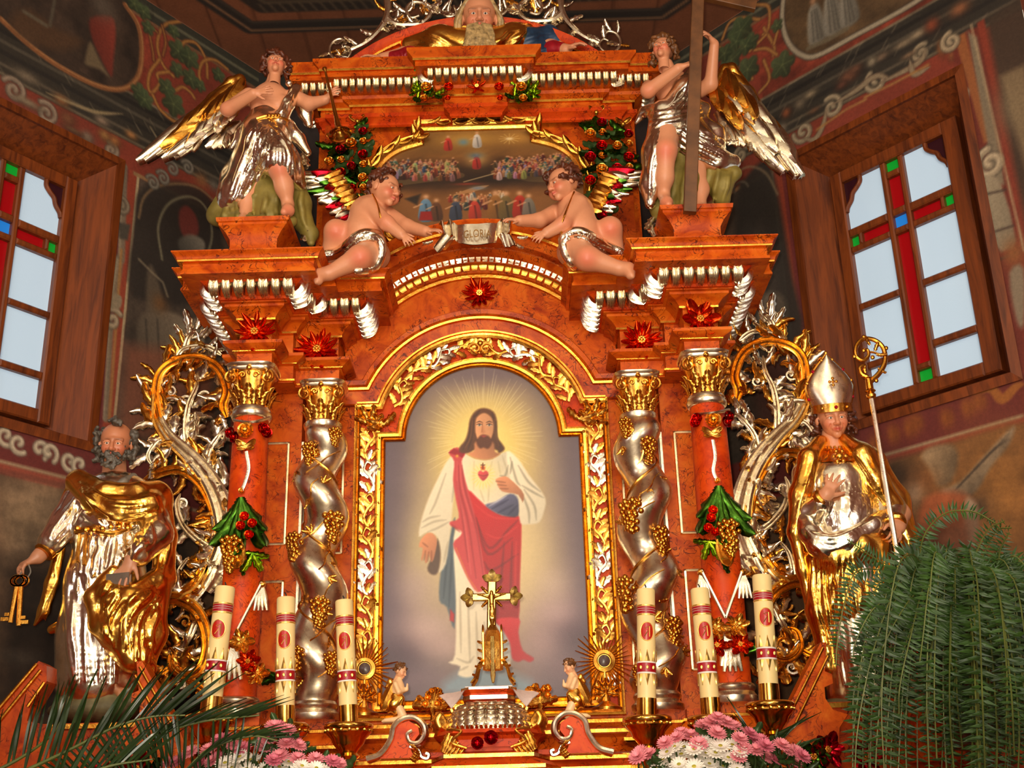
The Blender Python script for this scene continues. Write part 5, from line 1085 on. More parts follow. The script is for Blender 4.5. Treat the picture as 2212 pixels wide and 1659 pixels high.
# ------------------------------------------------------------------ attic painting
PIC2 = thing('attic_painting', (0, .09, 4.9), 'small dark painting of a crowded judgement scene in gilded shaped frame, top storey', 'painting')
def up(x, y): v = at(700+x/3.16, 230+y/3.16, .07); return (float(v[0]), float(v[2]))
SH = [up(*p) for p in ((683, 158), (1398, 150))]
SHP = [(.315, 5.535), (.318, 5.44)]+[(.35, 5.44), (.45, 5.40), (.54, 5.33), (.60, 5.22), (.612, 5.10), (.595, 4.98), (.55, 4.90), (.47, 4.84), (.39, 4.80), (.39, 4.70)]
SHP = SHP+[(-x, z) for x, z in SHP[::-1]]; SHP = SHP[::-1] if False else SHP
def judgement():
    P = Paint(-.63, .63, 4.66, 5.56, .0042, (126, 84, 42)); r = random.Random(2); P.mottle(.18, .4, 6)
    P.poly([(-.63, 5.30), (.63, 5.30), (.63, 5.6), (-.63, 5.6)], (128, 92, 46), .06, .8); P.blob((-.05, 5.46), (.22, .08), (206, 160, 76), .7); P.blob((.24, 5.46), (.12, .07), (200, 150, 70), .7)
    P.poly([(-.63, 5.0), (.63, 5.0), (.63, 5.24), (-.63, 5.24)], (52, 34, 20), .06, .9); P.poly([(-.63, 4.66), (.63, 4.66), (.63, 4.95), (-.63, 4.95)], (138, 92, 46), .06, .9)
    P.line([(-.5, 5.06), (-.3, 5.09), (-.1, 5.12)], (126, 104, 66), .05, .5); P.line([(.1, 5.14), (.3, 5.07), (.5, 5.05)], (126, 104, 66), .05, .5); P.blob((.1, 5.08), (.2, .04), (40, 28, 18), .8)
    def person(x, z, h, robe, head=(206, 160, 120), lean=0):
        P.poly([(x-h*.17, z), (x-h*.14+lean*.6, z+h*.6), (x+lean-.05*h, z+h*.80), (x+lean+.05*h, z+h*.8), (x+h*.15+lean*.6, z+h*.55), (x+h*.17, z)], robe, .004, .95, (-.6, .4, .35), 3); P.blob((x+lean, z+h*.89), (h*.08, h*.1), head, 1)
        P.line([(x+h*.05, z+h*.02), (x+lean*.5, z+h*.6)], tuple(c*.5 for c in robe), h*.05, .7); P.line([(x-h*.1+lean*.5, z+h*.62), (x-h*.28+lean, z+h*.5)], head, h*.06, .7)
    cols = [(150, 60, 44), (176, 148, 108), (90, 100, 106), (120, 84, 50), (60, 66, 60), (168, 110, 70), (190, 180, 160), (100, 40, 34)]
    for k in range(330):
        sx = r.choice((-1, 1)); x = sx*r.uniform(.10, .60); z = 5.20+.05*abs(x)-k/330*.14; person(x, z, r.uniform(.06, .095), tuple(c*r.uniform(.6, 1) for c in r.choice(cols)), (190, 142, 104))
    P.blob((-.005, 5.27), (.07, .08), (196, 160, 100), .8); person(-.005, 5.18, .14, (168, 52, 44)); P.blob((-.01, 5.30), (.045, .03), (84, 104, 120), .8)
    person(-.17, 5.36, .14, (180, 60, 48)); person(0, 5.38, .15, (196, 188, 180)); P.blob((-.08, 5.43), (.035, .035), (110, 140, 150), .9); P.blob((.19, 5.45), (.02, .012), (230, 220, 210), 1)
    for a in range(12): P.line([(.19, 5.45), (.19+.06*math.cos(a*.52), 5.45+.05*math.sin(a*.52))], (230, 200, 130), .004, .6)
    for k in range(60): person(r.uniform(-.16, .16), r.uniform(4.80, 4.90), r.uniform(.06, .09), r.choice(cols))
    for x, h, c in ((-.30, .24, (96, 130, 156)), (-.24, .20, (96, 62, 40)), (-.13, .2, (60, 70, 90)), (.10, .26, (140, 96, 44)), (.16, .25, (112, 92, 52)), (.24, .25, (164, 46, 30)), (.29, .22, (120, 112, 100)), (-.02, .2, (176, 60, 44))): person(x, 4.72, h, c)
    P.poly([(-.34, 4.72), (-.26, 4.72), (-.27, 4.80), (-.33, 4.80)], (150, 36, 30), .006); P.poly([(-.42, 4.92), (-.33, 4.96), (-.35, 4.86)], (52, 40, 30), .01)
    P.line([(-.14, 4.94), (-.02, 4.99), (.06, 5.02)], (176, 130, 84), .035, .9, True); P.blob((.0, 5.0), (.05, .02), (120, 130, 140), .9); P.line([(-.08, 5.06), (.1, 5.13)], (190, 170, 130), .01, .7); P.blob((-.06, 5.04), (.08, .012), (150, 60, 40), .8)
    return P
_P2 = judgement(); _P2.C = 255*np.clip(_P2.C/255, 0, 1)**1.15; _poly2 = np.array(SHP)
def _insh(x, z):
    ins = np.zeros(len(x), bool); n = len(_poly2)
    for i in range(n):
        (ax, az), (bx, bz) = _poly2[i], _poly2[(i+1) % n]
        if az != bz: ins ^= ((az > z) != (bz > z)) & (x < (bx-ax)*(z-az)/(bz-az)+ax)
    return ins
link('canvas', _P2.mesh('canvas', lambda x, z: np.stack([x, 0*x+.072, 4.945+(z-4.72)*.72], -1), lambda x, z: _insh(x, 4.945+(z-4.72)*.72), root_off(PIC2)), 'canvas', PIC2, 'painted crowds on clouds and open graves, brown and gold')
top = [(.318, 5.44), (.318, 5.538), (-.318, 5.538), (-.318, 5.44)]
for nm, pth_ in (('top_moulding', top), ('side_moulding', [tuple(p) for p in spline([(.40, 4.78), (.47, 4.84), (.55, 4.90), (.597, 4.98), (.614, 5.10), (.60, 5.22), (.54, 5.33), (.45, 5.40), (.318, 5.445)], 5)]), ('side_moulding', [tuple(p) for p in spline([(-.318, 5.445), (-.45, 5.40), (-.54, 5.33), (-.60, 5.22), (-.614, 5.10), (-.597, 4.98), (-.55, 4.90), (-.47, 4.84), (-.40, 4.78)], 5)])):
    o = MB().sweep(pth_, [(-.008, .07), (-.008, .052), (.004, .045), (.010, .052), (.016, .048), (.030, .028), (.05, .02), (.062, .035), (.066, .10)], fxz).build(nm, 'gold', PIC2, True, 40)
    P = np.asarray(pth_, float); L = np.r_[0, np.cumsum(np.linalg.norm(np.diff(P, axis=0), axis=1))]; n = int(L[-1]/.05)
    for k in range(n):
        d0 = L[-1]*(k+.5)/n; i = max(1, int(np.searchsorted(L, d0))); t = nrm(P[i]-P[i-1]); p = P[i-1]+t*(d0-L[i-1]); nn = V(t[1], -t[0]); q_ = p+nn*.036
        sgn = 1 if p[0] < 0 else -1
        if nm == 'top_moulding': sgn = -1 if p[0] > 0 else 1
        place('bay_leaf', LEAF['gold_smooth'][4], V(q_[0]-sgn*t[0]*-.0, .030, q_[1]), V(t[0], 0, t[1])*-sgn+V(nn[0], 0, nn[1])*.25*(1 if k % 2 else -1), V(0, -1, 0), .085, o, 1.8)
# ------------------------------------------------------------------ figure sculpting
SKIN = V(214, 146, 108)
class Sculpt:
    """collects rounded cones / ellipsoids, fuses them smoothly into one surface"""
    def __init__(s): s.p = []; s.S = None
    def c(s, a, b, ra, rb=None, k=.02): s.p.append(('c', np.asarray(a, float), np.asarray(b, float), ra, ra if rb is None else rb, k)); return s
    def ch(s, pts, rs, k=.02):
        rs = np.broadcast_to(rs, (len(pts),))
        for i in range(len(pts)-1): s.c(pts[i], pts[i+1], rs[i], rs[i+1], k)
        return s
    def e(s, c, r, k=.02, R=None): s.p.append(('e', np.asarray(c, float), np.asarray(r, float), k, R)); return s
    def make(s, h):
        lo = np.full(3, 1e9); hi = -lo
        for p in s.p:
            if p[0] == 'c':
                m = max(p[3], p[4]); lo = np.minimum(lo, np.minimum(p[1], p[2])-m); hi = np.maximum(hi, np.maximum(p[1], p[2])+m)
            else: m = p[2].max(); lo = np.minimum(lo, p[1]-m); hi = np.maximum(hi, p[1]+m)
        s.S = SDF(lo-.03, hi+.03, h)
        for p in s.p:
            if p[0] == 'c': s.S.cone(*p[1:])
            else: s.S.ell(p[1], p[2], p[3], p[4])
        return s
    def hit(s, x, y):
        """first point of the pixel ray on the surface made so far (or the nearest approach)"""
        d = nrm(ray(x, y)); t = np.arange(3.6, 7.6, s.S.h*.7); P = CAMP+t[:, None]*d; i = np.round((P-s.S.lo)/s.S.h).astype(int)
        ok = np.all((i >= 0) & (i < s.S.n), 1); f = np.full(len(t), 9.0); f[ok] = s.S.F[i[ok, 0], i[ok, 1], i[ok, 2]]
        w = np.where(f < 0)[0]; j = w[0] if len(w) else int(np.argmin(f)); return P[j]
    def ridge(s, pts, r=.012, k=.014, lift=.0, sub=False, taper=True):
        Q = spline([V(*p) for p in pts], 5) if len(pts) > 2 else np.array([V(*pts[0])+(V(*pts[1])-V(*pts[0]))*t for t in np.linspace(0, 1, 8)])
        H = np.array([s.hit(*q) for q in Q]); n = len(H)
        for _ in range(2): H[1:-1] = .5*H[1:-1]+.25*(H[:-2]+H[2:])
        toC = np.array([nrm(CAMP-h_) for h_ in H]); H = H+toC*lift; R = r*(np.sin(np.linspace(.35, math.pi-.35, n)) if taper else np.ones(n))
        s.S.chain(list(H), R, k, sub); return s
    def family(s, A, B, n, r=.012, k=.014, sub=False, jit=3.0, seed=0, lift=0.0):
        """n ridges blended between two traced pixel curves"""
        rr = random.Random(seed); m = 6; a = spline([V(*p) for p in A], 6); b = spline([V(*p) for p in B], 6)
        a = a[np.linspace(0, len(a)-1, m).astype(int)]; b = b[np.linspace(0, len(b)-1, m).astype(int)]
        for i in range(n):
            t = i/max(1, n-1); c = a*(1-t)+b*t+np.array([[rr.uniform(-jit, jit), rr.uniform(-jit, jit)] for _ in range(m)])
            s.ridge([tuple(q) for q in c], r*rr.uniform(.7, 1.2), k, lift, sub)
        return s
    def verts(s, smooth=1):
        v, q = s.S.nets(); return (smooth_verts(v, q, smooth) if smooth else v), q
    def build(s, name, mat_, parent, smooth=1, disp=None):
        v, q = s.verts(smooth)
        if disp is not None: v = v+vnormals(v, q)*disp(v)[:, None]
        return link(name, qmesh(name, v, q, root_off(parent)), mat_, parent)
_HEADS = {}
def head_geo(kind):
    if kind in _HEADS: return _HEADS[kind]
    S = SDF((-.5, -.62, -.8), (.5, .62, .62), .0165); ch = kind == 'child'
    S.ell((0, .07, .12), (.36, .42, .38), .05); S.ell((0, -.07, -.11), (.285 if not ch else .33, .31, .37 if not ch else .34), .08)
    S.ball((0, -.27, -.40), .10 if not ch else .095, .08)
    for sx in (-1, 1):
        S.ball((sx*.15, -.235, -.14 if not ch else -.20), .12 if not ch else .155, .08); S.cone((sx*.03, -.365, .065), (sx*.20, -.315, .06), .045 if not ch else .03, .04, .05)
        S.ball((sx*.125, -.445, -.015), .085, .05, True); S.ell((sx*.37, .03, -.05), (.045, .085, .125), .03)
        S.ball((sx*.05, -.415, -.175), .04, .02)
    S.cone((0, -.365, .04), (0, -.455, -.155), .032, .052 if not ch else .06, .03); S.ball((0, -.455, -.155), .05, .02)
    S.chain([(-.10, -.335, -.275), (0, -.395, -.262), (.10, -.335, -.275)], [.02, .034, .02], .02); S.chain([(-.08, -.335, -.315), (0, -.385, -.318), (.08, -.335, -.315)], [.02, .038, .02], .02)
    S.cone((-.09, -.40, -.292), (.09, -.40, -.292), .009, .009, .012, True)
    S.cone((0, .06, -.30), (0, .12, -.78), .19 if not ch else .17, .20 if not ch else .17, .06)
    if kind == 'old':
        for sx in (-1, 1): S.cone((sx*.14, -.34, -.17), (sx*.17, -.30, -.30), .012, .012, .03, True); S.cone((sx*.2, -.34, -.02), (sx*.27, -.26, -.06), .01, .01, .03, True)
        for z in (.17, .23): S.cone((-.14, -.36, z), (.14, -.36, z), .010, .010, .02, True)
    v, q = S.nets(); v = smooth_verts(v, q, 1, .4); col = np.tile(SKIN, (len(v), 1))
    def tint(c, r, rgb, a, p=2):
        w = a*np.exp(-(np.sum(((v-V(*c))/np.asarray(r))**2, 1)))[:, None]; col[:] = col*(1-w)+V(*rgb)*w
    for sx in (-1, 1):
        tint((sx*.19, -.31, -.17), (.12, .2, .11), (214, 92, 70), .65 if kind != 'old' else .35); tint((sx*.13, -.36, .07), (.10, .1, .018), (120, 76, 50), .8); tint((sx*.125, -.36, -.01), (.085, .1, .05), (150, 96, 74), .5)
    tint((0, -.39, -.292), (.10, .1, .042), (186, 66, 56), .9); tint((0, -.47, -.17), (.06, .06, .05), (220, 120, 90), .4); tint((0, -.33, -.36), (.14, .1, .03), (190, 116, 84), .4)
    _HEADS[kind] = (v, q, col); return _HEADS[kind]
def head(parent, c, hgt, fwd, up=(0, 0, 1), kind='youth', roll=0):
    """returns (verts, quads, colours) of the placed head and adds eyes under parent"""
    f = nrm(fwd); u = nrm(V(*up)-(V(*up) @ f)*f); y = -f; x = np.cross(y, u); R = np.stack([x, y, u], 1); v, q, col = head_geo(kind); c = np.asarray(c, float)
    def tr(p): return c+R @ (V(*p)*hgt)
    for sx in (-1, 1):
        b = MB(); b.sphere(tr((sx*.125, -.316, -.020)), .056*hgt, 10, 7); o = b.build('eye', 'eye_white', parent, True, None); b = MB(); b.sphere(tr((sx*.125, -.346, -.026)), .030*hgt, 8, 6); b.build('iris', 'eye_dark', o, True, None)
        b = MB(); b.tube([tr((sx*.125+a*.082, -.362+.035*a*a, .018-.026*a*a)) for a in (-1, -.5, 0, .5, 1)], .026*hgt, 6); b.tube([tr((sx*.125+a*.075, -.350+.03*a*a, -.062+.026*a*a)) for a in (-1, -.5, 0, .5, 1)], .016*hgt, 6); b.build('eyelid', 'skin', o)
    return c+(v*hgt) @ R.T, q, col, tr
def joined(name, parts, parent, mat_='polychrome'):
    vs, qs, cs, n = [], [], [], 0
    for v, q, c in parts: vs.append(v); qs.append(q+n); cs.append(c); n += len(v)
    return link(name, qmesh(name, np.concatenate(vs), np.concatenate(qs), root_off(parent), linarr(np.concatenate(cs))), mat_, parent)
def hand(S, w, fd, back, side, size, curl=(.5, .5, .5, .5, .4), spread=.12):
    """adds palm, four fingers and thumb; back = normal of the back of the hand, side=+1/-1 chooses the thumb side"""
    f = nrm(fd); n = nrm(np.asarray(back, float)-(np.asarray(back, float) @ f)*f); s = np.cross(f, n)*side; w = np.asarray(w, float); k = .035*size*2
    S.c(w-f*.1*size, w+f*.1*size, .15*size, .16*size, k)
    for o in (.16, .03, -.10): S.c(w+f*.10*size+s*o*.7*size, w+f*.45*size+s*o*1.05*size, .105*size, .085*size, k)
    for i, (o, L) in enumerate(((.22, .42), (.08, .47), (-.06, .43), (-.19, .33))):
        p = w+f*.46*size+s*o*size; d = nrm(f+s*spread*(1.5-i)*.9); cur = curl[i]
        for j, fr_ in enumerate((.45, .32, .25)):
            a = cur*(.55+.5*j); d2 = nrm(d*math.cos(a)-n*math.sin(a)); e = p+d2*L*fr_*size; S.c(p, e, (.066-.008*j)*size, (.060-.008*j)*size, .012*size); p = e
            d = d2
    p = w+f*.08*size+s*.16*size; d = nrm(f*.6+s*.75-n*.25)
    for j, L in enumerate((.20, .17, .14)):
        a = curl[4]*(.4*j); d2 = nrm(d*math.cos(a)+(f-s*.6-n*.3)*math.sin(a)); e = p+d2*L*size; S.c(p, e, (.085-.012*j)*size, (.075-.012*j)*size, .02*size); p = e
def flesh(v, rosy=()):
    col = np.tile(SKIN, (len(v), 1))
    for c, r, a in rosy: w = a*np.exp(-np.sum(((v-np.asarray(c))/r)**2, 1))[:, None]; col = col*(1-w)+V(216, 96, 70)*w
    return col
def curls(tr, hgt, pts, r, parent, mat_, seed=0, n=3, name='hair', h=.006, k=.006, cap=None):
    """hair as fused curled locks at head-local points; cap = list of (centre, radii) ellipsoids beneath"""
    S = Sculpt(); rr = random.Random(seed)
    for c, rad in (cap or []): S.e(tr(c), np.asarray(rad)*hgt, .02)
    for p in pts:
        c = tr(p); ax = nrm(V(rr.uniform(-1, 1), rr.uniform(-1, .2), rr.uniform(-1, 1))); e1 = nrm(np.cross(ax, V(.3, .5, .8))); e2 = np.cross(ax, e1); R = r*hgt*rr.uniform(.8, 1.25); a0 = rr.uniform(0, 6.3)
        P = [c+R*(1-.22*i/2)*(math.cos(a0+i*.95)*e1+math.sin(a0+i*.95)*e2)*(1-.09*i)+ax*R*.16*i for i in range(8)]; S.ch(P, np.linspace(R*.42, R*.2, 8), k)
    return S.make(h).build(name, mat_, parent, 0)
def scalp_points(n, seed, zmin=-.1, face=.15, side=.42):
    """head-local points over the crown, back and sides but not over the face"""
    rr = random.Random(seed); out = []
    while len(out) < n:
        a = rr.uniform(0, 2*math.pi); z = rr.uniform(-.45, 1); s = math.sqrt(max(0, 1-z*z)); p = (s*math.cos(a)*.40, s*math.sin(a)*.46+.06, z*.42+.12)
        if p[1] < -.10 and p[2] < .28 and abs(p[0]) < .30: continue
        if p[2] < zmin and p[1] < .05 and abs(p[0]) < side-.08: continue
        out.append(p)
    return out
# feathers: long blade with a raised quill
_fe = {}
def feather_mesh(mat_, wd=.30):
    k = (mat_, wd)
    if k not in _fe:
        b = MB(); rt, rb = [], []
        for i in range(9):
            a = i/8; w = wd*.5*(math.sin(math.pi*min(1, .12+.80*a))**.55)*(1 if a < .95 else .55); zc = .05*math.sin(a*math.pi)+.06*a*a
            rt.append([(u*w, a, zc-.12*wd*abs(u)+(.035*wd*4 if u == 0 else 0)+(.03 if abs(u) == .5 else 0)) for u in (-1, -.5, 0, .5, 1)]); rb.append([(u*w, a, zc-.12*wd*abs(u)-.03) for u in (1, .5, 0, -.5, -1)])
        b.loft([t+bb for t, bb in zip(rt, rb)]); me = b.mesh('feather', None, True, 50); me.materials.append(M[mat_]); _fe[k] = me
    return _fe[k]
def feathers(parent, rows, Y, seed=0):
    """rows: (base0, base1, tip0, tip1, n, width factor, material(s), dY, blade width)"""
    rr = random.Random(seed)
    for (b0, b1, t0, t1, n, wf, ms, dY, wd) in rows:
        for i in range(n):
            t = i/max(1, n-1); bp = at(b0[0]+(b1[0]-b0[0])*t, b0[1]+(b1[1]-b0[1])*t, Y+dY); tp = at(t0[0]+(t1[0]-t0[0])*t+rr.uniform(-3, 3), t0[1]+(t1[1]-t0[1])*t+rr.uniform(-3, 3), Y+dY-.01-.012*(i % 2)); d = tp-bp; L = np.linalg.norm(d)
            m_ = ms if isinstance(ms, str) else ms[i % len(ms)]
            place('feather', feather_mesh(m_, wd), bp, d, V(rr.uniform(-.25, .25), -1, rr.uniform(-.1, .3)), L, parent, wf)
# ------------------------------------------------------------------ saint with keys
def saint_with_keys():
    Y = -.42; p = lambda x, y, d=0: at(x, y, Y+d)
    base = p(215, 1515)
    T = thing('saint_statue', base, 'grey-bearded statue in silver tunic and gold mantle holding out keys', 'statue', None)
    hc = p(250, 958, -.02); hh = .205; v, q, c, tr = head(T, hc, hh, V(.12, -1, -.22), (.02, 0, 1), 'old')
    B = Sculpt(); B.c(p(247, 1000, .02), p(247, 1040, .02), .055, .06); B.e(p(248, 1085, .02), (.17, .10, .12), .05); B.c(p(245, 1100, .02), p(238, 1260, .02), .13, .14, .05)
    B.ch([p(172, 1070), p(125, 1160, -.05), p(82, 1203, -.12)], [.058, .046, .034], .02); B.ch([p(332, 1085), p(342, 1170, -.10), p(285, 1210, -.22)], [.058, .046, .034], .02)
    for x in (190, 270): B.ch([p(x+5, 1280, .02), p(x, 1400, .0), p(x, 1478, .0)], [.075, .055, .036], .03); B.ch([p(x, 1485, .02), p(x-2, 1497, -.06), p(x-3, 1504, -.13)], [.036, .034, .024], .02)
    hand(B, p(78, 1206, -.125), p(45, 1222, -.16)-p(78, 1206, -.125), V(-.2, -.4, .9), 1, .135, (1.0, 1.0, 1.0, .9, .5)); hand(B, p(283, 1212, -.225), p(258, 1246, -.25)-p(283, 1212, -.225), V(0, -1, .35), -1, .14, (.15, .15, .15, .2, .2), .2)
    B.make(.0062); bv, bq = B.verts(1); joined('body', [(bv, bq, flesh(bv)*.86), (v, q, c*V(.90, .84, .80))], T)
    # tunic
    G = Sculpt(); G.e(p(250, 1085, .01), (.205, .125, .13), .05); G.c(p(245, 1090, .01), p(236, 1160, 0), .155, .150, .06); G.ch([p(236, 1160, 0), p(228, 1260, .0), p(220, 1370, .0), p(216, 1458, .0)], [.150, .175, .190, .200], .06)
    G.ch([p(175, 1070, 0), p(140, 1130, -.05), p(110, 1172, -.10)], [.075, .07, .062], .03); G.ch([p(325, 1085, 0), p(338, 1155, -.09), p(300, 1198, -.20)], [.08, .075, .058], .03); G.make(.0065)
    G.family([(150, 1230), (150, 1340), (160, 1470)], [(250, 1230), (245, 1340), (250, 1475)], 9, .018, .012, seed=1); G.family([(160, 1240), (162, 1340), (172, 1475)], [(238, 1240), (236, 1340), (240, 1475)], 8, .012, .01, True, seed=2)
    G.family([(170, 1070), (130, 1130), (105, 1165)], [(200, 1080), (170, 1130), (130, 1180)], 4, .012, .012, seed=3); G.family([(180, 1110), (200, 1125), (225, 1145)], [(290, 1130), (280, 1140), (255, 1150)], 6, .010, .012, seed=4); G.family([(185, 1160), (178, 1200), (170, 1240)], [(300, 1150), (290, 1190), (280, 1240)], 8, .012, .012, seed=5); G.family([(320, 1130), (330, 1160), (310, 1190)], [(300, 1150), (305, 1175), (290, 1195)], 3, .010, .01, seed=6)
    G.build('tunic', 'silver_folds', T)
    # gold mantle: shawl over the chest, fall on the right, wrap over the lap, cape edge at the left
    G2 = Sculpt(); G2.ch([p(165, 1042, -.06), p(205, 1085, -.13), p(265, 1105, -.15), p(320, 1090, -.12), p(345, 1075, -.02)], [.05, .055, .06, .06, .06], .03); G2.ch([p(170, 1035, -.06), p(230, 1062, -.12), p(300, 1065, -.11), p(338, 1060, -.02)], [.045, .045, .05, .05], .03)
    G2.ch([p(345, 1075, 0), p(358, 1160, -.04), p(352, 1250, -.05), p(330, 1300, -.08)], [.055, .05, .055, .05], .03)
    G2.ch([p(245, 1235, -.22), p(205, 1290, -.19), p(215, 1350, -.19), p(250, 1420, -.17)], [.03, .045, .045, .012], .03); G2.ch([p(335, 1260, -.12), p(285, 1300, -.20), p(262, 1360, -.20), p(290, 1420, -.18), p(325, 1445, -.14)], [.06, .075, .08, .06, .03], .05); G2.ch([p(340, 1290, -.08), p(330, 1370, -.10), p(320, 1440, -.10)], [.05, .06, .03], .04); G2.ch([p(230, 1262, -.21), p(262, 1310, -.22)], [.045, .06], .03)
    G2.ch([p(160, 1045, -.03), p(120, 1130, -.02), p(100, 1160, -.03)], [.03, .025, .02], .02); G2.ch([p(130, 1185, -.04), p(112, 1260, -.03), p(95, 1320, -.02), p(75, 1350, -.02)], [.025, .032, .028, .008], .02); G2.ch([p(112, 1360, -.05), p(130, 1352, -.06)], [.022, .026], .02)
    G2.make(.0065)
    G2.family([(170, 1042), (210, 1070), (270, 1085), (335, 1075)], [(180, 1065), (215, 1108), (270, 1125), (335, 1110)], 7, .011, .008, seed=7); G2.family([(240, 1245), (210, 1300), (225, 1370)], [(262, 1260), (240, 1310), (250, 1400)], 5, .010, .008, seed=8); G2.family([(330, 1270), (280, 1310), (275, 1400)], [(345, 1290), (330, 1350), (320, 1440)], 6, .016, .008, seed=9); G2.family([(320, 1275), (262, 1325), (258, 1400)], [(340, 1300), (310, 1350), (305, 1430)], 5, .012, .008, True, seed=19); G2.family([(235, 1265), (212, 1310), (222, 1360)], [(275, 1300), (245, 1340), (252, 1400)], 4, .010, .008, True, seed=20); G2.family([(350, 1090), (365, 1170), (352, 1250)], [(335, 1090), (345, 1180), (335, 1250)], 4, .010, .008, seed=10); G2.family([(125, 1190), (105, 1270), (82, 1340)], [(135, 1190), (118, 1270), (95, 1340)], 3, .008, .006, seed=11)
    G2.build('mantle', 'gold_folds', T)
    # belt with knot and hanging tails, collar, cuffs
    b = MB(); b.tube(spline([G.hit(x, y)+V(0, -.008, 0) for x, y in ((165, 1150), (195, 1142), (220, 1150), (250, 1152), (285, 1140))], 5), .013, 8)
    for k in range(7): b.sphere(G.hit(170+k*18, 1143+4*math.sin(k))+V(0, -.018, 0), .014, 8, 5)
    for x0, x1, y1 in ((175, 168, 1215), (188, 184, 1222)): b.tube(spline([G.hit(x0, 1155)+V(0, -.015, 0), G.hit((x0+x1)/2, 1185)+V(0, -.016, 0), G.hit(x1, y1)+V(0, -.015, 0)], 4), .009, 6)
    b.build('belt', 'gold', T)
    S = Sculpt(); S.ch([p(205, 1035, -.02), p(225, 1042, -.10), p(246, 1052, -.13), p(268, 1040, -.11), p(288, 1030, -.02)], [.020, .018, .014, .018, .020], .012); S.ch([p(222, 1030, -.03), p(240, 1040, -.10)], .02, .01); S.make(.006).build('collar', 'cloth_grey', T)
    for a, d in (((98, 1190), -.11), ((290, 1203), -.21)):
        b = MB(); cc = p(*a, d); b.lathe([(.040, -.02), (.05, -.012), (.05, .012), (.040, .02)], cc, 16, p(78, 1206, -.125)-p(125, 1160, -.05) if a[0] < 200 else p(283, 1212, -.22)-p(342, 1170, -.1)); b.build('cuff', 'gold_smooth', T)
    # hair, beard
    pts = [(sx*(.40+.04*math.sin(i*2)), -.06+.10*i % .3, .25-.09*i) for sx in (-1, 1) for i in range(8)]+[(sx*.43, -.02, z) for sx in (-1, 1) for z in (.20, .05, -.10, -.22)]+[(.0, -.28, .47), (.05, -.22, .50), (-.06, -.2, .49), (.1, -.26, .45)]+[(sx*.36, .2, z) for sx in (-1, 1) for z in (.3, .1, -.1, -.3)]
    curls(tr, hh, pts, .11, T, 'hair_grey', 3)
    bp = [(x, -.36-.05*(1-abs(x)*3), z) for z in (-.36, -.44, -.52) for x in (-.2, -.1, 0, .1, .2)]+[(sx*.27, -.22, z) for sx in (-1, 1) for z in (-.12, -.22, -.32, -.40)]+[(sx*.08, -.42, -.245) for sx in (-1, 1)]+[(sx*.14, -.39, -.28) for sx in (-1, 1)]+[(0, -.40, -.58), (.06, -.38, -.60), (-.06, -.38, -.6)]
    curls(tr, hh, bp, .065, T, 'hair_grey', 5, name='beard', h=.005)
    # rocky plinth he stands on
    S = Sculpt(); S.e(p(215, 1535, .0), (.23, .17, .06), .03)
    for k in range(10): S.e(p(140+k*16, 1520+6*math.sin(k*2), -.1+.03*(k % 3)), (.05, .05, .035), .02)
    S.make(.010).build('rock_plinth', 'rock_olive', T)
    # keys and book: held things of their own
    K = thing('key_bunch', p(45, 1350, -.17), 'pair of large gilded keys hanging from the bearded statue\'s fist', 'keys')
    b = MB(); b.tube(spline([p(57, 1218, -.17), p(50, 1232, -.175), p(36, 1250, -.17)], 5), .0035, 5); b.tube(spline([p(62, 1220, -.17), p(66, 1236, -.175), p(56, 1252, -.17)], 5), .0035, 5); b.build('cord', 'cloth_grey', K)
    for x0, y0, x1, y1, sg in ((36, 1268, 22, 1345, -1), (45, 1268, 40, 1352, 1)):
        a, e = p(x0, y0, -.17), p(x1, y1, -.17); b = MB(); b.tube([a, e], .0115, 10); o = b.build('key_shaft', 'gold_smooth', K); b = MB()
        for k in range(3):
            t = math.pi*k/3+.5; b.tube([a+V(.030*math.cos(t+j*.5), 0, .028+.024*math.sin(t+j*.5)) for j in range(13)], .007, 6)
        b.build('key_bow', 'gold_smooth', o); d = nrm(e-a); b = MB(); cc = e-d*.03; b.box(cc+V(sg*.006, -.006, -.022), cc+V(sg*.045, .006, -.006)) if sg > 0 else b.box(cc+V(-.045, -.006, -.022), cc+V(-.006, .006, -.006)); b.box(cc+V(min(0, sg*.03), -.006, .0), cc+V(max(0, sg*.03), .006, .014)); b.build('key_bit', 'gold_smooth', o)
    Bk = thing('book', p(255, 1300, -.23), 'dark leather-bound book under the bearded statue\'s hand', 'book')
    c4 = [p(232, 1243, -.245), p(282, 1238, -.245), p(279, 1296, -.225), p(229, 1302, -.225)]; n_ = V(0, -1, .1)
    for nm, d0, d1, m_, ins in (('cover', .012, .018, 'book_leather', 0), ('pages', -.014, .012, 'linen', .06), ('cover', -.02, -.014, 'book_leather', 0)):
        b = MB(); cc = sum(c4)/4; cs = [cc+(x-cc)*(1-ins) for x in c4]; b.loft([[x+n_*d0 for x in cs], [x+n_*d1 for x in cs]]); b.build(nm, m_, Bk, False)
saint_with_keys()
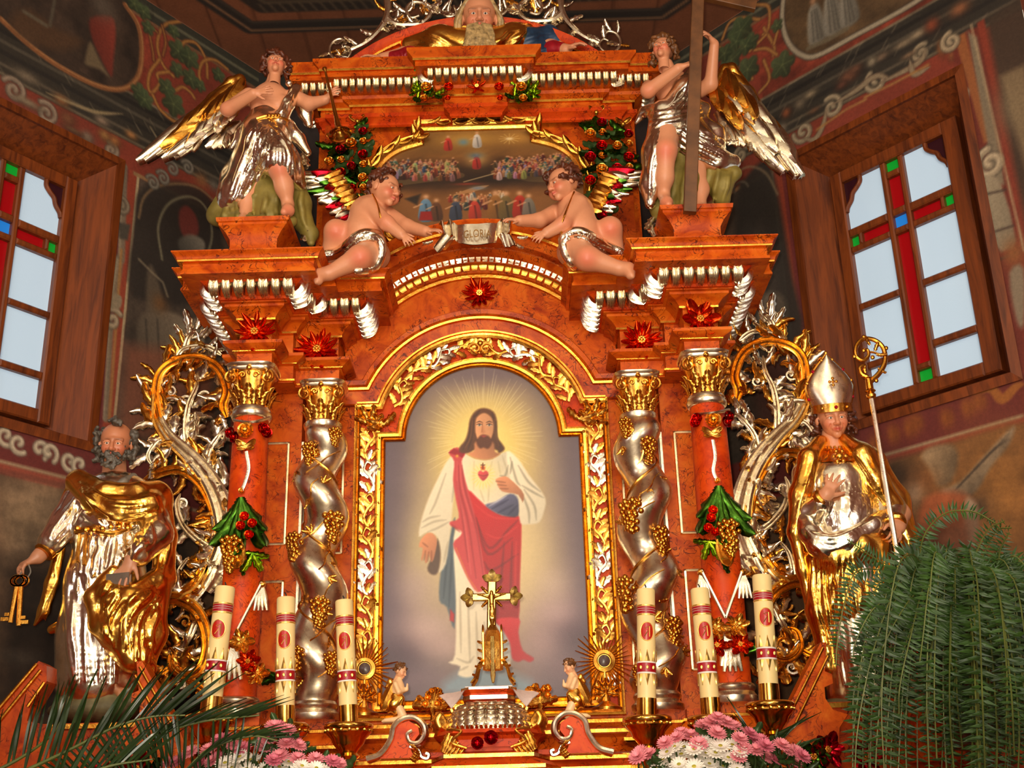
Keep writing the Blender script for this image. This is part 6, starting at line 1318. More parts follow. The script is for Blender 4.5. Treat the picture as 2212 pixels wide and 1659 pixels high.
# ------------------------------------------------------------------ bishop statue
def bishop():
    Y = -.42; p = lambda x, y, d=0: at(x, y, Y+d); base = p(1850, 1525)
    T = thing('bishop_statue', base, 'bishop statue in silver mitre and gold cope, one hand on his chest', 'statue')
    hc = p(1799, 902, -.02); hh = .21; v, q, c, tr = head(T, hc, hh, V(-.05, -1, -.25), (-.03, 0, 1), 'old')
    B = Sculpt(); B.c(p(1799, 940, .02), p(1802, 985, .03), .055, .06); B.e(p(1810, 1030, .03), (.16, .10, .12), .05); B.c(p(1812, 1040, .03), p(1850, 1220, .02), .12, .14, .05)
    B.ch([p(1738, 1020, 0), p(1735, 1115, -.06), p(1785, 1068, -.17)], [.055, .045, .034], .02); B.ch([p(1890, 1030, 0), p(1945, 1110, -.04), p(1940, 1140, -.14)], [.055, .045, .034], .02)
    for x in (1830, 1905): B.ch([p(x, 1260, .02), p(x+8, 1400, 0), p(x+12, 1480, 0)], [.07, .055, .036], .03); B.ch([p(x+12, 1490, .02), p(x+12, 1505, -.12)], [.036, .026], .02)
    hand(B, p(1783, 1070, -.175), p(1808, 1020, -.19)-p(1783, 1070, -.175), V(-.1, -1, .1), 1, .135, (.25, .2, .25, .35, .2), .22); hand(B, p(1936, 1130, -.15), p(1938, 1172, -.19)-p(1936, 1130, -.15), V(.4, -.8, 0), 1, .13, (.9, .95, 1, 1, .6))
    B.make(.0062); bv, bq = B.verts(1); joined('body', [(bv, bq, flesh(bv)*.96), (v, q, c*V(.98, .96, .94))], T)
    # silver alb with pleats
    G = Sculpt(); G.e(p(1812, 1040, .02), (.17, .12, .14), .05); G.ch([p(1815, 1050, 0), p(1822, 1130, -.01), p(1838, 1220, 0), p(1862, 1370, .0), p(1880, 1490, .0)], [.145, .155, .165, .185, .20], .06)
    G.ch([p(1742, 1025, 0), p(1742, 1112, -.06), p(1772, 1088, -.14)], [.07, .065, .05], .03); G.ch([p(1885, 1030, 0), p(1925, 1100, -.05), p(1930, 1125, -.11)], [.07, .065, .052], .03); G.make(.0065)
    G.family([(1768, 1030), (1765, 1090), (1760, 1150)], [(1885, 1020), (1885, 1090), (1880, 1150)], 20, .006, .004, seed=1, jit=1.5); G.family([(1790, 1330), (1805, 1400), (1815, 1480)], [(1900, 1330), (1910, 1400), (1920, 1490)], 10, .014, .01, seed=2); G.build('alb', 'silver_folds', T)
    # silver dalmatic bulge and gold under-robe
    G3 = Sculpt(); G3.ch([p(1735, 1125, -.08), p(1770, 1178, -.15), p(1830, 1170, -.17), p(1885, 1135, -.15), p(1905, 1120, -.1)], [.04, .055, .05, .045, .04], .03); G3.ch([p(1730, 1100, -.06), p(1748, 1150, -.12), p(1790, 1195, -.15)], [.035, .045, .045], .03); G3.make(.0065); G3.family([(1740, 1140), (1780, 1165), (1840, 1150), (1890, 1120)], [(1755, 1180), (1790, 1205), (1840, 1185), (1895, 1145)], 6, .009, .007, seed=3); G3.build('dalmatic', 'silver_folds', T)
    G2 = Sculpt(); G2.ch([p(1760, 1205, -.06), p(1800, 1200, -.14), p(1860, 1180, -.16), p(1895, 1170, -.12)], [.05, .06, .06, .05], .04); G2.ch([p(1770, 1220, -.06), p(1775, 1320, -.06), p(1790, 1440, -.05)], [.06, .065, .04], .05); G2.ch([p(1830, 1210, -.12), p(1835, 1300, -.12), p(1850, 1400, -.08)], [.07, .08, .06], .05); G2.ch([p(1885, 1190, -.12), p(1905, 1290, -.10), p(1925, 1420, -.06)], [.06, .075, .07], .05); G2.make(.0065)
    G2.family([(1755, 1210), (1760, 1310), (1785, 1430)], [(1890, 1190), (1905, 1300), (1925, 1430)], 13, .012, .009, seed=4); G2.family([(1770, 1230), (1772, 1300), (1795, 1420)], [(1880, 1210), (1892, 1310), (1915, 1420)], 9, .009, .007, True, seed=5); G2.build('under_robe', 'gold_folds', T)
    # gold cope hanging from the shoulders
    G4 = Sculpt(); G4.ch([p(1772, 955, -.03), p(1748, 990, -.07), p(1728, 1070, -.08), p(1718, 1150, -.07), p(1735, 1230, -.05), p(1755, 1320, -.02)], [.035, .05, .05, .035, .03, .03], .03); G4.ch([p(1775, 962, .02), p(1750, 1010, .03), p(1735, 1100, .02)], [.05, .06, .06], .03)
    G4.ch([p(1826, 952, -.03), p(1862, 985, -.09), p(1895, 1040, -.10), p(1930, 1090, -.08), p(1960, 1160, -.06), p(1980, 1230, -.04), p(1985, 1320, -.02)], [.035, .06, .055, .04, .035, .035, .03], .03); G4.ch([p(1830, 962, .03), p(1880, 1000, .03), p(1935, 1080, .03), p(1960, 1180, .03), p(1960, 1330, .04)], [.05, .07, .06, .06, .06], .04); G4.make(.0065)
    G4.family([(1845, 965), (1900, 1040), (1965, 1160), (1985, 1260)], [(1830, 990), (1875, 1060), (1930, 1130), (1960, 1260)], 5, .009, .007, seed=6); G4.family([(1760, 985), (1735, 1070), (1720, 1150)], [(1775, 990), (1755, 1080), (1735, 1140)], 4, .009, .007, seed=7); G4.build('cope', 'gold_folds', T)
    # breast band, morse
    b = MB(); P0 = [G.hit(x, 1000-3*math.sin((x-1770)/90*3.1))+V(0, -.006, 0) for x in range(1768, 1858, 8)]; P1 = [G.hit(x, 972-2*math.sin((x-1775)/80*3.1))+V(0, -.006, 0) for x in range(1772, 1850, 7)][:len(P0)]; n_ = min(len(P0), len(P1)); b.loft([[P0[i] for i in range(n_)], [P1[i]+V(0, -.004, 0) for i in range(n_)]], closed=False); b.build('collar_band', 'gold_smooth', T)
    b = MB(); m0 = G.hit(1812, 988)+V(0, -.02, 0); b.sphere(m0, (.02, .014, .02), 10, 6)
    for k in range(6): b.sphere(m0+V(.028*math.cos(k*1.047), 0, .028*math.sin(k*1.047)), .010, 8, 5)
    for x in range(1782, 1845, 10): b.sphere(G.hit(x, 968+abs(x-1812)*.0)+V(0, -.012, 0), .009, 6, 4)
    b.build('morse', 'gold', T)
    for k, (a, ax) in enumerate(((p(1775, 1078, -.155), p(1783, 1070, -.175)-p(1735, 1115, -.06)), (p(1935, 1127, -.13), p(1936, 1140, -.15)-p(1930, 1110, -.08)))): b = MB(); b.lathe([(.038, -.02), (.048, -.01), (.048, .01), (.038, .02)], a, 16, ax); b.build('cuff', 'gold', T)
    # mitre: two pointed shields on a jewelled band
    up_ = nrm(tr((0, 0, 1))-tr((0, 0, 0))); rt = nrm(tr((1, 0, 0))-tr((0, 0, 0))); bk = nrm(tr((0, 1, 0))-tr((0, 0, 0))); c0 = tr((0, .02, .20)); b = MB(); rows = []
    for i in range(11):
        t = i/10; hw = (.087+.030*math.sin(min(1, t*2.2)*math.pi/2))*(1 if t < .42 else max(.02, 1-((t-.42)/.58)**1.35)); dp = .085*(1-t*.85); z = .27*t
        rows.append([c0+up_*z+rt*hw*math.cos(a)+bk*dp*math.sin(a) for a in np.linspace(0, 2*math.pi, 24, endpoint=False)])
    b.loft(rows); mi = b.build('mitre', 'silver_smooth', T, True, 60)
    b = MB(); b.loft([[c0+up_*z+rt*(.094+e)*math.cos(a)+bk*(.094+e)*math.sin(a) for a in np.linspace(0, 2*math.pi, 24, endpoint=False)] for z, e in ((-.022, -.004), (-.02, .004), (.02, .004), (.022, -.004))]); b.build('mitre_band', 'gold', mi)
    for sg in (-1, 1):
        b = MB(); P = [r_[0 if sg > 0 else 12] for r_ in rows]; b.tube(P, .006, 6); b.build('mitre_edge', 'gold_smooth', mi)
        for i in (2, 5, 7, 9): b = MB(); b.sphere(rows[i][0 if sg > 0 else 12]-bk*.004, .009, 8, 5); b.build('mitre_jewel', 'ruby' if i in (2, 7) else 'gold', mi)
    b = MB(); b.sphere(rows[-1][0]*.5+rows[-1][12]*.5+up_*.008, .010, 8, 5); cc = c0+up_*.125-bk*.088
    for d in (rt, -rt, up_, -up_): b.sphere(cc+d*.016, .008, 8, 5)
    b.sphere(cc, .008, 8, 5); b.build('mitre_cross', 'gold', mi)
    for x in (-.06, 0, .06): b = MB(); b.sphere(c0+rt*x-bk*math.sqrt(.099**2-x*x), .009, 8, 5); b.build('mitre_jewel', 'ruby' if x == 0 else 'gold', mi)
    curls(tr, hh, [(sx*.42, .05+.1*(i % 2), .08-.10*i) for sx in (-1, 1) for i in range(6)]+[(x, .36-.3*abs(x), z) for x in (-.36, -.25, -.12, 0, .12, .25, .36) for z in (0, -.15, -.3)], .12, T, 'hair_brown', 6)
    S = Sculpt(); S.e(p(1868, 1530), (.23, .17, .06), .03); S.make(.012).build('rock_plinth', 'rock_olive', T)
    # crosier
    C = thing('crosier', p(1955, 1290, -.2), 'slender silver crosier with gold scrolled head held by the bishop statue', 'crosier'); a, e = p(1880, 845, -.2), p(1960, 1330, -.2)
    b = MB(); b.tube([a, e], .0125, 10); b.build('staff', 'silver_smooth', C); d = nrm(a-e); b = MB(); b.lathe([(.012, -.02), (.022, -.012), (.024, .0), (.016, .012), (.026, .02), (.018, .03), (.016, .08), (.024, .086), (.015, .092)], a-d*.02, 14, d); b.build('knop', 'gold_smooth', C)
    hd = [p(x, y, -.2) for x, y in ((1880, 828), (1874, 815), (1862, 808), (1858, 795), (1868, 790), (1868, 800), (1870, 806))]; cr = [p(x, y, -.2) for x, y in ((1880, 825), (1900, 805), (1912, 780), (1908, 752), (1890, 735), (1866, 732), (1850, 748), (1850, 770), (1865, 778), (1876, 768), (1874, 756), (1866, 757))]
    b = MB(); b.tube(spline(cr, 6), np.linspace(.013, .008, 67), 8); b.tube(spline(hd, 6), np.linspace(.012, .007, 37), 8); b.tube(spline([p(1874, 760, -.2), p(1890, 762, -.2), p(1905, 770, -.2)], 5), .006, 6); cro = b.build('crook', 'gold_smooth', C); b = MB()
    for x, y in ((1866, 728), (1846, 770), (1914, 752), (1893, 822), (1866, 757), (1885, 772), (1868, 798)): b.sphere(p(x, y, -.2), .011, 8, 5)
    b.build('crook_bead', 'gold_smooth', cro)
    for x, y, a_ in ((1890, 758, .4), (1893, 765, 1.8), (1880, 745, -.5), (1897, 795, 2.4)): place('crook_leaf', LEAF['gold'][0], p(x, y, -.2), V(math.sin(a_), -.2, math.cos(a_)), FRONT, .05, cro)
bishop()
# ------------------------------------------------------------------ large angels
def angel_trumpet():
    Y = -.47; p = lambda x, y, d=0: at(x, y, Y+d)
    T = thing('angel_statue', V(-1.122, -.47, 4.604), 'standing angel in silver drapery with one hand on chest, beside the trumpet', 'statue', 'large angels')
    hc = p(596, 142, -.03); hh = .155; v, q, c, tr = head(T, hc, hh, V(.22, -1, .22), (-.02, .3, 1), 'youth')
    B = Sculpt(); B.c(p(592, 168, 0), p(586, 200, .01), .036, .042); B.e(p(582, 218, .01), (.115, .075, .07), .04); B.c(p(584, 215, .0), p(576, 262, 0), .085, .078, .05); B.e(p(560, 222, -.05), (.045, .03, .04), .03); B.e(p(612, 222, -.05), (.045, .03, .04), .03); B.c(p(576, 262), p(574, 300), .08, .095, .05)
    B.ch([p(538, 206), p(492, 236, -.06), p(548, 202, -.15)], [.042, .037, .027], .02); B.ch([p(634, 208), p(668, 224, -.03), p(702, 216, -.08)], [.042, .036, .026], .02)
    B.ch([p(592, 300, -.03), p(603, 362, -.12), p(614, 405, -.08), p(622, 440, -.05)], [.08, .056, .044, .030], .03); B.ch([p(622, 444, -.03), p(622, 455, -.10), p(614, 458, -.13)], [.030, .030, .02], .02)
    B.ch([p(560, 300, .0), p(548, 390, .02), p(535, 430, .02), p(530, 462, .0)], [.08, .055, .045, .030], .03); B.ch([p(530, 466, .02), p(520, 476, -.09)], [.030, .022], .02)
    hand(B, p(552, 201, -.15), p(585, 190, -.17)-p(552, 201, -.15), V(0, -1, .2), 1, .105, (.2, .2, .25, .3, .3), .2); hand(B, p(702, 216, -.08), p(722, 196, -.12)-p(702, 216, -.08), V(-.5, -.8, .3), -1, .115, (.35, .4, .45, .5, .3), .3)
    B.make(.0055); bv, bq = B.verts(1); ros = [(p(603, 362, -.17), .05, .5), (p(622, 455, -.13), .04, .4), (p(492, 236, -.06), .05, .3)]; joined('body', [(bv, bq, flesh(bv, ros)), (v, q, c)], T)
    curls(tr, hh, scalp_points(44, 3)+[(0, -.1, .52), (.06, -.05, .60), (-.03, -.02, .66), (.02, -.12, .60), (.42, .05, -.2), (-.42, .05, -.2), (.44, .0, -.05), (-.46, .02, 0), (-.5, .1, -.1), (.45, .1, -.32), (-.46, .1, -.32)], .14, T, 'hair_brown', 4)
    G = Sculpt(); G.c(p(576, 255, 0), p(574, 300, 0), .092, .108, .05); G.ch([p(585, 290, -.03), p(600, 345, -.11), p(625, 372, -.06), p(650, 400, 0)], [.10, .085, .07, .03], .05); G.ch([p(562, 290, .0), p(545, 360, .02), p(510, 420, .03), p(490, 445, .04)], [.10, .105, .09, .05], .05); G.ch([p(545, 320, .02), p(500, 380, .05), p(478, 440, .06)], [.06, .05, .03], .04)
    G.ch([p(640, 195, -.01), p(622, 225, -.07), p(605, 262, -.08)], [.035, .035, .04], .02); G.ch([p(640, 205, .02), p(660, 245, .03), p(668, 270, .03)], [.035, .04, .02], .02); G.ch([p(555, 262, -.04), p(590, 262, -.07), p(625, 272, -.03), p(645, 300, .02), p(665, 330, .03)], [.03, .034, .03, .035, .02], .02); G.ch([p(540, 262, .0), p(520, 290, .03), p(500, 320, .05)], [.03, .03, .012], .02)
    G.make(.0055); G.family([(560, 265), (555, 330), (500, 430)], [(600, 275), (640, 330), (655, 395)], 11, .010, .008, seed=1, jit=4); G.family([(545, 275), (520, 350), (488, 440)], [(585, 275), (560, 340), (520, 430)], 7, .010, .008, seed=2); G.family([(555, 285), (535, 350), (500, 430)], [(590, 290), (570, 345), (530, 420)], 6, .008, .006, True, seed=3); G.family([(640, 195), (620, 230), (600, 262)], [(625, 195), (608, 230), (592, 258)], 4, .007, .005, seed=4); G.build('drapery', 'silver_folds', T)
    G2 = Sculpt(); G2.ch([p(480, 440, .05), p(470, 465, .06), p(520, 480, .06)], [.05, .05, .05], .04); G2.ch([p(575, 380, .05), p(580, 430, .06), p(585, 475, .06)], [.08, .085, .09], .05); G2.ch([p(640, 400, .05), p(650, 440, .06), p(655, 480, .08)], [.05, .05, .045], .04); G2.ch([p(500, 420, .05), p(560, 400, .05)], .05, .04); G2.ch([p(655, 480, .08), p(670, 505, .08), p(672, 525, .06)], [.05, .04, .02], .03); G2.ch([p(480, 470, .02), p(560, 480, -.06), p(630, 478, -.04)], [.03, .03, .03], .03)
    G2.make(.007); G2.family([(500, 425), (490, 450), (480, 475)], [(650, 410), (650, 450), (660, 490)], 7, .012, .012, seed=6); G2.build('lining', 'cloth_olive', T)
    for x, y, a in ((630, 330, .5), (640, 345, .9), (655, 330, .2), (660, 470, .2), (668, 490, -.3)): place('drapery_tip', LEAF['silver'][0], p(x, y, .06), V(math.sin(a), 0, -math.cos(a)), FRONT, .10, T, 1.3)
    b = MB(); b.tube(spline([G.hit(x, y)+V(0, -.006, 0) for x, y in ((555, 258), (578, 252), (600, 254), (622, 262))], 5), .010, 8)
    for k in range(4): b.sphere(G.hit(582+k*7, 253)+V(0, -.014, 0), .012, 8, 5)
    b.build('sash', 'gold', T); b = MB(); b.sphere(p(624, 180, -.06), .020, 8, 6); b.build('clasp', 'silver', T)
    rows = [((492, 200), (430, 255), (302, 357), (318, 352), 5, .8, 'silver', .10, .20), ((505, 235), (450, 262), (352, 352), (415, 330), 6, .9, 'silver', .09, .24), ((520, 262), (480, 262), (445, 322), (500, 318), 5, 1.0, 'silver', .08, .30), ((510, 172), (430, 245), (440, 245), (352, 320), 8, 1.0, 'gold', .07, .30), ((518, 185), (455, 250), (470, 262), (400, 320), 8, 1.0, ('gold', 'silver'), .055, .32), ((522, 170), (470, 215), (490, 228), (440, 265), 7, 1.1, 'gold', .04, .36), ((520, 205), (485, 245), (500, 255), (465, 290), 6, 1.1, ('gold', 'silver'), .03, .36)]
    S = Sculpt(); S.ch([p(530, 215, .06), p(518, 172, .07), p(500, 178, .08), p(460, 212, .09), p(405, 262, .10), p(350, 312, .105)], [.03, .028, .03, .028, .022, .010], .02); S.make(.006).build('wing_bone', 'gold', T)
    feathers(T, rows, Y, 3)
    R = thing('trumpet', p(735, 292, -.14), 'slim gilded trumpet pointing down, held by the silver-draped angel', 'trumpet'); a, e = p(701, 147, -.13), p(735, 290, -.15); d = e-a; L = np.linalg.norm(d); b = MB(); b.lathe([(.012, 0), (.014, .004), (.007, .02), (.006, .03*1), (.008, L*.4), (.012, L*.75), (.018, L*.88), (.030, L*.95), (.062, L*.99), (.064, L), (.05, L*.985), (.02, L*.90)], a, 20, d); b.build('horn', 'brass', R, True, 60)
angel_trumpet()
def angel_cross():
    Y = -.47; p = lambda x, y, d=0: at(x, y, Y+d)
    T = thing('angel_statue', V(1.122, -.47, 4.604), 'standing angel in silver drapery hugging a tall wooden cross', 'statue', 'large angels')
    hc = p(1432, 108, -.02); hh = .155; v, q, c, tr = head(T, hc, hh, V(-.45, -1, .18), (.12, .25, 1), 'youth')
    B = Sculpt(); B.c(p(1440, 140, 0), p(1452, 170, .01), .036, .042); B.e(p(1456, 190, .02), (.105, .072, .07), .04); B.c(p(1456, 190, .01), p(1462, 250, 0), .085, .08, .05); B.c(p(1462, 250), p(1464, 285), .082, .095, .05)
    B.ch([p(1402, 190), p(1400, 196, -.06), p(1465, 148, -.18)], [.042, .038, .027], .02); B.ch([p(1512, 195, .02), p(1535, 182, -.02), p(1543, 95, -.12)], [.042, .036, .025], .02)
    B.ch([p(1440, 275, -.03), p(1438, 325, -.12), p(1436, 385, -.08), p(1434, 418, -.05)], [.08, .056, .044, .030], .03); B.ch([p(1434, 422, -.03), p(1440, 438, -.10), p(1444, 442, -.13)], [.030, .030, .02], .02)
    B.ch([p(1485, 280, .0), p(1500, 370, .02), p(1512, 410, .02), p(1512, 442, .0)], [.08, .055, .045, .030], .03); B.ch([p(1512, 445, .02), p(1525, 452, -.08)], [.030, .022], .02)
    hand(B, p(1468, 146, -.18), p(1510, 130, -.22)-p(1468, 146, -.18), V(.2, -.8, .6), -1, .115, (.25, .25, .3, .3, .3), .25); hand(B, p(1542, 92, -.13), p(1520, 60, -.19)-p(1542, 92, -.13), V(.7, -.5, .5), 1, .115, (.6, .65, .7, .7, .4), .25)
    B.make(.0055); bv, bq = B.verts(1); joined('body', [(bv, bq, flesh(bv, [(p(1438, 325, -.17), .05, .6), (p(1440, 440, -.12), .04, .4), (p(1400, 196, -.1), .04, .3)])), (v, q, c)], T)
    curls(tr, hh, scalp_points(44, 5)+[(0, -.1, .5), (.05, -.05, .58), (0, .0, .62), (.42, .05, -.2), (-.42, .05, -.2), (.44, .0, -.05), (.45, .1, -.35), (-.42, .1, -.35), (-.40, .05, -.45)], .14, T, 'hair_auburn', 5)
    G = Sculpt(); G.c(p(1458, 245, 0), p(1464, 290, 0), .092, .11, .05); G.ch([p(1500, 150, -.02), p(1480, 190, -.07), p(1440, 240, -.07)], [.03, .06, .05], .03); G.ch([p(1395, 240, -.0), p(1430, 235, -.08), p(1490, 225, -.06), p(1520, 235, 0)], [.03, .04, .045, .04], .03); G.ch([p(1440, 275, -.02), p(1420, 330, -.06), p(1405, 400, -.02), p(1405, 440, .0)], [.10, .075, .05, .03], .05); G.ch([p(1475, 275, .0), p(1510, 320, .0), p(1550, 350, .02), p(1585, 350, .04)], [.10, .095, .06, .04], .05); G.ch([p(1500, 260, .02), p(1545, 290, .04), p(1560, 320, .04)], [.06, .05, .02], .04); G.ch([p(1390, 245, .02), p(1375, 265, .04)], [.03, .012], .02)
    G.make(.0055); G.family([(1400, 250), (1440, 240), (1500, 215)], [(1410, 275), (1450, 262), (1520, 250)], 5, .009, .007, seed=1); G.family([(1425, 280), (1405, 340), (1400, 430)], [(1450, 285), (1425, 335), (1415, 420)], 4, .009, .007, seed=2); G.family([(1450, 285), (1490, 310), (1560, 345)], [(1480, 270), (1520, 285), (1570, 310)], 7, .010, .008, seed=3); G.family([(1440, 300), (1470, 325), (1540, 355)], [(1480, 282), (1515, 300), (1565, 330)], 5, .008, .006, True, seed=4); G.family([(1490, 160), (1470, 195), (1435, 235)], [(1505, 175), (1495, 205), (1470, 240)], 4, .007, .005, seed=5); G.build('drapery', 'silver_folds', T)
    G2 = Sculpt(); G2.ch([p(1475, 340, .05), p(1480, 400, .06), p(1480, 445, .06)], [.08, .085, .09], .05); G2.ch([p(1540, 360, .05), p(1555, 400, .06), p(1560, 430, .08)], [.06, .06, .045], .04); G2.ch([p(1570, 355, .05), p(1588, 375, .05), p(1575, 395, .05)], [.035, .03, .02], .03); G2.ch([p(1420, 360, .05), p(1412, 420, .06), p(1425, 455, .05)], [.05, .05, .05], .04); G2.ch([p(1440, 455, -.02), p(1500, 458, -.05), p(1545, 452, -.02)], [.03, .03, .03], .03); G2.make(.007); G2.family([(1460, 350), (1455, 400), (1450, 445)], [(1580, 365), (1570, 400), (1560, 440)], 6, .012, .012, seed=6); G2.build('lining', 'cloth_olive', T)
    for x, y, a in ((1545, 290, .8), (1555, 300, 1.2), (1412, 470, -.5), (1405, 480, .2)): place('drapery_tip', LEAF['silver'][0], p(x, y, .06), V(math.sin(a), 0, -math.cos(a)), FRONT, .10, T, 1.3)
    rows = [((1580, 195), (1630, 225), (1735, 388), (1712, 388), 5, .8, 'silver', .10, .20), ((1570, 225), (1625, 250), (1690, 378), (1620, 330), 6, .9, 'silver', .09, .24), ((1550, 240), (1590, 270), (1610, 320), (1555, 310), 5, 1.0, 'silver', .08, .30), ((1575, 150), (1650, 250), (1620, 210), (1720, 355), 8, 1.0, ('gold', 'silver'), .07, .30), ((1560, 165), (1625, 240), (1590, 235), (1680, 330), 8, 1.0, ('gold', 'silver'), .055, .32), ((1568, 148), (1600, 190), (1580, 200), (1630, 255), 6, 1.1, 'gold', .04, .36), ((1540, 175), (1570, 220), (1545, 230), (1600, 280), 6, 1.1, 'gold', .03, .36)]
    S = Sculpt(); S.ch([p(1535, 200, .06), p(1565, 150, .07), p(1580, 148, .08), p(1620, 200, .09), p(1665, 270, .10), p(1705, 340, .105)], [.03, .028, .03, .028, .022, .010], .02); S.make(.006).build('wing_bone', 'gold', T); feathers(T, rows, Y, 4)
    X = thing('wooden_cross', p(1490, 462, -.17), 'tall plain brown wooden cross held upright by the angel', 'cross')
    def beam(a, e, w, name):
        d = nrm(e-a); s = nrm(np.cross(d, V(0, -1, 0))); f = V(0, -1, 0)-((V(0, -1, 0)) @ d)*d; f = nrm(f); b = MB(); b.loft([[c_+s*u*w+f*v_*w*.6 for u, v_ in ((-1, -.9), (-.9, -1), (.9, -1), (1, -.9), (1, .9), (.9, 1), (-.9, 1), (-1, .9))] for c_ in (a, e)]); b.build(name, 'wood_brown', X, True, 30)
    beam(p(1490, 460, -.19), p(1513, -150, -.23), .032, 'upright_beam'); beam(p(1395, -40, -.24), p(1632, 14, -.20), .03, 'cross_beam')
angel_cross()
# ------------------------------------------------------------------ seated cherubs
def cherub(side, D, rows, label):
    Y = -.40; p = lambda x, y, d=0: at(x, y, Y+d); sx = 1 if side < 0 else -1
    T = thing('cherub_statue', p(*D['seat'], .05), label, 'statue', 'seated cherubs')
    hh = .195; v, q, c, tr = head(T, p(*D['head'], -.06), hh, V(sx*.92, -.55, -.22), (sx*.25, 0, 1), 'child')
    B = Sculpt(); n1, n2 = D['neck']; B.c(p(*n1, -.04), p(*n2, -.02), .045, .05, .03); ch, be, hi = D['torso']; B.e(p(*ch, -.01), (.085, .085, .08), .04); B.ch([p(*ch, -.01), p(*be, -.03), p(*hi, -.02)], [.085, .092, .095], .05)
    for nm, d0, d1, d2 in (('near', -.08, -.14, -.15), ('far', .05, -.03, -.09)):
        a = D[nm]; B.ch([p(*a[0], d0), p(*a[1], d1), p(*a[2], d2)], [.046, .038, .029], .02); hand(B, p(*a[2], d2), p(*a[3], d2-.02)-p(*a[2], d2), V(0, -.6, .8) if nm == 'far' else V(0, -.9, .4), -sx if nm == 'near' else sx, .10, D['curl'], .18)
    k = D['leg1']; B.ch([p(*k[0], .03), p(*k[1], -.05), p(*k[2], .02)], [.072, .058, .045], .03)
    k = D['leg2']; B.ch([p(*k[0], -.08), p(*k[1], -.17), p(*k[2], -.16)], [.082, .060, .036], .03); B.ch([p(*k[2], -.15), p(*k[3], -.17), p(*k[4], -.19)], [.034, .034, .024], .02)
    for t in range(4): e = p(*k[4], -.19); B.c(e, e+V(sx*-.008+sx*.004*t, -.012, .010*(t-1.5)), .011, .010, .008)
    B.e(p(*D['bum'], .0), (.085, .09, .075), .04); B.make(.0052); bv, bq = B.verts(1)
    joined('body', [(bv, bq, flesh(bv, [(p(*D['leg2'][1], -.21), .045, .75), (p(*D['leg1'][1], -.1), .05, .6), (p(*D['near'][1], -.15), .04, .4), (p(*D['belly'], -.1), .05, .25)])), (v, q, c)], T)
    curls(tr, hh, scalp_points(48, 8 if side < 0 else 9, -.05), .12, T, 'hair_brown', 7)
    G = Sculpt(); cl = D['cloth']; G.ch([B.hit(*x)+V(0, -.012, 0) for x in spline([V(*y) for y in cl], 4)], [.026]*(4*(len(cl)-1)+1), .015); G.ch([B.hit(*x)+V(0, .0, 0) for x in spline([V(*y) for y in D['cloth2']], 4)], [.022]*(4*(len(D['cloth2'])-1)+1), .015); G.make(.0055)
    o1 = [(x, y-5) for x, y in cl]; o2 = [(x, y+6) for x, y in cl]; G.family(o1, o2, 5, .010, .004, seed=2, jit=2.5); G.family(o1, o2, 4, .007, .004, True, seed=3, jit=2.5); G.build('loincloth', 'silver_folds', T)
    b = MB(); b.tube(spline([B.hit(*x)+V(0, -.004, 0) for x in D['strap']], 5), .005, 6); b.build('strap', 'gold', T); feathers(T, rows, Y, 6)
cherub(-1, dict(seat=(790, 590), head=(832, 412), neck=((818, 436), (800, 452)), torso=((795, 462), (785, 505), (784, 535)), near=((796, 445), (836, 482), (866, 506), (886, 524)), far=((826, 455), (880, 490), (920, 500), (950, 495)), leg1=((762, 540), (726, 500), (712, 552)), leg2=((800, 548), (778, 556), (712, 590), (690, 594), (688, 606)), bum=(808, 552), belly=(800, 520), curl=(.35, .3, .3, .35, .3), cloth=((700, 556), (735, 545), (765, 520), (790, 508), (815, 512), (824, 530)), cloth2=((824, 530), (822, 555), (805, 580), (770, 585)), strap=((805, 420), (815, 440), (822, 470), (828, 510), (822, 535))),
       [((730, 385), (745, 385), (632, 372), (640, 395), 3, .8, 'silver', .10, .22), ((742, 400), (752, 410), (648, 410), (690, 430), 4, .9, ('silver', 'lacquer_green', 'silver'), .09, .26), ((755, 420), (775, 450), (690, 440), (735, 480), 5, 1.0, ('silver', 'lacquer_crimson', 'silver'), .08, .30), ((720, 372), (770, 430), (672, 375), (735, 455), 8, 1.1, ('lacquer_crimson', 'silver', 'lacquer_green'), .06, .36), ((735, 368), (790, 450), (700, 382), (755, 465), 9, 1.1, 'gold', .04, .40), ((785, 450), (790, 460), (750, 500), (765, 512), 3, 1.0, 'silver', .08, .3)], 'seated cherub facing right with brown curls, reaching toward the silver ribbon')
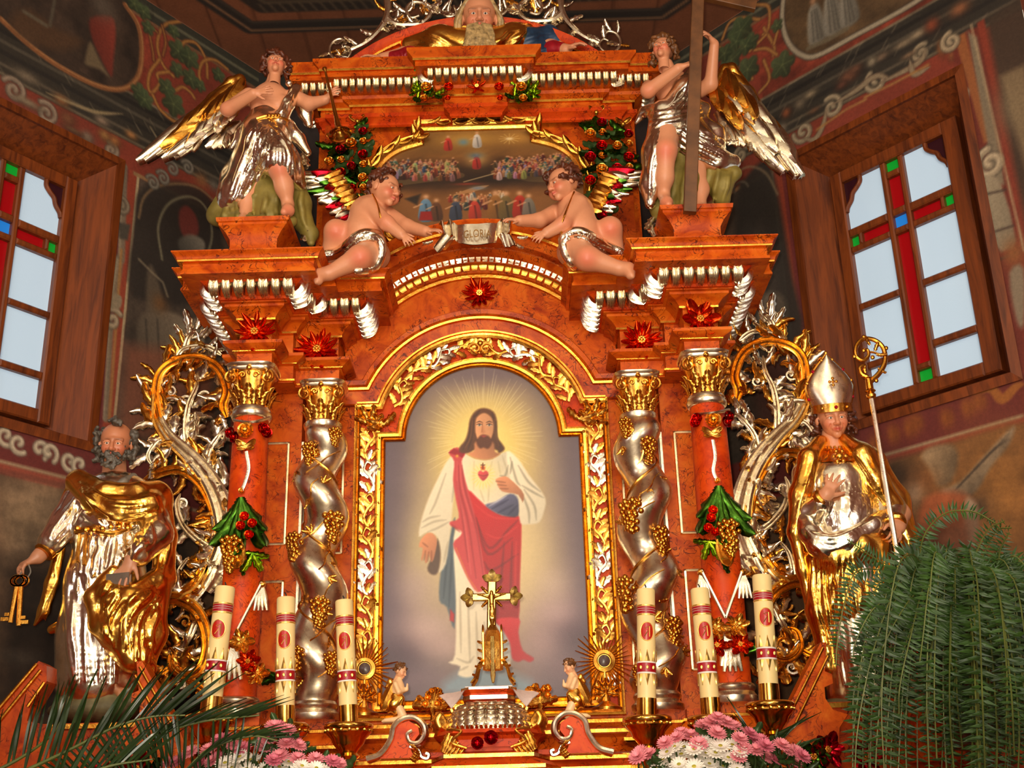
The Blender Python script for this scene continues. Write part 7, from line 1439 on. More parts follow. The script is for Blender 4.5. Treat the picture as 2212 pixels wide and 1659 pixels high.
cherub(1, dict(seat=(1255, 585), head=(1215, 400), neck=((1228, 425), (1238, 445)), torso=((1243, 458), (1253, 500), (1262, 525)), near=((1250, 440), (1216, 484), (1182, 503), (1158, 514)), far=((1208, 455), (1165, 476), (1122, 477), (1096, 472)), leg1=((1285, 525), (1318, 494), (1330, 545)), leg2=((1245, 540), (1268, 558), (1338, 580), (1357, 582), (1362, 594)), bum=(1238, 545), belly=(1240, 510), curl=(.4, .35, .35, .4, .3), cloth=((1216, 522), (1228, 508), (1255, 505), (1285, 520), (1320, 540), (1345, 555)), cloth2=((1216, 522), (1222, 550), (1240, 575)), strap=((1240, 415), (1230, 440), (1218, 470), (1212, 500), (1218, 525))),
       [((1310, 380), (1320, 395), (1398, 372), (1385, 395), 3, .8, 'silver', .10, .22), ((1300, 400), (1300, 415), (1380, 400), (1345, 432), 4, .9, ('silver', 'lacquer_green', 'silver'), .09, .26), ((1290, 420), (1278, 445), (1348, 425), (1315, 470), 5, 1.0, ('silver', 'lacquer_crimson', 'silver'), .08, .30), ((1315, 365), (1275, 425), (1370, 372), (1312, 450), 8, 1.1, ('lacquer_crimson', 'silver', 'lacquer_green'), .06, .36), ((1300, 372), (1262, 445), (1335, 385), (1298, 460), 9, 1.1, 'gold', .04, .40)], 'seated cherub facing left with brown curls, reaching toward the silver ribbon')
# ------------------------------------------------------------------ bearded half-figure in the pediment
def elder():
    Y = -.02; p = lambda x, y, d=0: at(x, y, Y+d)
    T = thing('bearded_elder_statue', V(0, -.02, 5.886), 'half-figure of a long-bearded elder spreading his arms in the top pediment', 'statue')
    hc = p(1035, 38, -.13); hh = .275; v, q, c, tr = head(T, hc, hh, V(.05, -1, -.35), (0, 0, 1), 'old')
    B = Sculpt(); B.c(p(1040, 62, -.06), p(1040, 95, .02), .07, .08); B.e(p(1040, 108, .04), (.24, .09, .11), .05); B.ch([p(935, 100, .03), p(880, 118, -.01), p(825, 128, -.06)], [.07, .05, .036], .03); B.ch([p(1150, 92, .03), p(1190, 105, -.01), p(1222, 108, -.08)], [.07, .05, .036], .03)
    hand(B, p(825, 128, -.06), p(782, 122, -.09)-p(825, 128, -.06), V(0, -.3, 1), -1, .14, (.2, .15, .2, .3, .2), .2); hand(B, p(1224, 107, -.08), p(1262, 88, -.12)-p(1224, 107, -.08), V(-.3, -.5, .9), 1, .14, (.45, .4, .4, .45, .3), .22); B.make(.0065); bv, bq = B.verts(1); joined('body', [(bv, bq, flesh(bv)), (v, q, c)], T)
    G = Sculpt(); G.ch([p(885, 100, -.02), p(950, 90, -.06), p(1040, 100, -.07), p(1110, 85, -.05), p(1150, 65, .0)], [.06, .09, .10, .09, .05], .05); G.c(p(940, 118, -.05), p(1090, 118, -.05), .07, .07, .05); G.make(.007); G.family([(925, 70), (985, 100), (1040, 112)], [(895, 105), (950, 115), (1020, 122)], 5, .012, .01, seed=1); G.family([(1150, 65), (1095, 100), (1045, 112)], [(1110, 62), (1070, 90), (1040, 104)], 4, .012, .01, seed=2); G.build('robe', 'gold_folds', T)
    G = Sculpt(); G.ch([p(1100, 108, -.02), p(1140, 88, -.04), p(1185, 78, .0), p(1225, 105, .0)], [.05, .07, .06, .03], .04); G.c(p(1120, 118, -.03), p(1215, 118, .0), .05, .05, .04); G.make(.007); G.family([(1110, 105), (1150, 80), (1190, 72)], [(1130, 118), (1175, 105), (1215, 105)], 5, .010, .01, seed=3); G.build('cloak', 'cloth_blue', T)
    G = Sculpt(); G.ch([p(925, 112, -.01), p(885, 120, -.03), p(848, 126, -.05)], [.06, .05, .042], .03); G.ch([p(1170, 112, .0), p(1195, 108, -.03), p(1212, 107, -.06)], [.05, .05, .044], .03); G.make(.007); G.family([(925, 105), (925, 115), (925, 124)], [(850, 120), (850, 126), (850, 134)], 7, .008, .008, seed=4); G.build('sleeve', 'cloth_red', T)
    rr = random.Random(2); pts = []
    S = Sculpt()
    for k in range(46):   # long beard strands
        x = rr.uniform(-.24, .24); z0 = -.26-.2*abs(x); P = [tr((x, -.36+.3*x*x, z0)), tr((x*1.15+rr.uniform(-.04, .04), -.46+.3*x*x+rr.uniform(-.03, .03), z0-.28)), tr((x*1.2+rr.uniform(-.10, .10), -.54+rr.uniform(-.03, .03), z0-.58)), tr((x*.9+rr.uniform(-.10, .10), -.56, z0-.82-.2*(1-abs(x)*4)))]; S.ch(list(spline(P, 4)), np.linspace(.045*hh, .018*hh, 13), .004)
    S.make(.0055).build('beard', 'beard_blond', T, 0); S = Sculpt()
    for sx in (-1, 1):
        for k in range(26):
            a = rr.uniform(.0, 1.0); x0 = sx*rr.uniform(.20, .42); P = [tr((x0*.6, -.15+.4*a, .40)), tr((sx*(.36+.1*a), -.12+.35*a, .15)), tr((sx*(.44+rr.uniform(-.05, .08)), -.10+.35*a, -.12)), tr((sx*(.40+rr.uniform(-.06, .12)), -.12+.3*a, -.42-rr.random()*.2))]; S.ch(list(spline(P, 4)), np.linspace(.045, .022, 13)*hh, .004)
    S.make(.0055).build('hair', 'beard_blond', T, 0)
elder()
# ------------------------------------------------------------------ ribbon with lettering
def banner():
    Y = -.30; p = lambda x, y, d=0: at(x, y, Y+d); T = thing('ribbon_banner', p(1030, 525), 'crumpled silver ribbon lettered GLORIA between the two cherubs', 'banner')
    def sheet(name, top, bot, n=3, th=.006, wav=.010, f=3.0):
        a = spline([p(*q) for q in top], 6); c = spline([p(*q) for q in bot], 6); rows = []
        for k in range(7):
            t = k/6; r_ = a*(1-t)+c*t; r_ = r_+np.array([[0, -wav*math.sin(f*math.pi*i/(len(r_)-1)+t), 0] for i in range(len(r_))]); rows.append(r_)
        b = MB(); b.loft(rows, closed=False); b.loft([r_+V(0, th, 0) for r_ in rows][::-1], closed=False); return b.build(name, 'silver_folds', T, True, 60)
    sheet('panel', [(988, 486, -.02), (1010, 484, -.045), (1032, 483, -.05), (1052, 482, -.045), (1074, 482, -.02)], [(990, 524, -.02), (1010, 527, -.045), (1032, 528, -.05), (1052, 526, -.045), (1072, 522, -.02)], wav=.002)
    for top, bot in (([(948, 484, 0), (955, 477, -.03), (963, 484, 0), (971, 472, -.03), (980, 482, .01), (990, 488, -.02)], [(956, 508, 0), (962, 505, -.03), (968, 515, 0), (976, 506, -.03), (984, 520, .01), (991, 522, -.02)]), ([(1072, 484, -.02), (1080, 478, .01), (1088, 470, -.03), (1094, 480, 0), (1102, 475, -.02), (1106, 488, 0)], [(1072, 521, -.02), (1078, 510, .01), (1086, 500, -.03), (1092, 510, 0), (1100, 502, -.02), (1104, 512, 0)]), ([(958, 500, .0), (972, 510, -.03), (984, 512, -.01)], [(936, 536, 0), (948, 544, -.03), (962, 538, -.01)]), ([(1076, 508, -.01), (1092, 504, -.03), (1108, 512, 0)], [(1090, 536, -.01), (1104, 530, -.03), (1122, 532, 0)])):
        sheet('ribbon_fold', top, bot)
    for q, a in (((935, 520), -1.9), ((1118, 512), 1.7), ((1112, 526), 2.2)): place('ribbon_tip', LEAF['silver'][0], p(*q), V(math.sin(a), 0, math.cos(a)), FRONT, .06, T)
    cu = bpy.data.curves.new('lettering', 'FONT'); cu.body = 'GLORIA'; cu.size = .068; cu.extrude = .002; cu.align_x = 'CENTER'; cu.align_y = 'CENTER'; o = bpy.data.objects.new('tmp', cu); COL.objects.link(o)
    dg = bpy.context.evaluated_depsgraph_get(); me = bpy.data.meshes.new_from_object(o.evaluated_get(dg)); bpy.data.objects.remove(o); me.materials.clear()
    xs = np.zeros(len(me.vertices)*3); me.vertices.foreach_get('co', xs); xs = xs.reshape(-1, 3); w = np.abs(xs[:, 0]).max(); c = p(1031, 505, -.072); out = np.stack([c[0]+xs[:, 0]*.074/w, c[1]-xs[:, 2]+.012*(xs[:, 0]/w)**2, c[2]+xs[:, 1]*.95], 1)-root_off(T); me.vertices.foreach_set('co', out.ravel()); me.update(); link('lettering', me, 'letter_dark', T, 'raised letters reading GLORIA')
banner()
# ------------------------------------------------------------------ lacquered garlands on the attic
def garland(x, y0, y1, label, seed):
    Y = .02; r = random.Random(seed); p = lambda a, b, d=0: at(a, b, Y+d); T = thing('garland', p(x, y1), label, 'garland', 'lacquered garlands on the top storey')
    for sg in (-1, 1): place('bow_loop', LEAF['gold_smooth'][3], p(x, y0), V(sg, -.2, .45), FRONT, .06, T, .9)
    b = MB(); b.sphere(p(x, y0, -.02), .016); b.build('bow_knot', 'gold', T); y = y0+14; k = 0
    while y < y1:
        for j in range(4): a = r.uniform(-2.2, 2.2); place('garland_leaf', LEAF[r.choice(('lacquer_green', 'leaf_dark', 'lacquer_green'))][0], p(x+r.uniform(-8, 8), y+r.uniform(-6, 6)), V(math.sin(a), -.15, -math.cos(a)), FRONT, r.uniform(.09, .13), T, 1.2)
        xx = x+(-13 if k % 2 else 12); rose(T, p(xx, y+8, -.045), r.uniform(.038, .05), ('lacquer_crimson', 'gold', 'lacquer_red')[k % 3], FRONT, 'lacquered_rose', k)
        if k % 2: rose(T, p(2*x-xx, y+4, -.025), .034, 'gold', FRONT, 'gilded_bud', k)
        y += 25; k += 1
garland(724, 302, 420, 'lacquered garland beside the trumpet bell, partly behind cherub wing', 1); garland(772, 262, 478, 'longer lacquered flower garland on the pilaster behind the left cherub', 2); garland(1288, 243, 480, 'longer lacquered flower garland on the pilaster behind the right cherub', 3); garland(1346, 268, 400, 'short lacquered garland next to the angel with cross', 4)
for x, sg, nm in ((915, 1, 'trumpet'), (1132, -1, 'cross')):
    T = thing('flower_swag', at(x, 215, -.1), 'green and gold lacquered flower swag on the upper frieze, %s angel side' % nm, 'garland', 'upper frieze swags'); r = random.Random(x)
    for k in range(22): a = r.uniform(0, 6.3); place('swag_leaf', LEAF[r.choice(('lacquer_lime', 'lacquer_green', 'lacquer_lime'))][0], at(x+r.uniform(-28, 28), 197+r.uniform(-16, 16), -.10), V(math.sin(a), -.3, math.cos(a)), FRONT, r.uniform(.05, .085), T, 1.2)
    rose(T, at(x+6*sg, 188, -.14), .048, 'gold', FRONT, 'gilded_rose'); rose(T, at(x+2*sg, 212, -.13), .036, 'gold', FRONT, 'gilded_rose', 3); rose(T, at(x+54*sg, 188, -.14), .042, 'lacquer_orange', FRONT, 'lacquered_rose', 2); rose(T, at(x+52*sg, 212, -.13), .026, 'lacquer_orange', FRONT, 'lacquered_rose', 5)
rosette(ALTAR, at(1030, 188, -.12), .06, 'lacquer_orange', 5, FRONT, 'gold', 4, 50)
# ------------------------------------------------------------------ silver cresting over the pediment
def cresting(mr):
    Y = .0; T = thing('cresting', V(mr*.75, Y, 5.89), 'pierced silver scroll cresting on the %s shoulder of the top pediment' % ('left' if mr < 0 else 'right'), 'altar carving', 'pediment cresting')
    def q(x, y, d=0): v = at(x, y, Y+d); return v if mr < 0 else v*V(-1, 1, 1)
    def st(pts, w0, w1, m_='silver'):
        P = spline([q(*a) for a in pts], 6); b = MB(); b.tube(P, np.linspace(w0, w1, len(P)), 8, .8, FRONT); b.build('scroll', m_, T); SS.append(P)
    SS = []; st([(752, 92), (735, 84), (718, 92), (712, 110), (724, 128), (748, 126), (758, 110), (748, 100), (738, 104)], .010, .007); st([(758, 108), (790, 92), (815, 70), (832, 45), (838, 15), (835, -20)], .016, .026); st([(838, 40), (855, 52), (880, 54), (910, 50), (930, 28), (915, 8), (890, 6), (878, 22), (888, 38), (905, 34)], .022, .009, 'silver'); st([(930, 28), (945, 5), (950, -20)], .016, .02); st([(940, 10), (965, 35), (985, 30), (980, 12)], .012, .007); r = random.Random(4)
    for P in SS:
        Tn, N, B = frames(P); n = len(P)
        for i in range(3, n-2, 4):
            for sg in (-1, 1):
                if r.random() < .3: continue
                sd = nrm(np.cross(Tn[i], V(0, -1, 0)))*sg; place('cresting_leaf', LEAF['silver' if r.random() < .75 else 'gold'][r.choice((0, 1, 2))], P[i]+sd*.008, sd+Tn[i]*r.uniform(-.9, .2)+V(0, -.3, 0), FRONT, r.uniform(.055, .095), T, 1.2)
for mr in (-1, 1): cresting(mr)
# ------------------------------------------------------------------ ledges and console brackets under the statues
for mr in (-1, 1):
    b = MB(); x0, x1 = sorted((mr*1.27, mr*2.35)); b.box((x0, -.64, 1.2), (x1, .4, 2.145)); o = b.build('statue_ledge', 'wood_paint', ALTAR, False); b = MB(); b.box((x0-.01, -.66, 2.12), (x1+.01, -.63, 2.14)); b.build('gold_fillet', 'gold_smooth', o, False)
    def q(x, y, Y): v = at(x, y, -.66); return V(v[0]*mr, Y, v[2])
    pol = [(1766, 1392), (1778, 1392), (1775, 1454), (1790, 1460), (1792, 1480), (1774, 1488), (1776, 1512), (1793, 1537), (1824, 1546), (1806, 1575), (1806, 1640), (1660, 1640), (1690, 1545)]
    b = MB(); b.prism(pol, lambda x, y: q(x, y, -.60), lambda x, y: q(x, y, -.72)); o = b.build('console_bracket', 'wood_red', ALTAR, False)
    for dx in (4, 22): b = MB(); b.tube([q(1768+dx*.6, 1400+dx, -.725), q(1688+dx*1.1, 1560+dx*.2, -.725)], .007, 8); b.build('gold_fillet', 'gold_smooth', o)
    pol = [(95, 1432), (112, 1442), (112, 1475), (78, 1530), (70, 1560), (118, 1570), (118, 1700), (-120, 1700), (-40, 1590)]
    def q2(x, y, Y): v = at(x, y, -.72); return V(v[0]*-mr, Y, v[2])
    b = MB(); b.prism(pol, lambda x, y: q2(x, y, -.66), lambda x, y: q2(x, y, -.78)); o = b.build('flank_panel', 'wood_paint', ALTAR, False)
    for a, e in (((92, 1438), (-20, 1570)), ((100, 1452), (0, 1575)), ((108, 1478), (72, 1530))): b = MB(); b.tube([q2(*a, -.785), q2(*e, -.785)], .008, 8); b.build('gold_fillet', 'gold_smooth', o)
    for k, (x, y) in enumerate(((1770, 1625), (1740, 1640), (1850, 1640))): rosette(ALTAR, q(x, y, -.80), .07, 'lacquer_crimson' if k != 1 else 'lacquer_green', 6, FRONT, 'gold', 3, k+60)
# ------------------------------------------------------------------ tabernacle
X0 = .03
def tab():
    T = thing('tabernacle', (X0, -.75, 1.45), 'red tabernacle with scaled silver dome, gold acanthus and red roses', 'tabernacle')
    pl = [(X0-.55, -.30), (X0-.55, -.62), (X0-.22, -.62), (X0-.15, -.90), (X0+.15, -.90), (X0+.22, -.62), (X0+.55, -.62), (X0+.55, -.30)]
    body = sw([(-.3, 1.985), (-.02, 1.985), (-.02, 1.965), (.03, 1.955), (.035, 1.935), (.06, 1.925), (.09, 1.905), (.09, 1.89), (.03, 1.87), (.0, 1.84), (.0, 1.45)], pl).build('body', 'wood_brightred', T, True, 30)
    for o_, z in ((.035, 1.945), (.092, 1.897), (.0, 1.85)): sw([(o_-.01, z+.008), (o_+.006, z+.007), (o_+.006, z-.007), (o_-.01, z-.008)], pl).build('gold_fillet', 'gold_smooth', body)
    pl2 = [(X0-.21, -.45), (X0-.21, -.76), (X0-.13, -.91), (X0+.13, -.91), (X0+.21, -.76), (X0+.21, -.45)]
    sw([(-.12, 2.05), (.02, 2.05), (.025, 2.035), (.0, 2.025), (-.01, 2.01), (-.01, 1.98)], pl2).build('drum', 'wood_brightred', T, True, 30)
    # scaled half dome
    def dm(u, t): a = math.pi*(u-.5); R = .175*math.cos(t*1.30)**.7; return V(X0+R*math.sin(a), -.765-R*.75*math.cos(a), 2.04+.125*math.sin(t*1.35)/math.sin(1.35))
    b = MB(); b.loft([[dm(u, t) for u in np.linspace(0, 1, 25)] for t in np.linspace(0, 1, 10)], closed=False); dome = b.build('dome', 'silver_smooth', T); sc = MB(); so = [(-.5, 0), (.5, 0), (.5, .5), (.36, .85), (0, 1), (-.36, .85), (-.5, .5)]; sc.loft([[(x, y, -.02) for x, y in so], [(x, y, .06+.08*y) for x, y in so], [(x*.86, .04+y*.88, .10+.10*y) for x, y in so]]); sc = sc.mesh('scale', None, True, 50); sc.materials.append(M['silver'])
    for i in range(6):
        t = .05+i*.165; nj = (11, 11, 10, 9, 8, 5)[i]
        for j in range(nj):
            u = (j+.5+(.5 if i % 2 else 0))/(nj+.5); p0, p1 = dm(u, min(1, t+.14)), dm(u, max(0, t-.05)); n = nrm(p0-V(X0, -.70, 1.98)); place('scale', sc, p0+n*.002, p1-p0+n*.004, n, .040, dome, 1.1)
    # throne under the cross
    pl3 = [(X0-.095, -.58), (X0-.095, -.74), (X0-.07, -.78), (X0+.07, -.78), (X0+.095, -.74), (X0+.095, -.58)]
    th = sw([(-.1, 2.232), (.020, 2.232), (.022, 2.220), (.010, 2.206), (.012, 2.180), (-.004, 2.176), (-.004, 2.05)], pl3).build('throne', 'wood_brightred', T, True, 30); sw([(.005, 2.201), (.016, 2.198), (.016, 2.182), (.005, 2.178)], pl3).build('silver_fillet', 'silver_smooth', th); sw([(.012, 2.234), (.024, 2.231), (.024, 2.222), (.012, 2.219)], pl3).build('silver_fillet', 'silver_smooth', th)
    for k in range(7): place('lambrequin', LEAF['gold_smooth'][4], V(X0-.036+k*.012, -.785, 2.17), V((k-3)*.12, -.1, -1), FRONT, .045-.004*abs(k-3), th, 1.3)
    for sg in (-1, 1):
        S = Sculpt(); c = V(X0+sg*.185, -.78, 2.085)
        for k in range(6): a = -.9+k*.36; S.ch([c+V(-sg*.03, 0, -.04), c+V(sg*.03*math.cos(a), -.03, .03*math.sin(a)+.01), c+V(sg*.055*math.cos(a), -.015, .055*math.sin(a))], [.012, .014, .008], .006)
        S.make(.005).build('shell', 'gold', T)
        b = MB(); b.tube(spiral3(V(X0+sg*.135, -.74, 2.15), V(sg, 0, 0), V(0, 0, 1), .026, 1.2, 16, -1), np.linspace(.009, .006, 17), 6); b.build('curl', 'gold', T)
        for k in range(6): a = sg*(.2+.28*k); place('acanthus_leaf', LEAF['gold'][0], V(X0+sg*(.16-.012*k), -.92, 2.035-.012*k), V(sg*.25+math.sin(a)*.5, -.1, -1), FRONT, .085-.006*k, T, 1.1)
        b = MB(); b.tube(spline([V(X0+sg*.09, -.93, 1.975), V(X0+sg*.15, -.94, 2.0), V(X0+sg*.11, -.94, 2.04), V(X0+sg*.17, -.92, 2.05)], 6), .006, 6); b.build('curl', 'gold', T)
    for k in range(14): place('acanthus_leaf', LEAF['gold'][0], V(X0-.12+.24*k/13, -.905-.01*math.sin(math.pi*k/13), 2.042), V((k-6.5)*.05, -.5, 1), FRONT, .030, T, 1.2)
    rose(T, V(X0+.010, -.95, 2.012), .042, 'lacquer_crimson', FRONT, 'red_rose', 1); rose(T, V(X0-.045, -.95, 1.992), .038, 'lacquer_crimson', FRONT, 'red_rose', 2)
    # flanking volutes
    for mr in (-1, 1):
        Q = [(.515, 1.955), (.455, 1.975), (.415, 2.03), (.40, 2.085), (.36, 2.115), (.315, 2.115), (.28, 2.085), (.275, 2.045), (.30, 2.015), (.335, 2.02), (.345, 2.05), (.325, 2.065)]
        b = MB(); pol = [(.50, 1.955), (.44, 1.985), (.41, 2.04), (.39, 2.09), (.34, 2.105), (.30, 2.08), (.295, 2.05), (.335, 2.0), (.325, 1.975), (.305, 1.955)]; b.prism(pol, lambda x, z: V(X0+mr*x, -.66, z), lambda x, z: V(X0+mr*x, -.76, z)); vo = b.build('volute', 'wood_brightred', T, False)
        for dY in (-.765, -.665): b = MB(); b.tube(spline([V(X0+mr*x, dY, z) for x, z in Q], 6), np.linspace(.014, .009, 67), 8); b.build('silver_edge', 'silver_smooth', vo)
        b = MB(); P = spline([V(X0+mr*x, -.715, z) for x, z in Q[:9]], 6); b.tube(P, .016, 8, 3.2, FRONT); b.build('silver_back', 'silver_smooth', vo); b = MB(); b.tube(spline([V(X0+mr*x, -.765, z) for x, z in ((.335, 2.0), (.30, 1.985), (.285, 1.958), (.262, 1.95), (.255, 1.966), (.268, 1.972))], 6), .008, 6); b.build('silver_edge', 'silver_smooth', vo)
        for k in range(7): place('acanthus_leaf', LEAF['gold'][0], V(X0+mr*(.335-.02*math.sin(k*.5)), -.77, 2.01-.009*k), V(-mr*.8, -.2, -.6), FRONT, .035, vo, 1.2)
    return T
tab()
# linen with pointed corners lying on the throne
T = thing('lace_cloth', (X0, -.70, 2.234), 'pale linen cloth with pointed corners hanging from the tabernacle top', 'cloth')
for sg in (-1, 1):
    b = MB(); b.loft([[V(X0+sg*.10, -.62, 2.236), V(X0+sg*.19, -.66, 2.225), V(X0+sg*.215, -.70, 2.212)], [V(X0+sg*.10, -.70, 2.236), V(X0+sg*.155, -.735, 2.19), V(X0+sg*.185, -.745, 2.185)], [V(X0+sg*.095, -.775, 2.236), V(X0+sg*.125, -.79, 2.185), V(X0+sg*.158, -.775, 2.150)]], closed=False); b.loft([[V(*v)+V(0, .004, -.003) for v in r_] for r_ in ([(X0+sg*.10, -.62, 2.236), (X0+sg*.19, -.66, 2.225), (X0+sg*.215, -.70, 2.212)], [(X0+sg*.10, -.70, 2.236), (X0+sg*.155, -.735, 2.19), (X0+sg*.185, -.745, 2.185)], [(X0+sg*.095, -.775, 2.236), (X0+sg*.125, -.79, 2.185), (X0+sg*.158, -.775, 2.150)])][::-1], closed=False); b.build('cloth_corner', 'linen', T)
b = MB(); b.box((X0-.10, -.775, 2.233), (X0+.10, -.60, 2.237)); b.build('cloth_top', 'linen', T, False)
# ------------------------------------------------------------------ standing crucifix
def crucifix():
    Y = -.70; p = lambda x, y, d=0: at(x, y, Y+d); T = thing('altar_crucifix', p(1062, 1478), 'brass standing crucifix with trefoil ends on a pierced gothic foot', 'crucifix'); c = p(1062, 1289)
    def bar(a, e, w, n='beam'): 
        d = nrm(e-a); s = np.cross(d, V(0, -1, 0)); b = MB(); b.loft([[q_+s*u*w+V(0, -1, 0)*v_ for u, v_ in ((-1, -.008), (-1, .006), (-.7, .011), (.7, .011), (1, .006), (1, -.008))] for q_ in (a, e)]); return b.build(n, 'brass_pale', T, True, 30)
    up = bar(p(1061, 1380), p(1063, 1258), .020, 'upright'); ar = bar(p(1022, 1291), p(1102, 1289), .017, 'crossbar')
    for q_, d in ((p(1063, 1252), V(0, 0, 1)), (p(1017, 1291), V(-1, 0, 0)), (p(1107, 1288), V(1, 0, 0))):
        b = MB()
        for k in (-1.25, 0, 1.25):
            dd = nrm(d*math.cos(k)+np.cross(V(0, -1, 0), d)*math.sin(k)); m = q_+dd*.020; b.sphere(m, (.019, .008, .019), 10, 6); lb = leaf_mb(1, .7, 0, .1, .1, 4, 2, .1); x = np.cross(dd, V(0, -1, 0))
            for v in lb.v: b.add((v[:, :1]*x+v[:, 1:2]*dd+v[:, 2:3]*V(0, -1, 0))*.046+q_+V(0, -.006, 0), [])
            b.f += [tuple(i+b.n-lb.n for i in f) for f in lb.f]
        b.build('trefoil', 'brass_pale', ar)
    for a in (.785, 2.356, -.785, -2.356):
        d = V(math.sin(a), 0, math.cos(a))
        for s in (0, .012): place('corner_cusp', LEAF['gold_smooth'][0], c+d*(.02+s), d, FRONT, .034, ar, 1.1)
    S = Sculpt(); S.e(c+V(0, -.026, .012), (.009, .010, .012), .003); S.ch([c+V(0, -.022, -.002), c+V(0, -.024, -.045), c+V(.003, -.022, -.065)], [.012, .010, .012], .006); S.ch([c+V(.003, -.024, -.065), c+V(.006, -.03, -.10), c+V(.0, -.02, -.14)], [.009, .008, .005], .004); S.ch([c+V(-.003, -.024, -.065), c+V(-.004, -.03, -.10), c+V(.0, -.02, -.14)], [.009, .008, .005], .004)
    for sg in (-1, 1): S.ch([c+V(sg*.010, -.02, -.006), c+V(sg*.035, -.02, .004), c+V(sg*.062, -.016, .010)], [.006, .005, .004], .004)
    S.make(.0028).build('corpus', 'brass', up); b = MB(); b.box(c+V(-.012, -.016, -.26), c+V(.012, -.009, -.24)); b.build('plaque', 'brass_pale', up, False)
    b = MB(); zt = p(1062, 1378)[2]; zb = p(1062, 1478)[2]
    for sg in (-1, 1):
        for dy in (-.03, .03): b.tube([V(c[0]+sg*.040, Y+dy, zt+.02), V(c[0]+sg*.040, Y+dy, zb+.08)], .006, 6)
        for dy in (-.045, .045): b.tube(spline([V(c[0]+sg*.038, Y+dy*.6, zb+.10), V(c[0]+sg*.060, Y+dy, zb+.075), V(c[0]+sg*.072, Y+dy, zb+.03), V(c[0]+sg*.092, Y+dy*1.1, zb)], 5), .008, 6)
    b.build('foot_frame', 'brass', T); b = MB(); b.tube([V(c[0], Y-.035, zt), V(c[0], Y-.04, zb+.03)], .011, 8); b.tube([V(c[0], Y-.04, zb+.03), V(c[0], Y-.05, zb)], [.011, .005], 8); b.build('foot_rib', 'brass_pale', T)
    b = MB(); b.lathe([(.044, 0), (.044, zt-zb-.08), (.03, zt-zb-.03), (.012, zt-zb)], (c[0], Y, zb+.06), 8); b.build('foot_core', 'gold', T, False)
    for sg in (-1, 1):
        for k in range(5): place('crocket', LEAF['gold'][0], V(c[0]+sg*(.042+.012*max(0, 2-k)), Y-.03, zb+.03+.035*k), V(sg, -.2, .4), FRONT, .028, T, 1.2); 
        place('pinnacle', LEAF['gold_smooth'][4], V(c[0]+sg*.04, Y-.03, zt+.01), V(0, 0, 1), FRONT, .045, T, .9)
crucifix()
# ------------------------------------------------------------------ small kneeling angels, gilt bouquets, sunburst reliquaries
def kneeler(mr, x, ytop, ybot, label):
    Y = -.715; b0 = at(x, ybot, Y); h = at(x, ytop, Y)[2]-b0[2]; f = -mr; T = thing('kneeling_angel', b0, label, 'statue', 'kneeling angels'); P = lambda u, w, z: b0+V(f*u, w, z)*h
    v, q, c, tr = head(T, P(.02, 0, .86), h*.25, V(f*.9, -.35, -.35), (0, 0, 1), 'youth'); S = Sculpt(); k = h*.06
    S.c(P(0, 0, .74), P(-.02, 0, .66), h*.05, h*.055, k); S.e(P(-.03, 0, .60), (h*.11, h*.10, h*.11), k); S.c(P(-.03, 0, .58), P(-.05, 0, .36), h*.10, h*.10, k)
    for w in (-1, 1): S.ch([P(-.06, w*.11, .64), P(.0, w*.13, .50), P(.13, -w*.02, .55)], [h*.042, h*.036, h*.026], k*.5); S.c(P(.13, -w*.02, .55), P(.14, -w*.04, .64), h*.028, h*.018, k*.3); S.ch([P(-.05, w*.06, .34), P(.10, w*.07, .06), P(-.22, w*.07, .045)], [h*.085, h*.06, h*.035], k*.6); S.c(P(-.22, w*.07, .045), P(-.28, w*.07, .03), h*.03, h*.02, k*.3)
    S.make(h*.018); bv, bq = S.verts(1); joined('body', [(bv, bq, flesh(bv)*0+V(236, 192, 142)), (v, q, c*.5+V(236, 192, 142)*.5)], T)
    G = Sculpt(); G.ch([P(-.05, 0, .42), P(-.04, -.02, .30), P(-.06, -.04, .18)], [h*.12, h*.12, h*.06], k); G.ch([P(.05, -.08, .40), P(-.10, -.1, .30), P(-.18, -.05, .18)], [h*.05, h*.05, h*.03], k); G.make(h*.02).build('loincloth', 'gold_folds', T); curls(tr, h*.25, scalp_points(40, 3, .05), .09, T, 'hair_auburn', 3, h=h*.012, k=.002, cap=[((0, .10, .14), (.37, .40, .37))])
    for k2 in range(6): place('feather', feather_mesh('gold', .36), P(-.10-.01*k2, .05 if k2 % 2 else -.05, .66-.03*k2), V(-f*(.42-.05*k2), 0, -1+.05*k2), V(-.2*f, -1, 0), h*(.50-.04*k2), T, 1.0)
    S = Sculpt(); S.ch([P(-.08, 0, .60), P(-.16, 0, .70), P(-.22, 0, .60)], [h*.04, h*.04, h*.03], k*.5); S.make(h*.02).build('wing_bone', 'gold', T)
kneeler(-1, 862, 1432, 1562, 'small kneeling angel facing right on the silver-edged volute'); kneeler(1, 1238, 1422, 1553, 'small kneeling angel facing left on the silver-edged volute')
def bouquet_gilt(x, y0, y1, label):
    Y = -.60; p = lambda a, b, d=0: at(a, b, Y+d); c = p(x, y1); h = p(x, y0)[2]-c[2]; T = thing('gilt_bouquet', c, label, 'altar vase', 'gilt bouquets'); b = MB(); b.lathe([(.030, 0), (.032, .01), (.012, .02), (.010, .05), (.022, .07), (.030, .10), (.034, .13), (.026, .14)], c, 16); b.build('vase', 'gold_smooth', T); r = random.Random(x)
    for k in range(18): a = r.uniform(-1.7, 1.7); place('gilt_leaf', LEAF['gold'][0], c+V(0, -.02, h*.48), V(math.sin(a), -.2, math.cos(a)), FRONT, h*r.uniform(.3, .55), T, 1.2)
    for k in range(6): rose(T, c+V(r.uniform(-.05, .05), -.04, h*(.5+.35*r.random())), .02, 'gold', FRONT, 'gilt_rose', k)
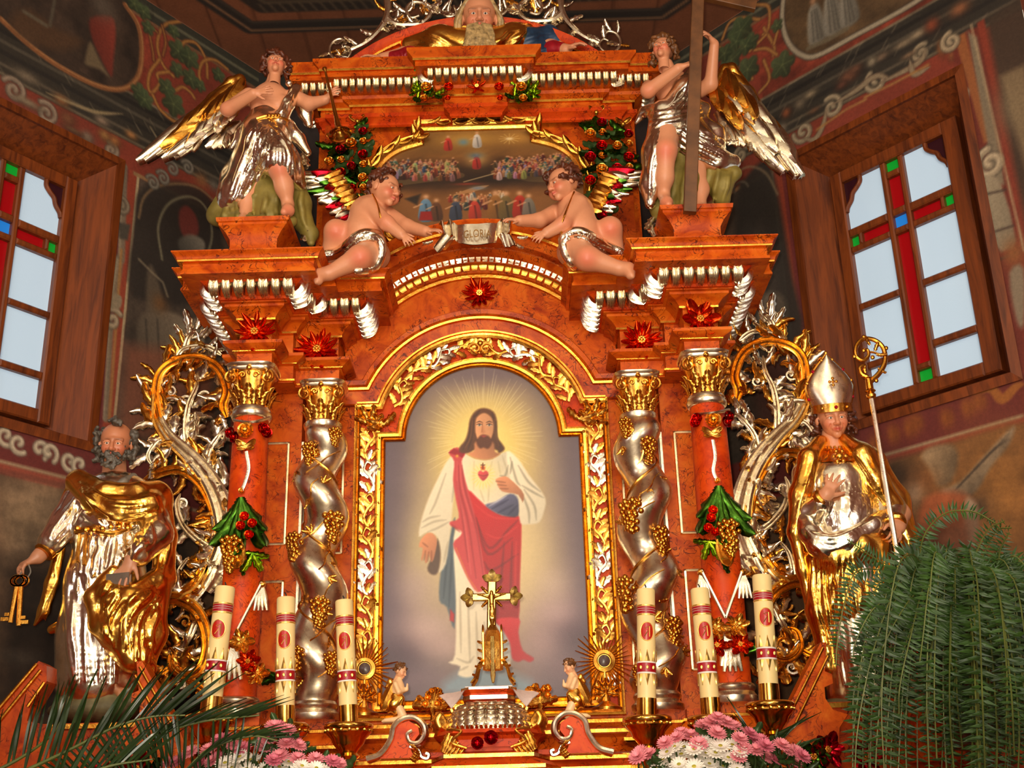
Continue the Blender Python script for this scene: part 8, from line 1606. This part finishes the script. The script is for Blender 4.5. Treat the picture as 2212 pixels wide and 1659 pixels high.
bouquet_gilt(935, 1480, 1572, 'small gilt vase of carved flowers beside the left kneeling angel'); bouquet_gilt(1168, 1472, 1562, 'small gilt vase of carved flowers beside the right kneeling angel')
def reliquary(x, y, yb, label):
    Y = -.34; c = at(x, y, Y); zb = at(x, yb, Y)[2]; T = thing('sunburst_reliquary', V(c[0], Y, zb), label, 'reliquary', 'sunburst reliquaries'); r = random.Random(x)
    b = MB(); b.lathe([(.070, 0), (.072, .012), (.05, .022), (.02, .04), (.014, .07), (.024, .09), (.014, .10), (.010, c[2]-zb-.05)], (c[0], Y, zb), 18); b.build('foot', 'gold', T); b = MB(); b.lathe([(.030, -.01), (.05, -.012), (.055, 0), (.05, .012), (.034, .016), (.03, .01)], c, 24, V(0, -1, 0)); b.build('rim', 'gold', T); b = MB(); b.lathe([(.0, 0), (.030, .0), (.028, .010), (.012, .016), (.0, .017)], c, 20, V(0, -1, 0)); b.build('lens', 'dark_glass', T); ry = MB(); ry.tube([(0, 0, 0), (0, 1, 0)], [.07, .02], 5); rm = ry.mesh('ray'); rm.materials.append(M['gold'])
    for k in range(34): a = 2*math.pi*k/34; d = V(math.cos(a), 0, math.sin(a)); place('ray', rm, c+d*.05, d, FRONT, r.uniform(.06, .11), T)
    for k in range(8): a = -2.4+k*.6; place('gilt_leaf', LEAF['gold'][0], V(c[0], Y-.01, zb+.08), V(math.sin(a), -.2, math.cos(a)), FRONT, .07, T)
reliquary(788, 1445, 1548, 'sunburst reliquary with dark lens beside the third candle from the left'); reliquary(1305, 1428, 1535, 'sunburst reliquary with dark lens beside the right kneeling angel')
# ------------------------------------------------------------------ candles and candlesticks on the altar shelf
b = MB(); b.box((-2.2, -1.45, 1.25), (2.2, -.55, 1.30)); sh = b.build('altar_shelf', 'wood_red', ALTAR, False)
NAMES = ['first', 'second', 'third', 'fourth', 'fifth', 'sixth']
def candle(k, top, bot, w):
    Y = -1.0; a, e = at(*bot, Y), at(*top, Y); d = e-a; L = np.linalg.norm(d); d = d/L; R = w/2/(F_/np.linalg.norm(a-CAMP)); e1 = nrm(np.cross(d, V(0, 1, 0))); e2 = np.cross(d, e1)
    if e2[1] > 0: e2 = -e2; e1 = -e1
    T = thing('altar_candle', a-d*.06, 'cream altar candle with red bands and seal, %s from the left' % NAMES[k], 'candle', 'tall altar candles'); b = MB(); b.lathe([(R, -.06), (R, L-.006), (R*.9, L), (R*.3, L-.008), (.001, L-.01)], a, 28, d); b.build('wax', 'wax', T, True, 50); b = MB(); b.tube([a+d*(L-.01), a+d*(L+.012), a+d*(L+.02)+e1*.004], .0028, 6); b.lathe([(R*.28, L-.006), (R*.25, L+.002), (.001, L+.004)], a, 12, d); b.build('wick', 'wick', T)
    def band(t0, t1, m_, ex, n='band'): b = MB(); b.lathe([(R, L*t0), (R+ex, L*t0+.001), (R+ex, L*t1-.001), (R, L*t1)], a, 28, d); return b.build(n, m_, T, True, 40)
    for t0, t1, m_, ex in ((.745, .76, 'print_gold', .0016), (.762, .785, 'band_red', .001), (.785, .79, 'band_white', .0016), (.79, .805, 'band_red', .001), (.805, .81, 'band_white', .0016), (.81, .828, 'band_red', .001), (.830, .845, 'print_gold', .0016), (.215, .23, 'band_white', .0016), (.23, .31, 'band_red', .001), (.31, .325, 'band_white', .0016)): band(t0, t1, m_, ex)
    def onc(th, t, ex=.001): return a+d*L*t+(e1*math.sin(th)+e2*math.cos(th))*(R+ex)
    for i in range(5):   # gilt flame points above and below the broad band
        for t0, t1 in ((.328, .43), (.212, .11)):
            th = (i-2)*.75; b = MB(); rows = []
            for s in np.linspace(0, 1, 6): wv = .26*(1-s)**1.3+.02; rows.append([onc(th+u*wv, t0+(t1-t0)*s, .002 if u else .005) for u in (-1, 0, 1)])
            b.loft(rows, closed=False); b.build('gilt_flame', 'print_gold', T)
    b = MB(); ring = [[onc(.72*q*math.sin(x), .595+.085*q*math.cos(x), .001+.003*(1-q)) for x in np.linspace(0, 2*math.pi, 20, endpoint=False)] for q in (1, .7, .3, .02)]; b.loft(ring); se = b.build('seal', 'seal_red', T)
    b = MB(); b.tube([onc(.72*math.sin(x), .595+.085*math.cos(x), .0015) for x in np.linspace(0, 2*math.pi, 25)], .0018, 5); b.tube([onc(-.25, .545, .004), onc(-.25, .64, .004)], .002, 5); b.tube([onc(-.25, .64, .004), onc(.2, .625, .004), onc(-.1, .60, .004), onc(.25, .55, .004)], .002, 5); b.build('seal_emblem', 'print_gold', se)
    for th in (-.7, 0, .7): b = MB(); b.sphere(onc(th, .27, .001), (R*.16, R*.1, R*.22), 8, 5); b.build('stud', 'print_gold', T)
    C = thing('candlestick', V(a[0], Y, 1.30), 'tall turned brass candlestick under the %s candle from the left' % NAMES[k], 'candlestick', 'brass candlesticks'); zp = a[2]; R2 = R*1.06
    b = MB(); b.lathe([(R2, -.075), (R2, 0), (R2*.96, 0)], a, 28, d); b.lathe([(R*.98, -.07), (R*.98, -.002)], a, 20, d); b.build('socket', 'brass', C, True, 40)
    pz = zp-.075; H = pz-1.30; c = V(a[0]-d[0]*.07, Y, 0); b = MB(); pr = [(.02, pz+.004), (.085, pz+.006), (.098, pz), (.100, pz-.012), (.09, pz-.022), (.094, pz-.030), (.086, pz-.040), (.07, pz-.055), (.062, pz-.075), (.045, pz-.095), (.034, pz-.11), (.046, pz-.122), (.034, pz-.135), (.026, pz-.16), (.030, pz-.20), (.022, pz-.24)]
    b.lathe(pr, c, 28); b.build('drip_pan', 'brass', C, True, 60); b = MB()
    for i in range(18): q = 2*math.pi*i/18; b.sphere(c+V(.093*math.cos(q), .093*math.sin(q), pz-.026), .0075, 6, 4)
    b.build('beading', 'brass', C); b = MB(); b.lathe([(.022, pz-.235), (.050, pz-.25), (.052, pz-.265), (.030, pz-.28), (.028, pz-.36), (.045, pz-.42), (.04, 1.46), (.03, 1.42), (.07, 1.38), (.09, 1.34), (.10, 1.30)], c, 28); b.build('stem', 'brass', C, True, 60)
for k, (t_, b_, w_) in enumerate((((487, 1268), (459, 1505), 41), ((618, 1291), (616, 1525), 39), ((743, 1297), (752, 1524), 38), ((1395, 1273), (1397, 1509), 39), ((1511, 1272), (1533, 1508), 39), ((1645, 1243), (1660, 1478), 40))): candle(k, t_, b_, w_)
# ------------------------------------------------------------------ chrysanthemum bouquets
def daisy_mesh(m_, npet, rows_):
    b = MB()
    for rr, lift, tilt, sc in rows_:
        for k in range(npet):
            a = 2*math.pi*(k+rr*.5)/npet; d = V(math.cos(a), math.sin(a), tilt); d = nrm(d); s = V(-math.sin(a), math.cos(a), 0); P = [(.10, .06), (.5, .13), (.85, .12), (1.0, .05)]; b.loft([[d*l*sc+s*w*sc*u+V(0, 0, lift+(.04 if u == 0 else 0)) for u in (-1, 0, 1)] for l, w in P], closed=False)
    me = b.mesh('flower', None, True, None); me.materials.append(M[m_]); return me
DAI = {'w': daisy_mesh('petal_white', 15, ((0, 0, .15, 1.0), (1, .06, .45, .85))), 'p': daisy_mesh('petal_pink', 15, ((0, 0, .1, 1.0), (1, .05, .5, .9), (0, .10, 1.1, .7))), 'r': daisy_mesh('petal_rose', 14, ((0, 0, .2, 1.0), (1, .05, .6, .9), (0, .1, 1.3, .7)))}
_e = MB(); _e.sphere((0, 0, .12), (.24, .24, .13), 10, 6); EYE = _e.mesh('eye'); EYE.materials.append(M['flower_eye'])
def bouquet(label, pinks, whites, pot, seed):
    Y = -1.22; r = random.Random(seed); c = at(pot[0], pot[1], Y); T = thing('chrysanthemum_bouquet', V(c[0], Y, 1.30), label, 'bouquet', 'chrysanthemum bouquets'); b = MB(); b.lathe([(.07, 0), (.10, .1), (.115, .25), (.105, .27), (.09, .26)], (c[0], Y, 1.30), 20); b.build('vase', 'terracotta', T); core = V(c[0], Y+.05, 1.55); stems = MB()
    for kind, L in (('p', pinks), ('w', whites)):
        for x, y in L:
            kk = 'r' if (kind == 'p' and r.random() < .3) else kind; p = at(x+r.uniform(-4, 4), y+r.uniform(-4, 4), Y+r.uniform(-.07, .05)); n = nrm(p-core+V(r.uniform(-.12, .12), -.22, .0)); x_ = nrm(np.cross(n, V(.2, .3, 1))); s = r.uniform(.034, .042)
            o = inst('flower', DAI[kk], xf(p, x_, np.cross(n, x_), n, s), T)
            if kk == 'w': e = bpy.data.objects.new('eye', EYE); COL.objects.link(e); e.parent = o
            stems.tube(spline([p-n*.005, p-n*.08+V(0, .02, -.03), core], 4), .004, 5)
    stems.build('stems', 'stem_green', T)
    xs = [q[0] for q in pinks+whites]; x0, x1 = min(xs), max(xs); ys = [q[1] for q in pinks+whites]
    for k in range(90):
        x, y = r.choice(pinks+whites); p = at(x+r.uniform(-14, 14), y+r.uniform(8, 40), Y+r.uniform(0, .10)); a = r.uniform(-2.2, 2.2); place('foliage_leaf', LEAF['leaf_dark'][0], p, V(math.sin(a), r.uniform(-.5, .3), math.cos(a)), V(0, -1, .3), r.uniform(.05, .09), T)
def arcpts(seed, x0, x1, ytop, n, lo=1659): return None
bouquet('pink and white chrysanthemum bouquet in front of the candles on the palm side', [(385, 1645), (410, 1630), (370, 1652), (455, 1625), (475, 1605), (490, 1600), (505, 1608), (470, 1638), (575, 1600), (590, 1575), (600, 1570), (620, 1578), (630, 1595), (640, 1610), (615, 1608), (575, 1615), (605, 1635), (645, 1640), (680, 1640), (700, 1650), (715, 1645), (735, 1655), (590, 1648), (460, 1650), (520, 1620), (440, 1655)], [(485, 1650), (505, 1640), (520, 1636), (540, 1645), (500, 1660), (575, 1658), (600, 1655), (625, 1650), (655, 1655), (680, 1658), (640, 1665), (530, 1660), (550, 1668), (700, 1665)], (560, 1700), 1)
bouquet('larger pink and white chrysanthemum bouquet in front of the candles on the fern side', [(1375, 1640), (1385, 1625), (1405, 1630), (1440, 1610), (1460, 1595), (1475, 1585), (1490, 1590), (1505, 1605), (1520, 1570), (1535, 1560), (1550, 1555), (1570, 1560), (1585, 1570), (1545, 1585), (1600, 1595), (1615, 1590), (1625, 1600), (1640, 1605), (1655, 1612), (1610, 1615), (1630, 1625), (1648, 1632), (1690, 1610), (1700, 1620), (1720, 1625), (1735, 1640), (1710, 1645), (1670, 1640), (1595, 1640)], [(1440, 1628), (1460, 1615), (1480, 1612), (1500, 1620), (1520, 1605), (1540, 1610), (1560, 1612), (1580, 1615), (1600, 1625), (1430, 1645), (1450, 1645), (1475, 1635), (1500, 1640), (1525, 1630), (1550, 1635), (1570, 1640), (1600, 1650), (1425, 1660), (1445, 1660), (1470, 1655), (1500, 1658), (1530, 1655), (1560, 1658), (1590, 1662), (1545, 1625), (1510, 1628)], (1540, 1700), 2)
# ------------------------------------------------------------------ palm fronds
def blade_mesh():
    b = MB(); rows = []
    for i in range(9): a = i/8; w = .032*math.sin(math.pi*min(1, .15+.85*a*.98))**.7*(1-a**3); rows.append([(-w, a, .012-.06*a*a), (0, a, -.006-.06*a*a), (w, a, .012-.06*a*a), (0, a, -.012-.06*a*a)])
    b.loft(rows); me = b.mesh('leaflet', None, True, 60); me.materials.append(M['palm_green']); return me
BLD = blade_mesh()
def palm(label, fr, base, Y):
    T = thing('palm_plant', at(base[0], base[1], Y)*V(1, 1, 0)+V(0, 0, 1.30), label, 'palm'); r = random.Random(base[0]); b = MB(); c0 = at(base[0], base[1], Y); b.lathe([(.08, 0), (.11, .18), (.12, .20), (.10, .20)], (c0[0], Y, 1.30), 18); b.build('pot', 'terracotta', T)
    for pts, n, L0, L1, up0, up1, dn in fr:
        P = spline([at(x, y, Y+d) for x, y, d in pts], 8); b = MB(); b.tube(P, np.linspace(.008, .003, len(P)), 6); ra = b.build('frond', 'fern_stem', T); Tn, N, B = frames(P)
        for k in range(n):
            t = .06+.92*k/n; i = min(len(P)-2, int(t*(len(P)-1))); L = (L0+(L1-L0)*t)*r.uniform(.85, 1.1); ua = up0+(up1-up0)*t
            for sg in ((1, -1) if dn else (1,)):
                a = ua if sg > 0 else ua+math.pi*.62*dn; d = V(math.sin(a)+r.uniform(-.08, .08), r.uniform(-.35, .15), math.cos(a)); place('leaflet', BLD, P[i], d, V(r.uniform(-.6, .6), -1, .3), L*(1 if sg > 0 else .8), ra, r.uniform(.8, 1.15))
palm('dark palm with long pointed leaflets in the lower left corner', [(((40, 1672, 0), (150, 1620, -.02), (250, 1570, -.03), (330, 1548, -.02), (400, 1545, 0)), 26, .30, .26, .10, 1.0, 1), (((-60, 1690, .02), (40, 1640, .02), (110, 1590, .0), (130, 1560, 0)), 14, .26, .18, -.05, .25, 0), (((200, 1690, .05), (320, 1600, .05), (430, 1560, .08), (560, 1545, .1)), 20, .26, .20, .9, 1.3, 1), (((380, 1690, .06), (450, 1620, .08), (540, 1590, .1), (600, 1600, .1)), 12, .2, .16, .8, 1.6, 1), (((100, 1720, -.1), (220, 1660, -.1), (330, 1640, -.08)), 16, .26, .2, .3, 1.0, 1)], (150, 1700), -1.42)
palm('sprig of dark palm leaves behind the sixth candle', [(((1640, 1690, 0), (1650, 1630, .0), (1620, 1590, 0)), 9, .16, .18, -.9, -.4, 0), (((1640, 1690, 0), (1665, 1620, 0), (1680, 1575, 0)), 12, .17, .2, .3, 1.3, 1), (((1645, 1690, 0), (1690, 1640, 0), (1730, 1600, 0)), 9, .13, .15, .6, 1.4, 1)], (1645, 1700), -1.08)
# ------------------------------------------------------------------ hanging fern
def fern():
    Y = -1.30; r = random.Random(12); c = at(2040, 1330, Y); T = thing('boston_fern', V(c[0], Y, c[2]-.5), 'large green fern with drooping fronds in the lower right corner', 'fern'); b = MB(); b.lathe([(.10, 0), (.14, .25), (.17, .40), (.18, .42), (.16, .42)], (c[0]+.1, Y+.12, c[2]-.46), 20); b.build('pot', 'terracotta', T); b = MB(); b.lathe([(.20, 1.30), (.20, 1.34), (.04, 1.36), (.03, c[2]-.50), (.16, c[2]-.48), (.16, c[2]-.46)], (c[0]+.1, Y+.12, 0), 16); b.build('plant_stand', 'wood_brown', T)
    pin = [(0, 0), (.10, .10), (.5, .12), (.85, .07), (1.0, .0)]
    def frond(pts, w=.055, n=44):
        P = spline(pts, 10); L = np.r_[0, np.cumsum(np.linalg.norm(np.diff(P, axis=0), axis=1))]; Tn, N, B = frames(P, V(0, -1, .2)); b = MB(); step = .0155; d = .05; k = 0
        while d < L[-1]-.004:
            i = min(len(P)-2, int(np.searchsorted(L, d))); t = d/L[-1]; ln = w*(math.sin(math.pi*min(1, .14+.80*t))**.55)*r.uniform(.85, 1.1)*(1 if t < .9 else .6); f = V(0, -1, .1); s = nrm(np.cross(Tn[i], f)); up = np.cross(s, Tn[i])
            for sg in (-1, 1):
                dd = nrm(s*sg+Tn[i]*.25+V(0, r.uniform(-.35, .25), r.uniform(-.12, .05))); w_ = nrm(np.cross(dd, V(r.uniform(-.5, .5), -1, r.uniform(-.3, .3)))); Q = P[i]; b.add([Q, Q+dd*ln*.3+w_*ln*.13, Q+dd*ln, Q+dd*ln*.3-w_*ln*.13, Q+dd*ln*.3+V(0, -.002, .002)], [(0, 1, 4), (1, 2, 4), (2, 3, 4), (3, 0, 4)])
            d += step; k += 1
        b2 = MB(); b2.tube(P[::2] if len(P) > 12 else P, .0028, 4); o = b2.build('frond', 'fern_stem', T); pb = b.build('pinnae', 'fern_green', o, False); pb['kind'] = 'stuff'
    hand_traced = [[(2010, 1330), (1990, 1230), (1995, 1160), (2040, 1110), (2100, 1105), (2150, 1130)], [(2050, 1330), (2090, 1240), (2130, 1150), (2170, 1125)], [(2070, 1330), (2110, 1230), (2150, 1150), (2185, 1140)], [(2090, 1330), (2150, 1260), (2160, 1190), (2180, 1150)], [(2060, 1320), (1960, 1245), (1880, 1200), (1830, 1165)], [(2060, 1320), (1960, 1250), (1860, 1230), (1830, 1280), (1810, 1380), (1806, 1440)], [(2060, 1310), (1970, 1255), (1900, 1260), (1880, 1330), (1862, 1420), (1850, 1540)], [(2070, 1310), (1990, 1230), (1950, 1225), (1925, 1260)], [(2060, 1300), (2000, 1235), (2120, 1225), (2200, 1260)], [(2100, 1320), (2160, 1230), (2190, 1200), (2230, 1240)], [(2060, 1330), (1985, 1190), (1980, 1150)]]
    for tr_ in hand_traced: frond([at(x, y, Y-.04-.05*i) for i, (x, y) in enumerate(tr_)])
    for k in range(112):
        xe = 1835+r.random()*450; ye = r.uniform(1530, 1790) if k > 16 else r.uniform(1380, 1470); xs = 2060+(xe-2060)*.25; ys = 1300+r.uniform(-30, 50); xm = xs+(xe-xs)*.75; ym = 1235+abs(xe-2060)*.10+r.uniform(-30, 120); dep = r.uniform(-.45, .18)
        frond([at(xs, ys, Y), at((xs+xm)/2, min(ys, ym)-r.uniform(5, 30), Y+dep*.5), at(xm, ym+20, Y+dep*.9), at(xe, (ym+ye)/2+30, Y+dep), at(xe+r.uniform(-12, 12), ye, Y+dep*.95)], r.uniform(.045, .062))
fern()
